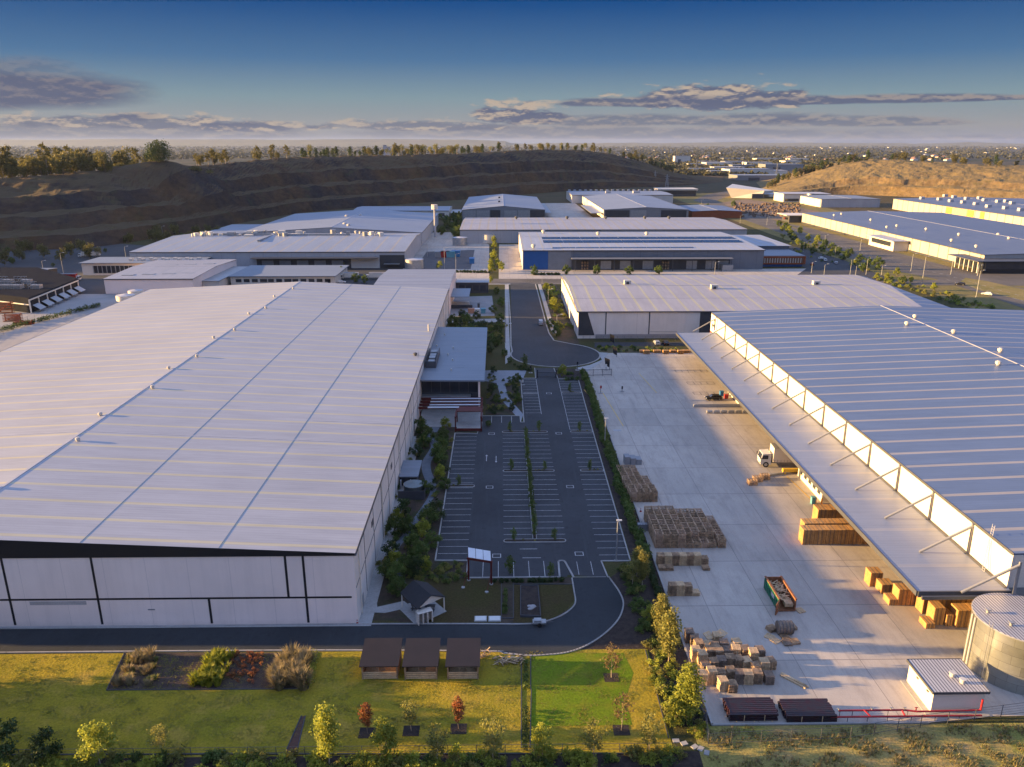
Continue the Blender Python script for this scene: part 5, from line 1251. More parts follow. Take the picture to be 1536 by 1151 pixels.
def tankparts():
    cx, cy, r, h = 70.2, 90.0, 6.0, 7.9
    m, b = newmat('tank sheets', .32, .75, .5); nt, N, L, M, mix, sp, noise, rng, scale = tools(m)
    ang = M('ARCTAN2', M('SUBTRACT', sp.outputs[1], cy), M('SUBTRACT', sp.outputs[0], cx))
    row = M('FLOOR', M('DIVIDE', sp.outputs[2], 1.32)); u = M('FRACT', M('ADD', M('MULTIPLY', ang, 2.4), M('MULTIPLY', row, .5))); v = M('FRACT', M('DIVIDE', sp.outputs[2], 1.32))
    seam = M('MAXIMUM', M('LESS_THAN', u, .012), M('LESS_THAN', v, .03))
    cv = N.new('ShaderNodeCombineXYZ'); L.new(row, cv.inputs[0]); L.new(M('FLOOR', M('ADD', M('MULTIPLY', ang, 2.4), M('MULTIPLY', row, .5))), cv.inputs[1]); wn = N.new('ShaderNodeTexWhiteNoise'); L.new(cv.outputs[0], wn.inputs[0])
    c = mix(seam, (.40, .41, .38), (.2, .2, .19)); c = scale(c, M('MULTIPLY', rng(wn.outputs[0], 0, 1, .85, 1.1), rng(noise(1.2, 6, .7), .3, .7, .9, 1.08))); L.new(c, b.inputs['Base Color'])
    s = MB(); s.tube((cx, cy, 0.02), (cx, cy, h), r, 72, cap=False); s.build('shell', m, TK, smooth=True)
    t = MB(); n = 72
    pts = [(cx+r*1.01*math.cos(2*math.pi*i/n), cy+r*1.01*math.sin(2*math.pi*i/n)) for i in range(n)]
    t.prism(pts, h, h+.12)
    t.build('roof', R_corr, TK)
    t = MB()
    for i in range(n):
        a, b2 = 2*math.pi*i/n, 2*math.pi*(i+1)/n
        t.tube((cx+(r+.06)*math.cos(a), cy+(r+.06)*math.sin(a), h), (cx+(r+.06)*math.cos(b2), cy+(r+.06)*math.sin(b2), h), .09, 6, cap=False)
    t.build('rim', M_steel, TK)
    for dx, dy in ((-4.2, 1.2), (-2.9, -1.8)):
        t = MB(); t.tube((cx+dx, cy+dy, h+.1), (cx+dx, cy+dy, h+.6), .2, 10); t.box(cx+dx-.3, cx+dx+.3, cy+dy-.3, cy+dy+.3, h+.6, h+.68); t.build('roof_cowl', M_steel, TK)
    for a in (2.9, 3.05): t = MB(); t.tube((cx+(r+.2)*math.cos(a), cy+(r+.2)*math.sin(a), .1), (cx+(r+.2)*math.cos(a), cy+(r+.2)*math.sin(a), h-.2), .1, 8); t.build('down_pipe', M_ridge, TK)
    a = 3.5; t = MB()
    for q in (-.04, .04): t.tube((cx+(r+.25)*math.cos(a+q), cy+(r+.25)*math.sin(a+q), .1), (cx+(r+.25)*math.cos(a+q), cy+(r+.25)*math.sin(a+q), h+.9), .03, 6)
    for k in range(26): t.tube((cx+(r+.25)*math.cos(a-.04), cy+(r+.25)*math.sin(a-.04), .3+k*.32), (cx+(r+.25)*math.cos(a+.04), cy+(r+.25)*math.sin(a+.04), .3+k*.32), .02, 5)
    t.build('ladder', M_steel, TK)
tankparts()

# --- vehicles (built along +x, then placed)
def wheel(root, x, y, r=.33, w=.22):
    t = MB(); t.tube((x, y-w/2, r), (x, y+w/2, r), r, 18); o = t.build('wheel', M_rubber, root, local=True)
    s = 1 if y > 0 else -1
    t = MB(); t.tube((x, y+s*(w/2), r), (x, y+s*(w/2+.012), r), r*.58, 14); t.build('rim', M_steel, o, local=True)
def mk_car(name, label, paint, L=4.6, H=1.5, van=False, ute=False):
    r = thing(name, label, 'car')
    w = .88
    prof = [(-L/2, .35), (-L/2, .95), (-L/2+.25, 1.0), (-L*.36, H*.97), (-L*.05, H), (L*.10, H*.98), (L*.25, 1.0), (L*.45, .85), (L/2, .7), (L/2, .35)]
    if van: prof = [(-L/2, .35), (-L/2, 1.2), (-L/2+.15, H), (L*.22, H), (L*.36, 1.1), (L/2-.1, .95), (L/2, .6), (L/2, .35)]
    b = MB(); lo = [p for p in prof]
    n = len(prof)
    vs = [(x, (-w if z < 1.02 else -w*.80), z) for x, z in prof]+[(x, (w if z < 1.02 else w*.80), z) for x, z in prof]
    b.add(vs, [tuple(range(n)), tuple(range(2*n-1, n-1, -1))]+[(i, i+n, (i+1) % n+n, (i+1) % n) for i in range(n)])
    b.build('body', paint, r, local=True)
    g = MB(); zt = H*.93
    for s in (-1, 1):
        g.add([(-L*.37, s*(w*.90), 1.03), (L*.20, s*(w*.90), 1.03), (L*.10, s*(w*.83), zt), (-L*.32, s*(w*.83), zt)], [(0, 1, 2, 3)])
    g.build('side_window', M_glass, r, local=True)
    g = MB(); g.add([(L*.255, -.72, 1.03), (L*.255, .72, 1.03), (L*.125, .62, zt+.03), (L*.125, -.62, zt+.03)], [(0, 1, 2, 3)]); g.build('windscreen', M_glass, r, local=True)
    g = MB(); x = -L/2+.24 if not van else -L/2-.01; g.add([(x-.02, .68, 1.04), (x-.02, -.68, 1.04), (-L*.375, -.6, H*.93), (-L*.375, .6, H*.93)], [(0, 1, 2, 3)]); g.build('rear_window', M_glass, r, local=True)
    for x in (-L*.31, L*.31):
        for s in (-1, 1): wheel(r, x, s*.80)
    for s in (-1, 1):
        g = MB(); g.box(L/2-.12, L/2+.015, s*.62-.16, s*.62+.16, .62, .78); g.build('headlight', M_carwhite, r, local=True)
        g = MB(); g.box(-L/2-.015, -L/2+.1, s*.68-.12, s*.68+.12, .72, .92); g.build('tail_light', M_pipe, r, local=True)
    return r
def put(o, p, rz): o.location = (p.x, p.y, .06); o.rotation_euler = (0, 0, rz)
put(mk_car('parked_car', 'black hatchback parked across the sunlit yard beside the canopy edge', M_carblack), G(1070, 600), math.pi*1.0+.06)
put(mk_car('parked_van', 'silver van with white load parked at the kerb of the street behind the turning head', M_carsilver, 4.9, 1.9, True), G(811, 487), math.pi/2)
put(mk_car('parked_car', 'white car driving on the estate road at the right edge', M_carwhite), G(1480, 443), 2.4)
put(mk_car('parked_car', 'white car parked beside the road near the orange-framed office', M_carwhite), G(1233, 389), .3)
c1 = mk_car('parked_car', 'dark car parked in front of the wide low striped-roof warehouse', M_carblack); put(c1, G(998, 517), math.pi/2)
c1 = mk_car('parked_car', 'silver car parked next to the dark one under the far warehouse wall', M_carsilver); put(c1, G(985, 517), math.pi/2)
c1 = mk_car('parked_car', 'white car parked behind the left warehouse beside a lime tree', M_carwhite); put(c1, G(512, 425, 0), .1)
c1 = mk_car('parked_car', 'white car parked below the long low windowed building', M_carwhite); put(c1, G(412, 426, 0), .1)

for i, (px, py, pt, nm) in enumerate(((1180, 398, M_carwhite, 'white'), (1196, 402, M_carsilver, 'silver'), (1160, 404, M_carred, 'red'))):
    c1 = mk_car('parked_car', f'{nm} car parked on the dark lot right of the orange-framed office', pt); put(c1, G(px+58, py-6), 1.2)
for i, (px, py, pt, nm) in enumerate(((1440, 428, M_carblack, 'dark'),)):
    c1 = mk_car('parked_car', f'{nm} car on the estate road before the black corner office', pt); put(c1, G(px, py), 2.5)
def mk_truck(name, label, paint, boxm, Lb=6.6, loc=None, rz=0, hb=2.5):
    """rigid truck facing -x"""
    r = thing(name, label, 'truck')
    m = MB(); m.box(-3.4, Lb-.2, -.45, .45, .62, .85); m.build('chassis', M_char, r, local=True)
    prof = [(-4.6, .5), (-4.66, 1.3), (-4.35, 2.35), (-3.0, 2.45), (-2.85, .5)]
    b = MB(); n = len(prof); vs = [(x, -1.05, z) for x, z in prof]+[(x, 1.05, z) for x, z in prof]
    b.add(vs, [tuple(range(n)), tuple(range(2*n-1, n-1, -1))]+[(i, i+n, (i+1) % n+n, (i+1) % n) for i in range(n)]); b.build('cab', paint, r, local=True)
    g = MB(); g.add([(-4.64, -.95, 1.42), (-4.64, .95, 1.42), (-4.40, .9, 2.25), (-4.40, -.9, 2.25)], [(0, 1, 2, 3)]); g.build('windscreen', M_glass, r, local=True)
    for s in (-1, 1):
        g = MB(); g.add([(-4.45, s*1.06, 1.45), (-3.4, s*1.06, 1.45), (-3.4, s*1.06, 2.15), (-4.25, s*1.06, 2.15)], [(0, 1, 2, 3)]); g.build('side_window', M_glass, r, local=True)
        g = MB(); g.box(-4.75, -4.65, s*1.2-.08, s*1.2+.08, 1.5, 2.0); g.build('mirror', M_black, r, local=True)
        g = MB(); g.box(-4.69, -4.6, s*.8-.15, s*.8+.15, .7, .9); g.build('headlight', M_steel, r, local=True)
    b = MB(); b.box(-2.6, Lb, -1.22, 1.22, 1.0, 1.0+hb); o = b.build('load_box', boxm, r, local=True)
    b = MB(); b.box(-2.62, Lb+.02, -1.25, 1.25, 1.0+hb, 1.06+hb); b.build('top_frame', M_steel, o, local=True)
    b = MB(); b.box(-2.5, Lb-.1, -1.0, 1.0, 1.061+hb, 1.075+hb); b.build('dark_cover', mat('grey tarpaulin', (.20, .20, .21), .7), o, local=True)
    b = MB()
    for i in range(16): x = -2.4+i*(Lb+2.2)/15; b.box(x-.02, x+.02, -1.235, -1.221, 1.05, 1.45)
    b.build('curtain_strap', M_char, o, local=True)
    for x in (-3.7, Lb-2.2, Lb-1.1):
        for s in (-1, 1): wheel(r, x, s*.95, .48, .3)
    r.location = loc; r.rotation_euler = (0, 0, rz); return r
p = G(1163, 700); mk_truck('box_truck', 'white curtain-sided truck nosing out from under the canopy into the yard', M_carwhite, M_warm, 6.0, (p.x+2.6, p.y+.6, .05), -.06).scale = (1.32, 1.32, 1.32)
p = G(108, 421); mk_truck('box_truck', 'red-sided truck with white cab in the lot between the left factory and the hill', M_carwhite, M_carred, 8, (p.x, p.y, .05), math.pi)
p = G(210, 412); mk_truck('box_truck', 'dark blue trailer truck parked before the west office wing', M_carwhite, mat('navy curtain', (.02, .04, .12), .6), 9, (p.x, p.y, .05), math.pi)
p = G(130, 386); mk_truck('box_truck', 'white truck parked at the foot of the quarry beside a white shed', M_carwhite, M_cream, 8, (p.x, p.y, .05), .2)
p = G(556, 419); mk_truck('box_truck', 'white trailer truck parked in the lane behind the far end of the left warehouse', M_carwhite, M_cream, 9, (p.x+2, p.y, .05), .0)
p = G(527, 419); mk_truck('box_truck', 'second white truck in the lane, nearer the low windowed building', M_carwhite, M_cream, 5, (p.x-1, p.y, .05), .0)
# --- bins and small kit
def mk_box_thing(name, label, cat, p, sx, sy, sz, m, lid=None, rz=0.0, group=None):
    r = thing(name, label, cat, (p.x, p.y, .055), rz, group)
    b = MB(); b.add([(-sx*.92/2, -sy*.92/2, 0), (sx*.92/2, -sy*.92/2, 0), (sx*.92/2, sy*.92/2, 0), (-sx*.92/2, sy*.92/2, 0), (-sx/2, -sy/2, sz), (sx/2, -sy/2, sz), (sx/2, sy/2, sz), (-sx/2, sy/2, sz)],
          [(3, 2, 1, 0), (4, 5, 6, 7), (0, 1, 5, 4), (1, 2, 6, 5), (2, 3, 7, 6), (3, 0, 4, 7)]); b.build('body', m, r, local=True)
    b = MB(); b.box(-sx/2-.05, sx/2+.05, -sy/2-.05, sy/2+.05, sz, sz+.12); b.build('lid', lid or m, r, local=True); return r
for (px, py, m_, nm) in ((659, 386, M_steel, 'grey'), (668, 386, M_carred, 'red'), (676, 386, M_teal, 'teal'), (684, 385, M_binblue, 'blue')):
    mk_box_thing('waste_skip', f'{nm} waste bin in the row of bins on the dark gravel pad', 'bin', G(px, py), 5.5, 4, 3.6, m_, group='row of coloured bins on the gravel pad')
mk_box_thing('waste_skip', 'dark blue bin standing apart at the right edge of the gravel pad', 'bin', G(708, 395), 3, 6, 3, M_binblue)
for i, (px, py, m_, w, nm) in enumerate(((707, 470, M_terra, 2.8, 'terracotta stack'), (716, 470, M_carwhite, 2.2, 'pinkish white bin'), (725, 470, M_teal, 2.0, 'teal bin'), (718, 462, M_char, 1, 'dark small bin'))):
    mk_box_thing('waste_bin', f'{nm} in the small service yard beside the street', 'bin', G(px, py), w, 2, 1.9, m_)
sk = thing('storage_shelter', 'low shelter of white and dark bins beside the small far warehouse', 'shelter', (-16, 310, 0))
for i in range(5): m = MB(); q = G(678+i*5.2, 459); m.box(q.x, q.x+1.5, q.y, q.y+1.8, .05, 1.6); m.build('bin', M_cream, sk)
m = MB(); a = G(676, 463); m.box(a.x, a.x+9.5, a.y, a.y+.3, .05, 1.5); m.build('rail', M_char, sk)
# wrapped rolls and barrier under the canopy
for i in range(6):
    p = G(1064+i*11, 620); r = thing('wrapped_roll', f'{ordn(i+1)} grey wrapped roll from the left in the row behind the black car', 'roll', (p.x, p.y, .05), 0, 'row of wrapped rolls in the yard')
    m = MB(); m.tube((p.x-.7, p.y, .45), (p.x+.7, p.y, .45), .45, 12); m.build('wrap', M_steel, r); m = MB(); m.tube((p.x-.75, p.y, .45), (p.x+.75, p.y, .45), .14, 8); m.build('core_tube', M_wood_l, r)
m = MB(); a = G(1040, 611); b = G(1110, 611); m.box(a.x, b.x, a.y-.25, a.y+.25, .05, .75); m.box(a.x+.2, b.x-.2, a.y-.12, a.y+.12, .75, .9)
tag(m.build('concrete_barrier', M_conc_l), 'long low concrete barrier across the bay between the black car and the rolls', 'barrier')
p = G(1187, 710); r = thing('lifting_beam', 'yellow steel lifting beam lying on the ground beside the truck', 'lifting beam', (p.x, p.y, .05))
m = MB(); m.box(p.x-2, p.x+2.2, p.y-.35, p.y+.35, .4, 1.1); m.build('beam', M_yellow, r)
for dx in (-1.6, 1.8): m = MB(); m.box(p.x+dx-.1, p.x+dx+.1, p.y-.7, p.y+.7, .05, .4); m.build('foot', M_yellow, r)
m = MB(); a = G(1143, 716); b = G(1196, 708); m.beam(a+Vector((0, 0, .25)), b+Vector((0, 0, .25)), .35, .35); tag(m.build('steel_section', M_steel), 'long grey steel section lying between the crates and the yellow beam', 'steel beam')
for i, (px, py) in enumerate(((1223, 755), (1232, 757))):
    p = G(px, py); m = MB(); m.tube((p.x, p.y, .05), (p.x, p.y, 1.3), .16, 10); m.tube((p.x, p.y, 1.3), (p.x, p.y, 1.36), .12, 10)
    tag(m.build('bollard', M_orange if False else mat('bollard orange', (.75, .30, .05), .6)), f'{"left" if i == 0 else "right"} of the two orange bollards before the white dock office', 'bollard', 'orange bollards before the dock office')
mk_box_thing('water_cooler', 'pale blue cabinet beside the orange bollards at the dock office', 'cabinet', G(1219, 756), .8, .8, 1.4, M_teal)
mk_box_thing('supply_bin', 'blue bin at the wall of the far dock office', 'bin', G(1082, 594), 1, 1, 1.3, M_binblue); mk_box_thing('supply_bin', 'red bin next to the blue one at the far dock office', 'bin', G(1089, 598), 1, 1, 1.1, M_pipe)
# cones
CN = None
for i, (px, py, w) in enumerate(((951, 768, 'first, nearest the hedge'), (961, 768, 'second, out on the slab'), (955, 783, 'third, behind the grey cage'), (536, 936, 'alone at the warehouse corner by the drive'))):
    p = G(px, py); r = thing('traffic_cone', f'red traffic cone, {w}', 'traffic cone', (p.x, p.y, .06))
    m = MB(); m.tube((p.x, p.y, .09), (p.x, p.y, .8), .17, 12, r2=.03); m.build('cone', M_pipe, r); m = MB(); m.box(p.x-.2, p.x+.2, p.y-.2, p.y+.2, .06, .09); m.build('base', M_pipe, r)
    m = MB(); m.tube((p.x, p.y, .38), (p.x, p.y, .55), .125, 12, r2=.085, cap=False); m.build('white_band', M_carwhite, r)
cg = thing('steel_cage', 'grey steel cage trolley between the hedge and the crate block', 'cage', tuple(G(963, 795)))
p = G(963, 795); m = MB(); m.box(p.x-1, p.x+1, p.y-.6, p.y+.6, .1, .25); m.build('base', M_grey, cg)
for i in range(5):
    for j in range(2): m = MB(); x = p.x-1+i*.5; y = p.y-.55+j*1.1; m.box(x-.03, x+.03, y-.03, y+.03, .25, 2.0 if i in (0, 4) else 1.6); m.build('bar', M_grey, cg)
m = MB(); m.box(p.x-.9, p.x+.9, p.y-.45, p.y+.45, .25, 1.3); m.build('load', M_grey, cg)
# gate
GT = thing('sliding_gate', 'open palisade gate leaf standing across the yard entrance by the turning head', 'gate', tuple(G(897, 563)))
a = G(876, 565); b = G(917, 564)
m = MB()
for z in (.4, 2.1): m.beam(a+Vector((0, 0, z)), b+Vector((0, 0, z)), .1, .12)
m.build('rail', M_gut, GT)
for i in range(4): q = a.lerp(b, i/3); m = MB(); m.beam(q, q+Vector((0, 0, 2.3)), .14, .14); m.build('post', M_gut, GT)
m = MB()
for i in range(40): q = a.lerp(b, i/39); m.beam(q+Vector((0, 0, .4)), q+Vector((0, 0, 2.1)), .03, .03)
m.build('pickets', M_gut, GT)
a = G(806, 567); b = G(834, 567); GT2 = thing('swing_gate', 'low black gate across the top of the car park behind the turning head', 'gate', tuple(a))
m = MB(); 
for z in (.3, 1.7): m.beam(a+Vector((0, 0, z)), b+Vector((0, 0, z)), .1, .12)
m.build('rail', M_black, GT2)
m = MB()
for i in range(34): q = a.lerp(b, i/33); m.beam(q+Vector((0, 0, .3)), q+Vector((0, 0, 1.7)), .03, .03)
m.build('pickets', M_black, GT2)
for i, q in enumerate((a, b)): m = MB(); m.beam(q, q+Vector((0, 0, 2.6)), .3, .3); m.build('post', M_black, GT2)
# banners / black mesh leaf at the entry, intercom posts
for i, (px, py, h, w, lb) in enumerate(((914, 556, 3.6, 1.6, 'black leaning banner nearest the yard gate'), (925, 536, 3.2, 1.4, 'black leaning banner on the verge behind the first'), (921, 516, 3.0, 1.6, 'small dark banner beside the side drive'))):
    p = G(px, py); r = thing('banner_sign', lb, 'banner', tuple(p)); m = MB(); m.tube(p, p+Vector((0, 0, h)), .07, 6); m.build('pole', M_gut, r)
    m = MB(); m.add([(p.x, p.y, h-2.6), (p.x, p.y, h), (p.x-w, p.y+.5, h+.6), (p.x-w*.8, p.y+.4, h-2.0), (p.x, p.y+.05, h-2.6), (p.x, p.y+.05, h), (p.x-w, p.y+.55, h+.6), (p.x-w*.8, p.y+.45, h-2.0)], [(0, 1, 2, 3), (7, 6, 5, 4), (0, 3, 7, 4), (1, 0, 4, 5), (2, 1, 5, 6), (3, 2, 6, 7)]); m.build('cloth', M_black, r)
for (px, py, h, lb, mm) in ((901, 590, 2.4, 'thin intercom post with red base in the yard entrance lane', M_pipe), (933, 588, 1.8, 'dark framed card reader beside the yellow yard marking', M_char), (866, 556, 3, 'dark post at the kerb of the turning head beside the lime shrub', M_black), (796, 560, 2.6, 'dark post by the car park gate on its left', M_black), (909, 556, 2.2, 'white post beside the yard gate', M_carwhite), (784, 578, 1.8, 'small white sign post at the head of the front path', M_carwhite)):
    p = G(px, py); r = thing('entry_post', lb, 'post', tuple(p)); m = MB(); m.beam(p, p+Vector((0, 0, h)), .14, .14); m.build('post', M_gut, r); m = MB(); m.box(p.x-.25, p.x+.25, p.y-.2, p.y-.1, h-.9, h-.1); m.build('panel', mm, r); m = MB(); m.box(p.x-.6, p.x+.6, p.y-.4, p.y+.4, .07, .2); m.build('base', M_conc, r)
# lumps of stone / timber along the yard garden
for i, (px, w) in enumerate(((963, 1.6), (970, 2.2), (986, 2.6), (999, 2), (1010, 2.2), (1021, 2.0), (1030, 2.4))):
    p = G(px, 530+(i % 2)*1.5); pack('pallet_pack', p.x-w/2, p.x+w/2, p.y, p.y+1.4, 1.0+.3*(i % 2), f'{ordn(i+1)} low timber pack from the left along the far garden edge of the yard', 'low timber packs along the far garden edge')

# ================================================================== PLANTING
def leaf_mesh(name, centers, radii, n, size, m, seed=0, flat=1.0, squash=.9):
    """many leaf-sized faces scattered through a set of blobs"""
    g = np.random.default_rng(seed); c = np.array(centers, float); r = np.array(radii, float)
    w = r**2; w = w/w.sum(); k = g.choice(len(c), n, p=w)
    d = g.normal(size=(n, 3)); d /= np.linalg.norm(d, axis=1)[:, None]
    rad_ = r[k]*(g.random(n)**.45)*(1+.12*g.normal(size=n))
    p = c[k]+d*rad_[:, None]*np.array([1, 1, squash])
    nrm = d+g.normal(size=(n, 3))*.8; nrm /= np.linalg.norm(nrm, axis=1)[:, None]
    t = np.cross(nrm, g.normal(size=(n, 3))); t /= np.linalg.norm(t, axis=1)[:, None]; b = np.cross(nrm, t)
    s = (size*(.6+.8*g.random(n)))[:, None]
    v = np.stack([p-t*s*.5, p-b*s*.32, p+t*s*.5, p+b*s*.32], 1).reshape(-1, 3)
    v[:, 2] = np.maximum(v[:, 2], .02)
    me = D.meshes.new(name); me.vertices.add(4*n); me.vertices.foreach_set('co', v.astype(np.float32).ravel())
    me.loops.add(4*n); me.loops.foreach_set('vertex_index', np.arange(4*n, dtype=np.int32)); me.polygons.add(n)
    me.polygons.foreach_set('loop_start', np.arange(0, 4*n, 4, dtype=np.int32)); me.polygons.foreach_set('loop_total', np.full(n, 4, np.int32))
    me.materials.append(m); me.update(calc_edges=True); me.validate(); return me
def hidden(o): COL.objects.unlink(o); return o
PROTO = {}
def mk_tree(key, h, r, n, leaf, m, barkm, trunk_h=.3, shape='round', nb=9, seed=1, tr=.10, name='tree', lsq=.9):
    rd = random.Random(seed*77+5); cs = []; rs = []
    for i in range(nb):
        t = (i+.5)/nb; z = h*(trunk_h+(1-trunk_h)*t)*.94
        if shape == 'round': e = math.sin(math.pi*(.12+.83*t))
        elif shape == 'column': e = .9*math.sin(math.pi*(.10+.80*t))**.6
        elif shape == 'cone': e = 1.05-t*.85
        elif shape == 'umbrella': e = .45+.75*t if t < .85 else .8
        else: e = .55+.5*rd.random()
        a = i*2.4+rd.random(); q = r*e*(.35+.45*rd.random()) if shape not in ('cone', 'column') else r*e*.30
        cs.append((q*math.cos(a), q*math.sin(a), z)); rs.append(max(.12*r, r*e*(.42+.25*rd.random()) if shape not in ('cone', 'column') else r*e*.72))
    me = leaf_mesh('crown_'+key, cs, rs, n, leaf, m, seed, squash=lsq)
    t = MB(); top = h*(trunk_h+.45*(1-trunk_h)); bend = r*.06
    pts = [(0, 0, 0), (bend, 0, top*.35), (-bend, bend, top*.7), (0, 0, top)]
    for i, (a, b) in enumerate(zip(pts, pts[1:])): t.tube(a, b, tr*(1-i*.25), 7, r2=tr*(1-(i+1)*.25))
    for c in cs[:max(3, nb//2)]:
        z0 = min(top, max(h*trunk_h*.7, c[2]-r*.7)); t.tube((0, 0, z0), c, tr*.35, 5, r2=tr*.12)
    tm = t.build('trunk', barkm); hidden(tm)
    PROTO[key] = (name, me, tm.data)
    return key
def tree(key, x, y, z, s, label, group=None, cat=None, rz=None, sz=None, nm=None):
    n0, cm, tm = PROTO[key]; nm = nm or ('sapling' if key == 'small' else 'gum_tree' if key.startswith('hill') or key.startswith('gum') else n0); cat = cat or nm.replace('_', ' '); r = thing(nm, label, cat, (x, y, z), prnd.uniform(0, 6.28) if rz is None else rz, group)
    r.scale = (s, s, sz if sz else s*prnd.uniform(.92, 1.08))
    for q, me in (('crown', cm), ('trunk', tm)): o = D.objects.new(q, me); COL.objects.link(o); adopt(o, r)
    return r
BULK = []
def bulk_shrub(key, x, y, z, s):
    me = PROTO[key][1]; n = len(me.vertices); v = np.empty(n*3, np.float32); me.vertices.foreach_get('co', v); v = v.reshape(-1, 3)
    a = prnd.uniform(0, 6.28); c, t = math.cos(a), math.sin(a)
    q = np.stack([v[:, 0]*c-v[:, 1]*t, v[:, 0]*t+v[:, 1]*c, v[:, 2]], 1)*s+np.array([x, y, z]); BULK.append((q, me.materials[0]))
def shrub(key, x, y, z, s, label, group=None, cat='shrub', nm='shrub'):
    me = PROTO[key][1]; o = D.objects.new(nm, me); COL.objects.link(o); o.location = (x, y, z); o.rotation_euler = (0, 0, prnd.uniform(0, 6.28))
    o.scale = (s, s, s*prnd.uniform(.8, 1.15)); return tag(o, label, cat, group)
mk_tree('gum', 8.4, 2.0, 2600, .30, L_lime, M_barkp, .16, 'column', 12, 3, .09)
mk_tree('gum_round', 6.2, 2.0, 2100, .28, L_lime, M_barkp, .25, 'round', 10, 5, .08)
mk_tree('gum_olive', 8.5, 1.9, 2200, .32, L_gum, M_barkp, .2, 'column', 12, 7, .09)
mk_tree('thin', 6.5, 1.7, 520, .26, L_brown, M_barkp, .3, 'round', 9, 9, .06)
mk_tree('thin_lime', 6.2, 1.8, 800, .28, L_gum, M_barkp, .3, 'round', 10, 11, .06)
mk_tree('red', 5.0, 1.1, 900, .26, L_red, M_bark, .28, 'column', 8, 13, .06)
mk_tree('bushy', 4.6, 1.9, 1900, .30, L_green, M_bark, .08, 'round', 9, 15, .09)
mk_tree('bushy_lime', 4.4, 1.5, 1500, .28, L_lime, M_bark, .12, 'round', 9, 16, .08)
mk_tree('darktree', 4.2, 1.7, 1500, .28, L_dark, M_bark, .1, 'round', 9, 17, .09)
mk_tree('small', 2.4, .75, 320, .22, L_green, M_bark, .12, 'column', 6, 19, .05)
mk_tree('hill', 10, 4.2, 700, .95, L_hill, M_bark, .22, 'irr', 10, 21, .22)
mk_tree('hill_tall', 14, 3.6, 560, .9, L_hill, M_barkp, .4, 'irr', 9, 23, .22)
mk_tree('hill_open', 13, 4.4, 380, .85, L_gum, M_barkp, .45, 'umbrella', 7, 25, .25)
mk_tree('hill_dark', 12, 3.6, 600, .9, L_dark, M_bark, .15, 'column', 8, 27, .25)
mk_tree('fig', 21, 12.5, 4200, 1.1, L_dark, M_bark, .10, 'round', 16, 29, .6)
def mk_shrub(key, cs, rs, n, s, m, seed, sq=.8): PROTO[key] = ('shrub', leaf_mesh('foliage_'+key, cs, rs, n, s, m, seed, squash=sq), None)
for i, (k, m) in enumerate((('s_green', L_green), ('s_dark', L_dark), ('s_lime', L_lime), ('s_olive', L_gum))):
    mk_shrub(k, [(0, 0, .45), (.4, .2, .4), (-.35, .3, .5), (.1, -.4, .35), (0, .1, .8)], [.5, .4, .42, .4, .35], 260, .2, m, 40+i)
mk_shrub('s_hill', [(0, 0, 1.2), (1.6, .5, 1), (-1.5, .3, 1.1)], [1.6, 1.3, 1.3], 180, .6, L_hill, 50)
def blade_mesh(key, n, h, r, m, seed, w=.05):
    g = random.Random(seed); mb = MB()
    for i in range(n):
        a = g.uniform(0, 6.28); q = r*math.sqrt(g.random())*.5; x, y = q*math.cos(a), q*math.sin(a); hh = h*g.uniform(.6, 1.1); l = r*g.uniform(.3, 1)
        dx, dy = -math.sin(a)*w, math.cos(a)*w
        mx, my = x+l*.4*math.cos(a), y+l*.4*math.sin(a); ex, ey = x+l*math.cos(a), y+l*math.sin(a)
        mb.add([(x-dx, y-dy, 0), (x+dx, y+dy, 0), (mx+dx*.8, my+dy*.8, hh*.7), (mx-dx*.8, my-dy*.8, hh*.7), (ex, ey, hh)], [(0, 1, 2, 3), (3, 2, 4)])
    o = mb.build('blades', m); hidden(o); PROTO[key] = ('grass_clump', o.data, None)
blade_mesh('flax', 60, 1.1, .8, L_yel, 1, .06); blade_mesh('straw', 130, 1.5, 1.0, L_straw, 2, .045); blade_mesh('reed', 80, .8, .6, L_gum, 3, .05); blade_mesh('tuft', 40, .5, .5, L_straw, 4, .04)

# trees along the near edge (pixel of the foot, kind, scale)
NEAR = [(494, 1146, 'gum', 1.02, 'tall lime-green young gum at the bottom edge beside the bark strip'),
 (551, 1100, 'red', 1.0, 'red-leaved slender tree, left of the two red trees on the lawn'),
 (688, 1094, 'red', .95, 'red-topped slender tree, right of the two red trees on the lawn'),
 (579, 1140, 'gum_round', .98, 'full lime-green tree on the lawn just right of the left red tree'),
 (617, 1097, 'thin_lime', .75, 'sparse small green tree in a square bed between the two red trees'),
 (657, 1146, 'thin_lime', .95, 'sparse lime tree in front of the right red tree'),
 (740, 1143, 'thin_lime', 1.0, 'pale thin tree left of the narrow mulch bed at the bottom'),
 (813, 1140, 'gum_round', .82, 'olive tree just right of the narrow mulch bed at the bottom'),
 (891, 1137, 'thin_lime', .95, 'thin pale tree at the bottom of the bright green turf'),
 (917, 1017, 'thin', .95, 'thin yellow-brown tree in a square bed at the top right of the lawn'),
 (932, 1096, 'thin', .9, 'thin brown tree in a square bed at the right edge of the lawn'),
 (974, 1130, 'thin_lime', .9, 'sparse tree at the lower right corner of the lawn near the fence'),
 (151, 1150, 'gum_round', 1.08, 'bushy tree with sunlit yellow crown at the bottom left'),
 (243, 1134, 'thin_lime', .75, 'small sparse tree at the bottom left, right of the bushy yellow one'),
 (70, 1140, 'darktree', 1.05, 'dark round tree at the bottom left, left of the bushy yellow one'),
 (5, 1136, 'darktree', 1.25, 'dark tree cut by the left edge of the picture')]
for px, py, k, s, lb in NEAR:
    p = G(px, py); tree(k, p.x, p.y, .03, s, lb, 'young trees along the near edge of the lawn')
sb = MB()
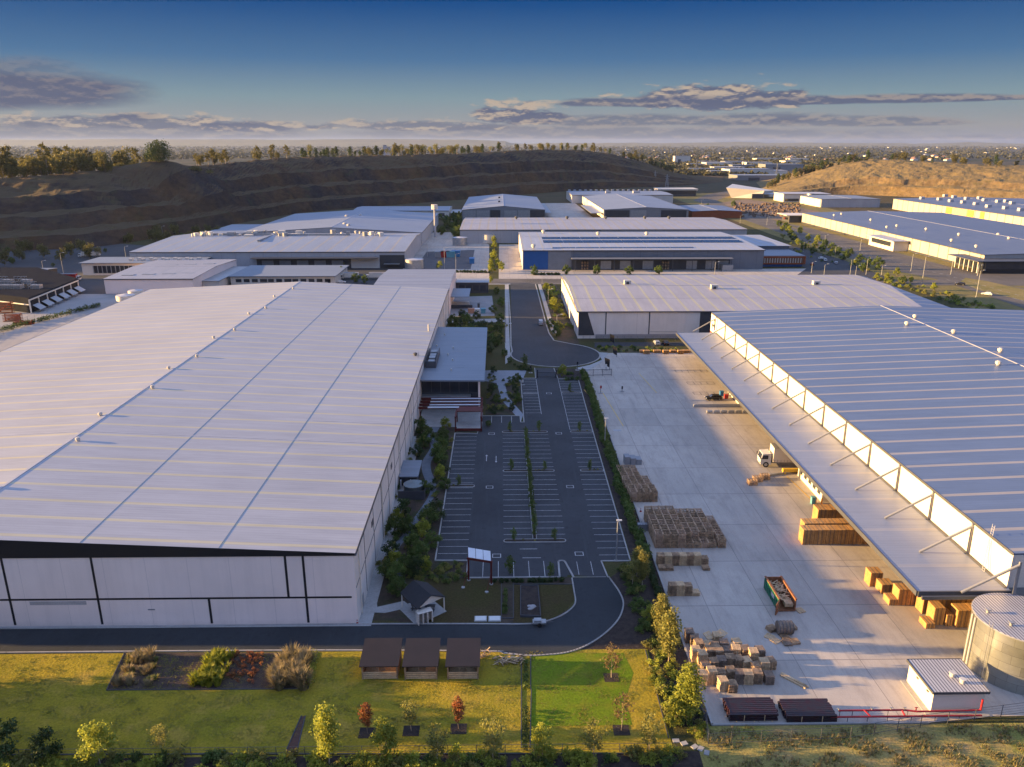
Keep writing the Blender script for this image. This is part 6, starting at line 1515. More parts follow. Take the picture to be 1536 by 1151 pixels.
for px, py in ((551, 1100), (617, 1097), (688, 1094), (917, 1017), (932, 1096)):
    p = G(px, py); sb.box(p.x-1, p.x+1, p.y-.9, p.y+.9, .0, .075)
struct('tree_squares', sb, M_soil)
# trees between the drive and the yard
EAST = [(948, 880, 'thin_lime', .9, 'pale tree at the corner of the car park and hedge'), (955, 905 - 40, 'gum_olive', .72, 'yellow-topped gum beside the near end of the hedge'), (963, 880, 'gum_olive', .78, 'yellow-lit gum, second up the strip beside the yard'),
 (975, 935, 'bushy_lime', .8, 'small yellow tree between the two tall gums of the yard strip'), (990, 965, 'gum_olive', .95, 'tall olive gum halfway down the strip beside the yard'),
 (1002, 1000, 'gum_olive', 1.05, 'tall olive gum right beside the pallet pile'), (1030, 1085, 'gum', 1.12, 'largest lime tree, at the near corner of the yard below the pallets'),
 (1012, 1088, 'bushy_lime', 1.1, 'low spreading lime tree just left of the largest one')]
for px, py, k, s, lb in EAST: p = G(px, py); tree(k, p.x, p.y, .03, s, lb, 'trees in the strip beside the yard')
# garden trees beside the left warehouse
GAR = []
gl = [(632, 650, 1.0), (644, 664, .9), (636, 672, .8), (628, 685, .8), (668, 645, .9), (665, 662, .85), (662, 680, 1), (660, 695, 1.0), (664, 712, .9), (661, 720, .85), (655, 690, .8), (668, 735, .7), (637, 742, .7),
      (606, 775, 1), (596, 785, .8), (612, 800, .9), (592, 805, .9), (641, 790, 1.05), (655, 780, 1.05), (636, 810, 1.0), (648, 822, .8), (620, 832, 1), (632, 845, .9), (578, 838, .9), (582, 855, .9), (572, 868, .8), (584, 878, .95), (610, 860, .9), (625, 862, .85), (640, 858, .7), (586, 895, .8)]
for i, (px, py, s) in enumerate(gl):
    k = ('bushy', 'darktree', 'bushy', 'bushy_lime', 'bushy')[(i*7) % 5]; p = G(px, py)
    tree(k, p.x+(1.2 if px < 590 else 0), p.y, .03, s*1.0, f'{("dense green", "dark", "rounded green", "lime-tinted", "dense green")[(i*7) % 5]} garden tree beside the winding path, {ordn(i+1)} counting toward the camera', 'garden trees beside the winding path')
fr = [(737, 590, .9), (745, 605, .8), (741, 622, .9), (733, 640, .5), (773, 590, .8), (776, 605, .9), (768, 617, .7), (776, 575, .9), (735, 530, .9), (745, 520, 1.0), (750, 512, .8), (757, 535, .8), (740, 560, .8), (765, 545, .6)]
for i, (px, py, s) in enumerate(fr):
    p = G(px, py); tree(('darktree', 'bushy')[i % 2], p.x, p.y, .03, s*.82, f'dark tree in the planting before the office entrance, {ordn(i+1)} of the group', 'trees before the office entrance')
ST = [(787, 553, 'small', 2.0, 'cone-shaped green tree left of the car park gate'), (844, 566, 'bushy_lime', 1.0, 'lime-topped tree right of the car park gate'),
 (830, 470, 'gum_round', 1.15, 'tall lime tree in the bed beside the street'), (823, 450, 'bushy', 1, 'round tree in the street bed behind the lime one'), (836, 505, 'bushy', 1.15, 'dark tree at the near end of the street bed'), (818, 436, 'bushy_lime', .9, 'yellowish tree at the far end of the street bed'), (826, 492, 'bushy', .9, 'middle tree of the street bed'),
 (745, 442, 'bushy', .8, 'tree beside the far footpath'), (740, 470, 'bushy', .9, 'tree on the near side of the bin yard'), (715, 480, 'darktree', 1.0, 'dark tree at the back fence of the bin yard'), (693, 478, 'darktree', 1, 'dark tree left of the bin yard'), (751, 485, 'bushy', .95, 'tree by the footpath beyond the office'), (680, 492, 'bushy', 1.2, 'broad green tree at the wall just beyond the office'), (700, 486, 'bushy', 1.1, 'green tree between the office roof and the bin yard'), (725, 495, 'darktree', 1.1, 'dark tree halfway between office roof and footpath'), (747, 500, 'bushy', 1.1, 'green tree at the corner of the office garden by the footpath'), (752, 460, 'bushy', 1.0, 'green tree beside the footpath opposite the bin yard'), (736, 425, 'bushy_lime', .9, 'lime tree at the far corner of the footpath')]
for px, py, k, s, lb in ST: p = G(px, py); tree(k, p.x, p.y, .03, s, lb)
for i, (px, py) in enumerate(((741, 385), (742, 375), (740, 392), (746, 400), (752, 407), (737, 410), (736, 400), (741, 366), (739, 358))):
    p = G(px, py); tree('bushy_lime', p.x, p.y, .03, 1.2+.2*(i % 3), f'roadside tree between the two rear yards, {ordn(i+1)} of the line', 'trees between the rear yards')
for i, px in enumerate((801, 849, 895, 944, 988)):
    p = G(px, 412); tree('bushy', p.x, p.y, .03, 1.25, f'{ordn(i+1)} street tree from the left in front of the solar-roofed warehouse', 'street trees before the solar-roofed warehouse')
for i, (px, py, k, s) in enumerate(((660, 405, 'gum_round', .9), (533, 424, 'bushy', 1.2), (547, 425, 'bushy', 1.0), (518, 402, 'bushy_lime', 1.5), (404, 400, 'bushy_lime', 1.3), (500, 400, 'bushy_lime', 1.0), (513, 414, 'bushy', 1.2), (656, 404, 'small', 1.5))):
    p = G(px, py); tree(k, p.x, p.y, .03, s, f'{ordn(i+1)} lane tree around the west lots behind the left warehouse', 'trees around the west lots')
# right road trees
RT = [(1183, 352, 1.7, 'g'), (1190, 362, 1.4, 'd'), (1196, 368, 1.3, 'g'), (1212, 362, 1.4, 'g'), (1226, 366, 1.6, 'g'), (1237, 372, 1.3, 'd'), (1247, 377, 1.3, 'd'), (1257, 383, 1.3, 'd'), (1267, 390, 1.3, 'd'), (1205, 375, 1.2, 'd'), (1218, 381, 1.1, 'd'),
      (1289, 393, 1.2, 'd'), (1302, 400, 1.3, 'd'), (1315, 404, 1.6, 'd'), (1294, 408, 1.1, 'd'), (1178, 345, 1.4, 'd'), (1168, 340, 1.3, 'd'), (1061, 315, 1.6, 'd'), (1366, 425, .9, 'g'), (1330, 420, .9, 'g'), (1315, 419, .8, 'g')]
RT += [(1200, 352, 1.5, 'g'), (1173, 348, 1.3, 'g'), (1186, 356, 1.3, 'd'), (1222, 372, 1.3, 'g'), (1232, 378, 1.2, 'd'), (1246, 386, 1.2, 'g'), (1275, 384, 1.2, 'd'), (1283, 400, 1.1, 'g'), (1100, 310, 1.5, 'd'), (1085, 322, 1.4, 'd'), (1345, 414, 1.1, 'g'), (1400, 436, 1.0, 'g'), (1355, 425, .9, 'd')]
for i, (px, py, s, k) in enumerate(RT):
    p = G(px, py); tree('bushy_lime' if k == 'g' else 'bushy', p.x, p.y, .03, s*1.05, f'{"lime" if k == "g" else "green"} roadside tree on the right, {ordn(i+1)} from the quarry mouth end', 'trees along the estate road')
# car park shrubs
cps = []
for (x0, x1, y) in ISL:
    if x1-x0 > 8: cps += [(x0+1.9, y), (x1-2.2, y)]
    else: cps += [((x0+x1)/2-.5, y)]
for i, (x, y) in enumerate(cps): tree('small', x, y, .2, 1.05+.1*(i % 3), f'small island tree in the car park, {ordn(i+1)} of its kind from the near left', 'small trees on the car park islands')
for i in range(17):
    y = 128.3+i*3.2
    if abs(y-158.3) < 1: continue
    tree('small', 6.02+.1*math.sin(i), y, .2, 1.05+.25*(i % 2), f'slim bush on the central strip of the car park, {ordn(i+1)} from the near end', 'slim bushes on the central strip')
for i in range(21):
    (x0, x1, y) = ISL[i % 7]; x = prnd.uniform(x0+.8, x1-.8); shrub('s_olive', x, y+prnd.uniform(-.2, .2), .2, .33, f'low grey-green plant, {ordn(i//7+1)} on the {ordn(i%7+1)} car park island', 'low plants on the car park islands', 'plant', 'low_plant')
p = G(765, 862); tree('small', p.x, p.y, .1, 1.5, 'slim tree in the near row of bays left of the drive mouth'); p = G(835, 866); tree('small', p.x-1, p.y, .1, 1.2, 'small tree right of the slim one at the near bays')
# hedge beside the yard: dense foliage over a long low volume
def hedge(name, pts, w, h, n, m, label, leaf=.3, cat='hedge'):
    g = np.random.default_rng(len(pts)+n); cs = []; rs = []
    for a, b in zip(pts, pts[1:]):
        a = Vector(a); b = Vector(b); k = max(1, int((b-a).length/.9))
        for i in range(k):
            q = a.lerp(b, i/k); cs.append((q.x+g.uniform(-w*.3, w*.3), q.y, h*g.uniform(.35, .6))); rs.append(h*g.uniform(.42, .62))
    me = leaf_mesh(name, cs, rs, n, leaf, m, n); o = D.objects.new(name, me); COL.objects.link(o); return tag(o, label, cat)
hedge('hedge', [(24.7, 119, 0), (24.9, 160, 0), (25.6, 200, 0), (25.9, 236, 0)], 2.0, 1.7, 30000, L_green, 'long clipped green hedge strip between the car park and the concrete yard', .34)
hedge('hedge', [(25.0, 96, 0), (24.9, 119, 0)], .6, 1.2, 5000, L_dark, 'dark near end of the hedge along the yard kerb', .3)
hedge('hedge', [tuple(G(463, 1030)), tuple(G(475, 982))], .1, 1.5, 900, L_lime, 'narrow upright lime hedge at the right end of the dark planting plot', .2)
hedge('hedge', [tuple(G(789, 1032)), tuple(G(789, 990))], .1, .9, 700, L_green, 'small green hedge in the upper narrow bed of the lawn', .2)
hedge('hedge', [tuple(G(788, 1125)), tuple(G(789, 1060))], .1, 1.0, 800, L_dark, 'small dark hedge in the lower narrow bed of the lawn', .2)
hedge('hedge', [tuple(G(757, 921)), tuple(G(759, 884))], .3, .8, 900, L_green, 'dark green hedge block between the two squares of garden turf', .2)
hedge('hedge', [tuple(G(742, 874)), tuple(G(852, 872))], .8, .8, 2400, L_olive if False else L_dark, 'low dark hedge behind the near row of parking bays', .25)
hedge('hedge', [tuple(G(150, 440+20)), tuple(G(60, 483)), tuple(G(-60, 515))], 1.6, 2.2, 4000, L_dark, 'dark hedge row below the far left factory', .5)
hedge('hedge', [tuple(G(563 + 120, 409)), tuple(G(735, 410))], 1.6, 1.6, 2200, L_dark, 'low hedge along the far cross street, left part', .5)
hedge('hedge', [tuple(G(800, 413)), tuple(G(842, 413))], 1.6, 1.6, 1800, L_dark, 'low hedge along the far cross street before the blue wall corner', .5)
# shrubs
def scatter(poly, n, keys, smin, smax, label, group, seed, z=.04, cat='shrub', nm='shrub', bulk=False):
    rd = random.Random(seed); xs = [p[0] for p in poly]; ys = [p[1] for p in poly]; k = 0; tr = 0; pts = []
    def inside(x, y):
        c = False; j = len(poly)-1
        for i in range(len(poly)):
            if (poly[i][1] > y) != (poly[j][1] > y) and x < (poly[j][0]-poly[i][0])*(y-poly[i][1])/(poly[j][1]-poly[i][1])+poly[i][0]: c = not c
            j = i
        return c
    while k < n and tr < n*40:
        tr += 1; x = rd.uniform(min(xs), max(xs)); y = rd.uniform(min(ys), max(ys))
        if inside(x, y):
            pts.append((x, y, rd.choice(keys), rd.uniform(smin, smax))); k += 1
    if bulk:
        for x, y, kk, sz in pts: bulk_shrub(kk, x, y, z, sz)
        return
    pts.sort(key=lambda q: px_of(Vector((q[0], q[1], 0)))[0])
    for i, (x, y, kk, sz) in enumerate(pts): shrub(kk, x, y, z, sz, f'{ordn(i+1)} from the left, {label}', group, cat, nm)
gp = lambda L_: [tuple(G(*p)[:2]) for p in L_]
scatter(gp([(925, 850), (948, 850), (1000, 965), (1010, 1000), (975, 990), (950, 935), (942, 890)]), 70, ['s_green', 's_green', 's_olive'], .7, 1.25, 'green shrub in the mulch between drive and yard', 'shrubs between drive and yard', 1)
scatter(gp([(968, 985), (1005, 985), (1055, 1085), (1060, 1110), (1008, 1105), (985, 1040)]), 60, ['s_lime', 's_olive', 's_lime', 's_green'], .7, 1.3, 'sunlit yellow shrub beside lawn and pallet pile', 'shrubs beside the lawn and pallets', 2)
scatter(gp([(560, 870), (600, 700), (622, 650), (640, 655), (600, 800), (575, 890)]), 60, ['s_green', 's_dark', 's_olive'], .6, 1.2, 'low shrub in the garden between warehouse wall and winding path', 'shrubs between the wall and the path', 3, bulk=True)
scatter(gp([(620, 790), (655, 745), (680, 655), (668, 655), (655, 700), (640, 760), (600, 840), (600, 870), (650, 866)]), 70, ['s_green', 's_dark', 's_olive'], .5, 1.1, 'low shrub in the garden between winding path and car park', 'shrubs between the path and the car park', 4, bulk=True)
scatter(gp([(622, 866), (652, 845), (700, 848), (702, 868), (660, 880), (630, 880)]), 50, ['s_green', 's_olive', 's_olive'], .5, .9, 'bushy ground shrub at the near left corner of the car park', 'shrubs at the car park corner', 5, bulk=True)
scatter([(-4, 198), (.8, 197), (5, 200), (5.6, 230), (-3.6, 232)], 60, ['s_dark', 's_green', 's_olive'], .6, 1.1, 'low shrub in the dark bed before the office entrance', 'shrubs before the office entrance', 6, bulk=True)
scatter([(-18, 268), (1, 268), (1.5, 300), (-18, 320)], 140, ['s_dark', 's_olive', 's_green'], .9, 1.9, 'shrub in the rough garden between the office and the bin yard', 'shrubs beyond the office', 7, bulk=True)
scatter([(21.3, 290), (27.5, 290), (27.5, 394), (21.3, 394)], 70, ['s_green', 's_olive', 's_lime'], 1.0, 2.0, 'shrub in the long bed between street and striped-roof warehouse', 'shrubs in the street bed', 8, bulk=True)
scatter([(34.3, 260), (65.5, 260), (65.5, 262.8), (34.3, 268)], 50, ['s_green', 's_dark', 's_lime'], .7, 1.2, 'low green shrub along the far garden edge of the yard', 'shrubs at the far garden edge', 9, bulk=True)
scatter(gp([(800, 558), (768, 556), (772, 548), (790, 551)]), 14, ['s_dark'], .7, 1, 'dark shrub left of the car park gate', 'shrubs left of the gate', 10, bulk=True)
scatter(gp([(838, 560), (866, 556), (872, 572), (842, 572)]), 16, ['s_dark', 's_green'], .7, 1, 'dark shrub right of the car park gate', 'shrubs right of the gate', 11, bulk=True)
scatter([(-60, 72.0), (22, 72.0), (22, 75.1), (-60, 75.1)], 160, ['s_green', 's_lime', 's_olive', 's_lime', 's_lime'], .9, 1.6, 'shrub in the dense row below the lawn', 'row of shrubs along the bottom edge', 12)
scatter(gp([(1165, 350), (1180, 348), (1310, 405), (1300, 412), (1200, 385)]), 45, ['s_green', 's_lime', 's_olive'], 1.0, 1.8, 'shrub on the planted verge of the estate road', 'shrubs along the estate road', 13, bulk=True)
scatter(gp([(1305, 418), (1330, 416), (1425, 442), (1500, 464), (1460, 466)]), 90, ['s_lime', 's_olive', 's_green'], 1.1, 2.0, 'shrub on the road bank behind the big blue-roofed warehouse', 'shrubs behind the blue-roofed warehouse', 14, bulk=True)
def finish_bulk():
    mats = []; vs = []; mi = []
    for q, m in BULK:
        if m not in mats: mats.append(m)
        vs.append(q); mi.append(np.full(len(q)//4, mats.index(m), np.int32))
    v = np.concatenate(vs); mi = np.concatenate(mi); n = len(v)//4; me = D.meshes.new('shrubbery'); me.vertices.add(4*n); me.vertices.foreach_set('co', v.astype(np.float32).ravel()); me.loops.add(4*n); me.loops.foreach_set('vertex_index', np.arange(4*n, dtype=np.int32))
    me.polygons.add(n); me.polygons.foreach_set('loop_start', np.arange(0, 4*n, 4, dtype=np.int32)); me.polygons.foreach_set('loop_total', np.full(n, 4, np.int32))
    for m in mats: me.materials.append(m)
    me.polygons.foreach_set('material_index', mi); me.update(calc_edges=True)
    o = D.objects.new('shrubbery', me); COL.objects.link(o); tag(o, 'low mixed shrubs massed through the garden beds and road verges', 'shrubs', kind='stuff')
finish_bulk()
# planting plot
scatter(gp([(197, 983), (242, 983), (232, 1030), (170, 1032)]), 48, ['tuft', 'straw', 'reed'], .5, .95, 'straw grass tuft in the planting plot', 'grass tufts in the planting plot', 15, .06, 'grass clump', 'grass_clump')
scatter(gp([(318, 982), (350, 982), (330, 1030), (288, 1030)]), 50, ['flax'], .8, 1.2, 'yellow-green flax clump in the planting plot', 'flax clumps in the planting plot', 16, .06, 'flax', 'flax_clump')
PROTO['s_rust'] = ('shrub', leaf_mesh('foliage_rust', [(0, 0, .3), (.2, 0, .5)], [.35, .3], 70, .16, L_red, 61), None)
scatter(gp([(350, 982), (398, 982), (384, 1026), (334, 1026)]), 60, ['s_rust'], .7, 1.1, 'rust-red low plant in the planting plot', 'rust-red plants in the planting plot', 17, .06, 'plant', 'low_plant')
scatter(gp([(425, 984), (462, 984), (455, 1034), (405, 1034)]), 46, ['straw'], 1.0, 1.35, 'tall pale grass clump in the planting plot', 'pale grass clumps in the planting plot', 18, .06, 'grass clump', 'grass_clump')
GREENS = []
for r_i in range(9):
    a = G(246+r_i*8, 985); b = G(226+r_i*8, 1032)
    for k in range(14):
        q = a.lerp(b, (k+prnd.random()*.6)/14)
        if prnd.random() < .7: GREENS.append((q.x, q.y))
mbg = MB()
for x, y in GREENS:
    for k in range(7):
        a = prnd.uniform(0, 6.28); l = prnd.uniform(.08, .22); dx, dy = math.cos(a)*.03, math.sin(a)*.03; mbg.add([(x-dx, y-dy, .05), (x+dx, y+dy, .05), (x-math.sin(a)*l, y+math.cos(a)*l, .05+prnd.uniform(.1, .3))], [(0, 1, 2)])
tag(mbg.build('seedlings', L_gum), 'tiny seedlings sprouting in rows across the dark planting plot', 'seedlings', kind='stuff')
# rough bank bottom right: tufts as one mass of grass
def rough_grass(name, poly, n, label, seed, h=.5, m=None, w=.05):
    rd = random.Random(seed); mb = MB(); xs = [p[0] for p in poly]; ys = [p[1] for p in poly]
    for i in range(n):
        x = rd.uniform(min(xs), max(xs)); y = rd.uniform(min(ys), max(ys)); dens = mn.noise(Vector((x*.35, y*.5, seed)))
        if dens < -.05+rd.random()*.2-.1: continue
        H = h*(1+dens*1.5)*rd.uniform(.5, 1.2)
        for k in range(4):
            a = rd.uniform(0, 6.28); dx, dy = math.cos(a)*w, math.sin(a)*w; l = rd.uniform(.1, .35)
            ex, ey = x-math.sin(a)*l, y+math.cos(a)*l
            mb.add([(x-dx, y-dy, .02), (x+dx, y+dy, .02), (ex, ey, H)], [(0, 1, 2)], rd.choice((0, 0, 1)))
    o = mb.build(name, m or [L_straw, L_gum]); return tag(o, label, 'grass', kind='stuff')
rough_grass('rough_grass', [(24, 71), (75, 79.2)], 5200, 'rough dry grass and weeds covering the bank below the yard edge', 3, .38)
M_lg = leaf_mat('lawn blades', (.24, .24, .03), (.26, .22, .05), .4)
rough_grass('lawn_tufts', [(-70, 75.6), (20, 94.5)], 22000, 'short uneven grass tufts standing across the mown lawn', 5, .08, [M_lg, M_lg], .05)

# off-frame trees to the left whose long shadows cross the lawn
for i, (x, y, s) in enumerate(((-73, 85.6, 2.2), (-84, 86.5, 2.4), (-74, 82.6, 2.5), (-86, 84.3, 2.7), (-72, 79.6, 1.7), (-90, 82.3, 2.6), (-88, 78, 1.9), (-81, 81.6, 1.6), (-104, 90.5, 1.5), (-110, 81, 1.9), (-84, 75.5, 1.3), (-120, 93, 1.6))):
    tree('bushy', x, y, .03, s*1.1, f'tree beyond the left edge of the lawn, {ordn(i+1)} from the camera side', 'trees left of the lawn')
# hill trees
def hill_z(fs, cs, prof, i, t):
    fo, cr = fs[i], cs[i]; dx, dy = cr.x-fo.x, cr.y-fo.y; h = 0
    for (a, b) in zip(prof, prof[1:]):
        if a[0] <= t <= b[0]: h = a[1]+(b[1]-a[1])*(t-a[0])/(b[0]-a[0])
    return Vector((fo.x+dx*t, fo.y+dy*t, h*max(cr.z, .2)))
hr = random.Random(31); cnt = 0
cands = []
for i in range(len(LFs)):
    v = hill_z(LFs, LCs, LPROF, i, 1.15); px = px_of(v)[0]
    if px < -60 or px > 1010: continue
    dens = 0
    if px < 230: dens = 1.0
    elif 290 < px < 330 : dens = .3
    elif 330 < px < 440: dens = .4
    elif 440 <= px < 560: dens = .45
    elif 560 <= px < 740: dens = .75
    elif 740 <= px < 880: dens = .65
    elif px >= 880: dens = .5
    m_ = int(dens)+(hr.random() < dens-int(dens))
    for _ in range(m_): cands.append((i, px))
cands.sort(key=lambda c: c[1])
for k, (i, px) in enumerate(cands):
    t = 1.05+hr.random()*(.9 if px < 260 else .5); v = hill_z(LFs, LCs, LPROF, i, t); v.x += hr.uniform(-6, 6)
    if math.hypot(v.x-MC.x, v.y-MC.y) < 40: continue
    kk = hr.choice(['hill', 'hill', 'hill_tall', 'hill'] if px < 260 else (['hill', 'hill_open', 'hill_tall', 'hill_dark'] if px > 440 else ['hill', 'hill_tall']))
    if 470 < px < 545: kk = 'hill_dark'
    s = (1.7 if px < 260 else 1.1)*hr.uniform(.6, 1.2)
    tree(kk, v.x, v.y, v.z-1.0, s, f'tree on the left quarry rim, {ordn(k+1)} from the left', 'trees along the left quarry rim')
tree('fig', MOUND.x, MOUND.y, MOUND.z-2, 1.0, 'big dark spreading tree crowning the earth mound on the left rim')
for k in range(26):
    a = hr.uniform(0, 6.28); q = hr.uniform(8, 55); x, y = MOUND.x+q*math.cos(a), MOUND.y+abs(q*.5*math.sin(a)); z = MOUND.z-(MOUND.z-42)*(q/62)**.9
    shrub('s_hill', x-10, y, z-1, hr.uniform(1, 2.2), f'bushy scrub on the shoulder of the earth mound, {ordn(k+1)} bush', 'scrub on the mound', 'bush', 'scrub_bush')
# scrub and trees at the foot on the left
for k in range(60):
    px = hr.uniform(-10, 330); py = hr.uniform(372, 402) if px < 165 else hr.uniform(352, 366)
    p = G(px, py); tree(hr.choice(['hill', 'bushy']), p.x, p.y, .03, hr.uniform(.5, .9) if True else 1, f'{ordn(k+1)} tree among the lots at the foot of the left quarry face', 'trees at the foot of the quarry')
for k in range(26):
    px = hr.uniform(660, 690); py = hr.uniform(322, 360)
    p = G(px, py); tree('bushy', p.x, p.y, .03, hr.uniform(1.2, 2), f'{ordn(k+1)} tree in the planted gap left of the long striped shed', 'trees in the gap between rear sheds')
# right hill
rt = []
while len(rt) < 44:
    i = int(hr.uniform(0, len(RFs)-1)); t = 1.0+hr.random()*.9; v = hill_z(RFs, RCs, RPROF, i, t); px = px_of(v)[0]
    if not 1150 < px < 1560: continue
    if 1290 < px < 1360 and t < 1.3: v = hill_z(RFs, RCs, RPROF, i, 1.5); px = px_of(v)[0]
    rt.append((px, v, 1.0))
for k in range(30):
    px = hr.uniform(1185, 1300); v = GY(px, 262-(px-1190)*.16+hr.uniform(-4, 4), 1260); v.z = max(v.z-4, 0); rt.append((px, v, 0))
rt.sort(key=lambda q: q[0])
for k, (px, v, u) in enumerate(rt): tree(hr.choice(['hill', 'hill', 'hill_dark']), v.x, v.y, v.z-1, hr.uniform(.8, 1.4), f'tree on the sunlit right quarry rim, {ordn(k+1)} from the left', 'trees on the right quarry rim')

# ------------------------------------------------------------------ timber huts, shelter, frame
def hut(px0, px1, top, label):
    a = G(px0, 1020); b = G(px1, 1020); x0, x1 = a.x, b.x; y0 = a.y; y1 = y0+4.4
    r = thing('garden_hut', label, 'hut', ((x0+x1)/2, (y0+y1)/2, 0), 0, 'three timber huts in a row on the lawn')
    m = MB(); m.add([(x0-.2, y0-.5, 2.35), (x1+.2, y0-.5, 2.35), (x1+.2, y1+.3, 3.1), (x0-.2, y1+.3, 3.1), (x0-.2, y0-.5, 2.47), (x1+.2, y0-.5, 2.47), (x1+.2, y1+.3, 3.22), (x0-.2, y1+.3, 3.22)], [(3, 2, 1, 0), (4, 5, 6, 7), (0, 1, 5, 4), (1, 2, 6, 5), (2, 3, 7, 6), (3, 0, 4, 7)]); m.build('roof', M_hutroof, r)
    for x in (x0+.1, x1-.1):
        m = MB(); m.box(x-.09, x+.09, y0, y0+.18, 0, 2.35); m.build('post', M_wood, r)
        m = MB(); m.box(x-.09, x+.09, y1-.18, y1, 0, 3.0); m.build('post', M_wood, r)
    for i in range(4): m = MB(); m.box(x0+.2, x1-.2, y0+.02, y0+.1, .15+i*.28, .33+i*.28); m.build('front_rail', M_wood_l, r)
    m = MB(); m.box(x0+.2, x1-.2, y1-.12, y1-.05, .05, 2.8); m.build('back_wall', M_wood, r)
    for x in (x0+.05, x1-.12): m = MB(); m.box(x, x+.07, y0+.2, y1-.2, .05, 1.6); m.build('side_wall', M_wood, r)
    m = MB(); m.box(x0+.2, x1-.2, y0+.12, y1-.2, .05, .2); m.build('deck', M_wood_l, r)
    xm = (x0+x1)/2
    m = MB(); m.box(xm-.6, xm+.6, y0+1.6, y0+2.2, .9, 1.0); m.box(xm-.55, xm-.4, y0+1.7, y0+2.1, .2, .9); m.box(xm+.4, xm+.55, y0+1.7, y0+2.1, .2, .9); m.build('bench', M_wood_l, r)
hut(543, 597, 0, 'left of the three open timber huts with dark flat roofs on the lawn')
hut(607, 656, 0, 'middle of the three open timber huts with dark flat roofs on the lawn')
hut(671, 718, 0, 'right of the three open timber huts, next to the heap of old timber')
for px, py, n, lb, nm in ((765, 994, 80, 'heap of broken timber and twigs beside the drive, right of the huts', 'timber_heap'), (726, 982, 20, 'small low timber stack against the right hut', 'timber_heap')):
    p = G(px, py); m = MB()
    for i in range(n):
        w = 1.9 if n > 50 else .7
        c = p+Vector((hr.uniform(-w, w), hr.uniform(-.8, .8), hr.uniform(.1, .7))); d = Vector((hr.uniform(-1, 1), hr.uniform(-.6, .6), hr.uniform(-.2, .3)))*hr.uniform(.3, .8); m.beam(c-d, c+d, .09, .07, hr.choice((0, 1)))
    tag(m.build(nm, [M_wood_l, M_wood_g]), lb, 'timber heap', kind='stuff')
# gabled picnic shelter, turned on its pad
SH = thing('picnic_shelter', 'black-roofed gabled shelter with cream gable end at the foot of the winding path', 'shelter', tuple(G(636, 915)))
c1, c2, c3, c4 = G(600.2, 890.3, 2.5), G(626, 915.2, 2.5), G(668.4, 896.5, 2.5), G(641, 874.8, 2.5)
r1 = (c1+c4)/2+Vector((0, 0, 1.35)); r2 = (c2+c3)/2+Vector((0, 0, 1.35)); th = Vector((0, 0, .12))
m = MB(); m.add([c1, c2, r2, r1, c1+th, c2+th, r2+th, r1+th], [(3, 2, 1, 0), (4, 5, 6, 7), (0, 1, 5, 4), (1, 2, 6, 5), (3, 0, 4, 7)]); m.build('roof', M_shingle, SH)
m = MB(); m.add([c3, c4, r1, r2, c3+th, c4+th, r1+th, r2+th], [(3, 2, 1, 0), (4, 5, 6, 7), (0, 1, 5, 4), (1, 2, 6, 5), (3, 0, 4, 7)]); m.build('roof', M_shingle, SH)
ins = (r2-r1).normalized()*-.25
m = MB(); m.poly([c2+ins, c3+ins, r2+ins+Vector((0, 0, -.03))]); m.build('gable_end', M_cream, SH)
cen = (c1+c2+c3+c4)/4
for c in (c1, c2, c3, c4):
    q = c.lerp(cen, .07); m = MB(); m.beam((q.x, q.y, .1), (q.x, q.y, 2.55), .18, .18); m.build('post', M_cream, SH)
m = MB(); m.prism([(c.lerp(cen, -.03).x, c.lerp(cen, -.03).y) for c in (c1, c2, c3, c4)], 0, .13); m.build('floor_slab', M_conc_l, SH)
for k in (.35, .65):
    q = c1.lerp(c3, k); q.z = 0; tb = thing('picnic_table', f'dark picnic table under the shelter, {"left" if k < .5 else "right"} one', 'table', (q.x, q.y, .13))
    m = MB(); m.box(q.x-.8, q.x+.8, q.y-.35, q.y+.35, .8, .86); m.build('table_top', M_char, tb)
    for s in (-.7, .7): m = MB(); m.box(q.x-.8, q.x+.8, q.y+s-.12, q.y+s+.12, .5, .55); m.build('bench', M_char, tb)
    for s in (-.6, .6): m = MB(); m.box(q.x+s-.04, q.x+s+.04, q.y-.7, q.y+.7, .13, .5); m.build('leg', M_char, tb)
BQ = thing('storage_block', 'beige concrete block with three open bays beside the shelter', 'concrete block', tuple(G(638, 934)))
p = G(637, 933); a = .45
m = MB()
def rb(b, x0, x1, y0, y1, z0, z1):
    k = len(b.v); b.box(x0, x1, y0, y1, z0, z1)
    for i in range(k, len(b.v)): x, y, z = b.v[i]; b.v[i] = (p.x+x*math.cos(a)-y*math.sin(a), p.y+x*math.sin(a)+y*math.cos(a), z)
for i in range(4): rb(m, -1.2+i*.73, -1.05+i*.73, -.6, .5, .05, 1.9)
rb(m, -1.05, .99, .4, .5, .05, 1.9); rb(m, -1.2, 1.14, -.6, .5, 1.9, 2.0)
m.build('body', M_cream, BQ)
FRM = thing('solar_frame', 'tall dark red steel frame with guyed legs carrying three pale tilted panels', 'steel frame', tuple(G(720, 874)))
A1, A2 = G(703, 871), G(737, 877); h = 4.3; up = Vector((0, 0, h))
for q in (A1, A2): m = MB(); m.beam(q, q+up, .3, .3); m.build('post', M_red, FRM)
m = MB(); m.beam(A1+up+Vector((-.2, 0, -.15)), A2+up+Vector((.2, 0, -.15)), .35, .35); m.build('cross_beam', M_red, FRM)
for q, (x, y) in ((A1, (694.7, 882)), (A2, (730, 889))): e = G(x, y); m = MB(); m.tube(e, q+Vector((0, 0, 2.4)), .05, 6); m.build('guy_rod', M_red, FRM)
for q in (A1, A2, G(694.7, 882), G(730, 889)): m = MB(); m.prism([(q.x+.3*math.cos(t*math.pi/4), q.y+.3*math.sin(t*math.pi/4)) for t in range(8)], .04, .18); m.build('footing', M_conc_l, FRM)
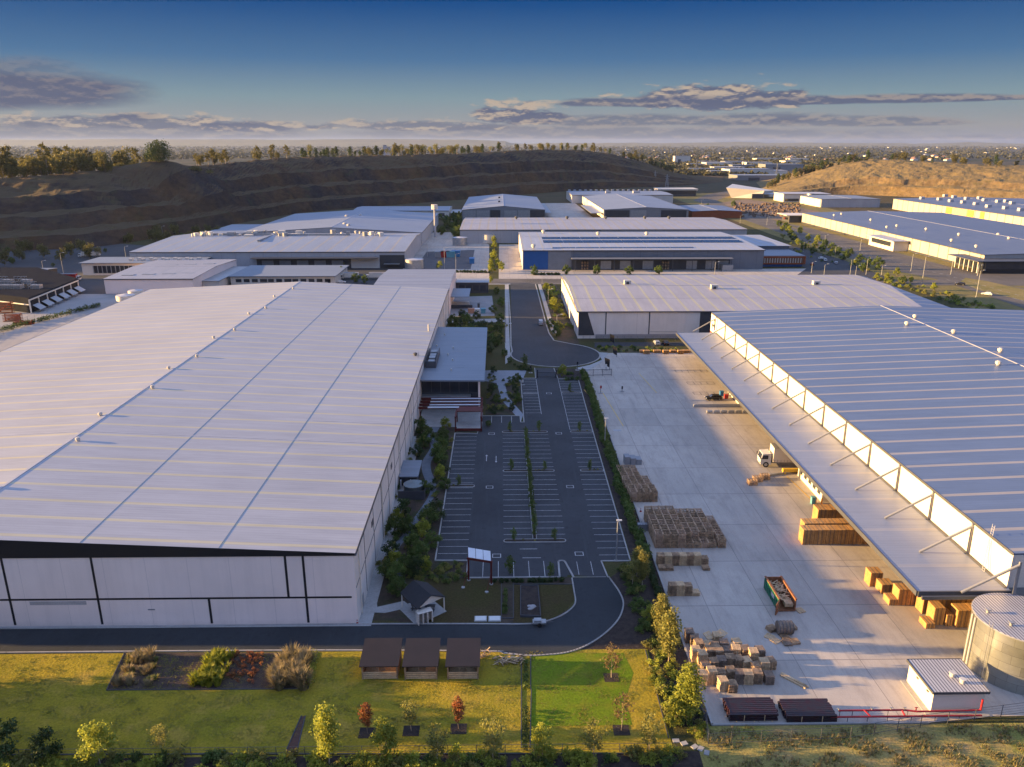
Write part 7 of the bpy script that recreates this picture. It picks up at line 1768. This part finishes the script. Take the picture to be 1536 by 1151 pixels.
for k in range(3):
    q0 = A1.lerp(A2, k/3+.01)+up; q1 = A1.lerp(A2, (k+1)/3-.01)+up; bk = Vector((-.1, 1.5, .95)); t2 = Vector((0, -.05, .07))
    m = MB(); m.add([q0, q1, q1+bk, q0+bk, q0+t2, q1+t2, q1+bk+t2, q0+bk+t2], [(3, 2, 1, 0), (4, 5, 6, 7), (0, 1, 5, 4), (1, 2, 6, 5), (2, 3, 7, 6), (3, 0, 4, 7)]); m.build('panel', mat('pale panel', (.66, .68, .72), .3, fine=.03), FRM)
# raised bed and white covers in the turf
RB = thing('raised_bed', 'rectangular raised bed of dark soil framed in timber on the right turf square', 'garden bed', tuple(G(795, 905)))
q = [G(781, 881), G(807, 881), G(811, 927), G(781, 926)]
m = MB(); m.prism([(v.x, v.y) for v in q], .03, .32); m.build('soil', M_soil, RB)
for i in range(4): a_, b_ = q[i], q[(i+1) % 4]; m = MB(); m.beam(a_+Vector((0, 0, .2)), b_+Vector((0, 0, .2)), .12, .42); m.build('edge_board', M_char, RB)
p = G(795, 914); m = MB()
for i in range(7): c = p+Vector((hr.uniform(-.6, .6), hr.uniform(-.5, .5), .36)); m.prism([(c.x+.4*math.cos(t), c.y+.3*math.sin(t)) for t in (0, 1, 2, 3, 4, 5)], .33, .33+hr.uniform(.05, .2))
m.build('pale_rubble', mat('pale rubble', (.30, .29, .29), .9), RB)
for i, px in enumerate((721, 742)):
    p = G(px, 929); r = thing('pit_cover', f'white slatted pit cover beside the drive, {"left" if i == 0 else "right"} of the pair', 'cover', tuple(p))
    m = MB(); m.box(p.x-.95, p.x+.95, p.y-.7, p.y+.7, .03, .12); m.build('frame', M_conc_l, r)
    m = MB(); m.box(p.x-.8, p.x+.8, p.y-.55, p.y+.55, .12, .2); m.build('lid', M_carwhite, r)
p = G(810, 938); r = thing('garden_trailer', 'small grey trailer with two wheels standing at the drive kerb', 'trailer', tuple(p))
m = MB(); m.box(p.x-1.1, p.x+.9, p.y-.5, p.y+.5, .5, .75); m.build('bed', M_steel, r); m = MB(); m.beam((p.x+.9, p.y, .55), (p.x+2.0, p.y+.1, .5), .08, .08); m.build('drawbar', M_gut, r)
for s in (-.6, .6): m = MB(); m.tube((p.x-.1, p.y+s-.07, .35), (p.x-.1, p.y+s+.07, .35), .33, 14); m.build('wheel', M_rubber, r)
m = MB(); m.box(p.x-.9, p.x+.2, p.y-.4, p.y+.4, .75, 1.05); m.build('load', M_steel, r)
# stepping stones
for i, (px, py) in enumerate(((1014, 1112), (1026, 1116), (1042, 1121), (1051, 1124), (1060, 1130))):
    p = G(px, py); m = MB(); m.box(p.x-.4, p.x+.4, p.y-.3, p.y+.3, .03, .13, rz=.3*i); tag(m.build('stepping_stone', M_conc), f'{ordn(i+1)} flat stepping stone from the left by the fence corner', 'stepping stone', 'stepping stones by the fence corner')
# rainwater tank and small roofed store against the wall
WT = thing('rainwater_tank', 'round dark rainwater tank with pale cone lid against the left warehouse wall', 'tank', (-18.0, 147, 0))
m = MB(); m.tube((-18, 147, .02), (-18, 147, 2.3), 2.0, 28); m.build('body', mat('tank corrugated dark', (.06, .075, .08), .6), WT)
m = MB(); m.tube((-18, 147, 2.3), (-18, 147, 2.75), 2.1, 28, r2=.2); m.build('lid', M_water, WT)
ST_ = thing('pump_store', 'small pale flat-roofed store between the rainwater tank and the warehouse wall', 'shed', (-19.5, 154, 0))
box_part(ST_, 'wall', (-21.4, -17.8, 151, 158.5, 0, 2.3), M_char); box_part(ST_, 'roof', (-21.5, -17.4, 150.2, 159, 2.3, 2.5), R_off)
for x in (-21, -19): m = MB(); m.box(x-.1, x+.1, 149.3, 150.1, 0, 1.9); m.build('white_frame', M_ridge, ST_)
FS = thing('screen_fence', 'dark slatted screen fence around the rainwater tank', 'fence', (-18, 144.2, 0))
for (a_, b_) in (((-20.9, 144.3), (-15.6, 144.3)), ((-15.6, 144.3), (-15.6, 149.5))): m = MB(); ribbon(m, [a_, b_], .1, .02, 1.9); m.build('panel', M_char, FS)
# --- tanks at the back
def small_tank(px, py, r, h, label, m_=None):
    p = G(px, py); t = thing('storage_tank', label, 'tank', tuple(p)); m = MB(); m.tube((p.x, p.y, .02), (p.x, p.y, h), r, 32); m.build('shell', m_ or M_steel, t, smooth=False)
    m = MB(); m.tube((p.x, p.y, h), (p.x, p.y, h+.5), r*1.02, 32, r2=.3); m.build('roof', M_ridge, t)
small_tank(622, 403, 5.2, 5.4, 'pale round tank at the corner of the gravel pad, left one')
small_tank(733, 364, 6.0, 6.2, 'pale round tank at the end of the long striped shed', M_warm); small_tank(690, 368, 5.2, 5.5, 'grey round tank between the rear yard and the planted gap')
small_tank(190, 456, 4.0, 4.0, 'pale tank at the far left corner of the left warehouse', M_warm); small_tank(205, 450, 3.2, 4.4, 'smaller pale tank beside the first at the warehouse corner', M_warm)
# --- lamps and masts
def lamp(px, py, h, label, arm=1.6, two=False):
    p = G(px, py); r = thing('street_lamp', label, 'street lamp', tuple(p)); m = MB(); m.tube(p, p+Vector((0, 0, h)), .13, 8, r2=.08); m.build('pole', M_steel, r)
    for s in ((-1, 1) if two else (1,)):
        m = MB(); m.tube(p+Vector((0, 0, h-.1)), p+Vector((s*arm, 0, h+.25)), .06, 6); m.build('arm', M_steel, r)
        m = MB(); c = p+Vector((s*arm, 0, h+.25)); m.box(c.x-.45, c.x+.45, c.y-.18, c.y+.18, c.z-.02, c.z+.14); m.build('lamp_head', M_carwhite, r)
    m = MB(); m.box(p.x-.25, p.x+.25, p.y-.25, p.y+.25, .02, .2); m.build('footing', M_conc, r)
lamp(924, 842, 7.5, 'tall lamp post at the right edge of the car park near the pallets', .25)
lamp(907, 668, 6.5, 'white-topped lamp post in the hedge beside the pale yard', .2)
for i, (px, py, h) in enumerate(((835, 500, 7), (822, 458, 7), (813, 440, 7), (758, 515, 7), (667, 404, 12), (684, 408, 10), (641, 385, 9), (1072, 412, 11), (1217, 410, 10), (1236, 412, 9), (1275, 412, 13), (1283, 415, 9), (1299, 412, 14), (1322, 413, 8), (1366, 408, 16), (1383, 425, 22), (1426, 412, 14), (1464, 446, 20), (1466, 414, 9), (1236, 372, 14), (1252, 388, 12), (1205, 378, 10), (1290, 376, 12), (1110, 335, 11), (1150, 338, 11), (1077, 327, 12), (1050, 327, 12), (1060, 318, 10), (1052, 308, 10), (95, 410, 18), (190, 395, 16), (245, 360, 16), (225, 395, 9), (66, 412, 12))):
    lamp(px, py, h*.62 if px > 1000 or px < 300 else h, f'lamp post standing beside the estate roads and lots, {ordn(i+1)} of the series', 1.8)
p = G(653, 356); MT = thing('telecom_mast', 'white telecom mast with square antenna head rising behind the west shed', 'mast', tuple(p))
m = MB(); m.tube(p, p+Vector((0, 0, 21)), .9, 12, r2=.7); m.build('mast', M_ridge, MT); m = MB(); m.tube(p+Vector((0, 0, 21)), p+Vector((0, 0, 24.5)), 2.4, 8); m.build('antenna_head', M_cream, MT)
p = GY(1043, 235, 1500); p.z = 0
for i, (px, py, h) in enumerate(((1044, 262, 34), (982, 278, 24), (1000, 281, 20), (1165, 264, 26))):
    q = G(px, py); r = thing('lattice_pylon', f'{ordn(i+1)} lattice power pylon near the mouth of the quarry', 'pylon', tuple(q))
    m = MB()
    for sx in (-2.4, 2.4):
        for sy in (-2.4, 2.4): m.beam(q+Vector((sx, sy, 0)), q+Vector((sx*.15, sy*.15, h)), .5, .5)
    for k in range(7): z = h*k/7; w = 2.4*(1-k/7*.85); m.beam(q+Vector((-w, -w, z)), q+Vector((w, -w, z+h/8)), .35, .35); m.beam(q+Vector((w, -w, z)), q+Vector((-w, -w, z+h/8)), .35, .35)
    m.build('tower', M_steel, r); m = MB(); m.beam(q+Vector((-4, 0, h*.85)), q+Vector((4, 0, h*.85)), .4, .4); m.beam(q+Vector((-3, 0, h*.7)), q+Vector((3, 0, h*.7)), .4, .4); m.build('cross_arm', M_steel, r)
# --- fences
def fence(label, pts, h=1.8, step=3.0, name='wire_fence', m_=None, wires=5, infill=False, base=0.03):
    r = thing(name, label, 'fence', (pts[0][0], pts[0][1], 0)); m_ = m_ or M_gut; w = MB(); n = 0
    for a, b in zip(pts, pts[1:]):
        a = Vector((a[0], a[1], base)); b = Vector((b[0], b[1], base)); k = max(1, int((b-a).length/step))
        for i in range(k+(1 if b.xy == Vector(pts[-1][:2]) else 0)):
            if n >= 100: break
            q = a.lerp(b, i/k); m = MB(); m.tube(q, q+Vector((0, 0, h)), .045, 6); m.build('post', m_, r); n += 1
        for j in range(wires): z = h*(j+1)/wires*.98; w.tube(a+Vector((0, 0, z)), b+Vector((0, 0, z)), .012 if 0 < j < wires-1 else .025, 4, cap=False)
    w.build('wire', m_, r); return r
fence('chain wire fence along the near edge of the yard above the rough bank', [G(1062, 1120), G(1096, 1118), G(1275, 1110), G(1380, 1092), G(1540, 1072)], 1.9)
fence('low wire fence along the bottom edge of the lawn', [(-70, 75.45), (-20, 75.4), (20.6, 75.35)], 1.2, 3.2, wires=3)
fence('wire fence between the planting strip and the pallets at the near corner', [G(1062, 1120), G(1058, 1080), G(1030, 1000)], 1.6, 2.6)
fence('dark fence along the cross street before the solar-roofed warehouse', [(14, 404.5), (60, 403), (120, 401.5), (176, 400)], 1.6, 3, wires=4)
fence('fence in front of the grey wall of the striped-roof warehouse', [(30, 276.5), (50, 276.2), (72, 276)], 1.8, 2.5, wires=8)
fence('tall fence along the left service yard', [(-143, 135), (-160, 190), (-190, 300), (-200, 370)], 2, 6, wires=4)
fence('dark fence around the bin yard beside the street', [(-18, 306), (2, 304), (2, 340)], 1.8, 2.6, wires=7)

# rocks on the cleared pad
rm = MB(); rr = random.Random(9)
for i in range(420):
    p = G(rr.uniform(1100, 1200), rr.uniform(306, 326)); s = rr.uniform(.5, 1.9)
    rm.prism([(p.x+s*rr.uniform(.7, 1.2)*math.cos(t*1.05), p.y+s*rr.uniform(.7, 1.2)*math.sin(t*1.05)) for t in range(6)], .02, s*rr.uniform(.6, 1.1))
tag(rm.build('rubble_field', mat('brown rubble', (.15, .10, .07), .9, (.09, .065, .05), .3)), 'field of brown rubble heaps spread over the cleared pad', 'rubble', kind='stuff')

# ------------------------------------------------------------------ the town beyond
def far_blob(name, n, boxf, size, m, label, seed):
    g = np.random.default_rng(seed); P_ = []
    while len(P_) < n:
        q = boxf(g)
        if q is not None: P_.append(q)
    P_ = np.array(P_); k = 9; n2 = len(P_)*k
    s = size*(1+(P_[:, 1]-1200)/6000)
    c = np.repeat(P_, k, 0); sr = np.repeat(s, k)
    off = g.normal(size=(n2, 3))*np.array([.55, .55, .35])*sr[:, None]; off[:, 2] = np.abs(off[:, 2])+sr*.3
    nrm = g.normal(size=(n2, 3)); nrm /= np.linalg.norm(nrm, axis=1)[:, None]
    t = np.cross(nrm, g.normal(size=(n2, 3))); t /= np.linalg.norm(t, axis=1)[:, None]; b = np.cross(nrm, t)
    p = c+off; sr = sr[:, None]
    v = np.stack([p-t*sr*.6, p-b*sr*.6, p+t*sr*.6, p+b*sr*.6], 1).reshape(-1, 3); v[:, 2] = np.maximum(v[:, 2], .1)
    me = D.meshes.new(name); me.vertices.add(4*n2); me.vertices.foreach_set('co', v.astype(np.float32).ravel()); me.loops.add(4*n2); me.loops.foreach_set('vertex_index', np.arange(4*n2, dtype=np.int32))
    me.polygons.add(n2); me.polygons.foreach_set('loop_start', np.arange(0, 4*n2, 4, dtype=np.int32)); me.polygons.foreach_set('loop_total', np.full(n2, 4, np.int32)); me.materials.append(m); me.update(calc_edges=True)
    o = D.objects.new(name, me); COL.objects.link(o); return tag(o, label, 'woodland', kind='stuff')
def plain_pt(g):
    # even spread in the view: denser close by, out to several kilometres
    py = 219.5+45*g.random()**1.6; px = g.uniform(-40, 1580) if py < 240 else g.uniform(960, 1330)
    q = G(px, py)
    if q.y < 1500 or (px > 1150 and q.y < 2100): return None
    return (q.x, q.y, 0)
far_blob('far_woodland', 9000, plain_pt, 5.5, L_far, 'dusky mass of suburban trees spreading over the plain to the horizon', 3)
tr_ = random.Random(77)
def far_shed(px, py, w, d, h, k, lb):
    q = G(px, py); r = thing('distant_building', lb, 'building', tuple(q), 0, 'pale buildings of the distant town')
    wm = (M_cream, M_warm, M_grey)[k % 3]; rm_ = (R_K, M_ridge, R_off)[k % 3]
    if w > 25:
        box_part(r, 'wall', (q.x-w/2, q.x+w/2, q.y-d/2, q.y+d/2, 0, h), wm); box_part(r, 'roof', (q.x-w/2-.5, q.x+w/2+.5, q.y-d/2-.5, q.y+d/2+.5, h, h+.8), rm_)
        box_part(r, 'door', (q.x-w*.3, q.x-w*.1, q.y-d/2-.4, q.y-d/2-.02, 0, h*.6), M_char)
    else:
        m = MB(); m.extr([(-w/2, 0), (w/2, 0), (w/2, h), (0, h*1.6), (-w/2, h)], 'y', -d/2, d/2); m.build('wall', wm, r, local=True)
        m = MB(); m.extr([(-w/2-.6, h-.3), (0, h*1.62), (w/2+.6, h-.3), (w/2+.6, h+.1), (0, h*1.62+.5), (-w/2-.6, h+.1)], 'y', -d/2-.5, d/2+.5); m.build('roof', rm_ if k % 2 else M_terra, r, local=True)
big = [(1022, 246, 60, 30, 26), (1075, 250, 90, 60, 12), (1100, 248, 80, 60, 12), (1120, 262, 110, 70, 12), (1135, 249, 90, 50, 11), (1170, 256, 110, 60, 16), (1185, 247, 60, 60, 12), (1060, 246, 70, 40, 9), (1140, 270, 120, 60, 9), (1150, 242, 110, 60, 11), (1090, 256, 90, 50, 9), (1112, 253, 70, 40, 10), (1045, 250, 60, 50, 8), (1155, 262, 70, 50, 9), (1083, 262, 70, 40, 8), (1050, 258, 70, 40, 8), (1195, 243, 80, 50, 12), (1098, 241, 90, 60, 9)]
for i, (px, py, w, d, h) in enumerate(big): far_shed(px, py, w*.9, d, h, i, f'pale industrial building of the distant town, {ordn(i+1)} of the larger ones')
hs = []
for i in range(150):
    py = 221.5+tr_.random()**1.5*22; px = tr_.uniform(880, 1536) if tr_.random() < .86 else tr_.uniform(0, 880)
    if px < 880: py = 219.5+tr_.random()*11
    hs.append((px, py))
hs.sort()
for i, (px, py) in enumerate(hs):
    q = G(px, py); s = 1+q.y/5200
    far_shed(px, py, 13*s, 15*s, 4*s**.5, tr_.randint(0, 5), f'small house of the distant suburb, {ordn(i+1)} from the left')
p = GY(580, 240, 2600); p.z = 0
for i, px in enumerate((578, 583)):
    q = GY(px, 232, 2600); q.z = 0; r = thing('tower_block', f'{"left" if i == 0 else "right"} of two pale tower blocks showing above the left quarry rim', 'tower block', tuple(q)); box_part(r, 'wall', (q.x-6, q.x+4, q.y, q.y+12, 0, 62-(i*6)), M_ridge); box_part(r, 'roof', (q.x-6.5, q.x+4.5, q.y-.5, q.y+12.5, 62-i*6, 63.5-i*6), M_grey)

# ------------------------------------------------------------------ haze
def haze():
    m = D.materials.new('haze air'); m.use_nodes = True; nt = m.node_tree
    for n in list(nt.nodes):
        if n.type != 'OUTPUT_MATERIAL': nt.nodes.remove(n)
    v = nt.nodes.new('ShaderNodeVolumePrincipled'); v.inputs['Color'].default_value = (.50, .64, 1.0, 1); v.inputs['Density'].default_value = HAZE; v.inputs['Anisotropy'].default_value = .15
    nt.links.new(v.outputs[0], nt.nodes['Material Output'].inputs['Volume'])
    mb = MB(); mb.box(-20500, 20500, -2500, 21500, -1.5, 168); o = mb.build('haze', m); tag(o, kind='stuff'); o['label'] = 'thin bluish evening haze over the plain'
HAZE = 1.9e-5
haze()
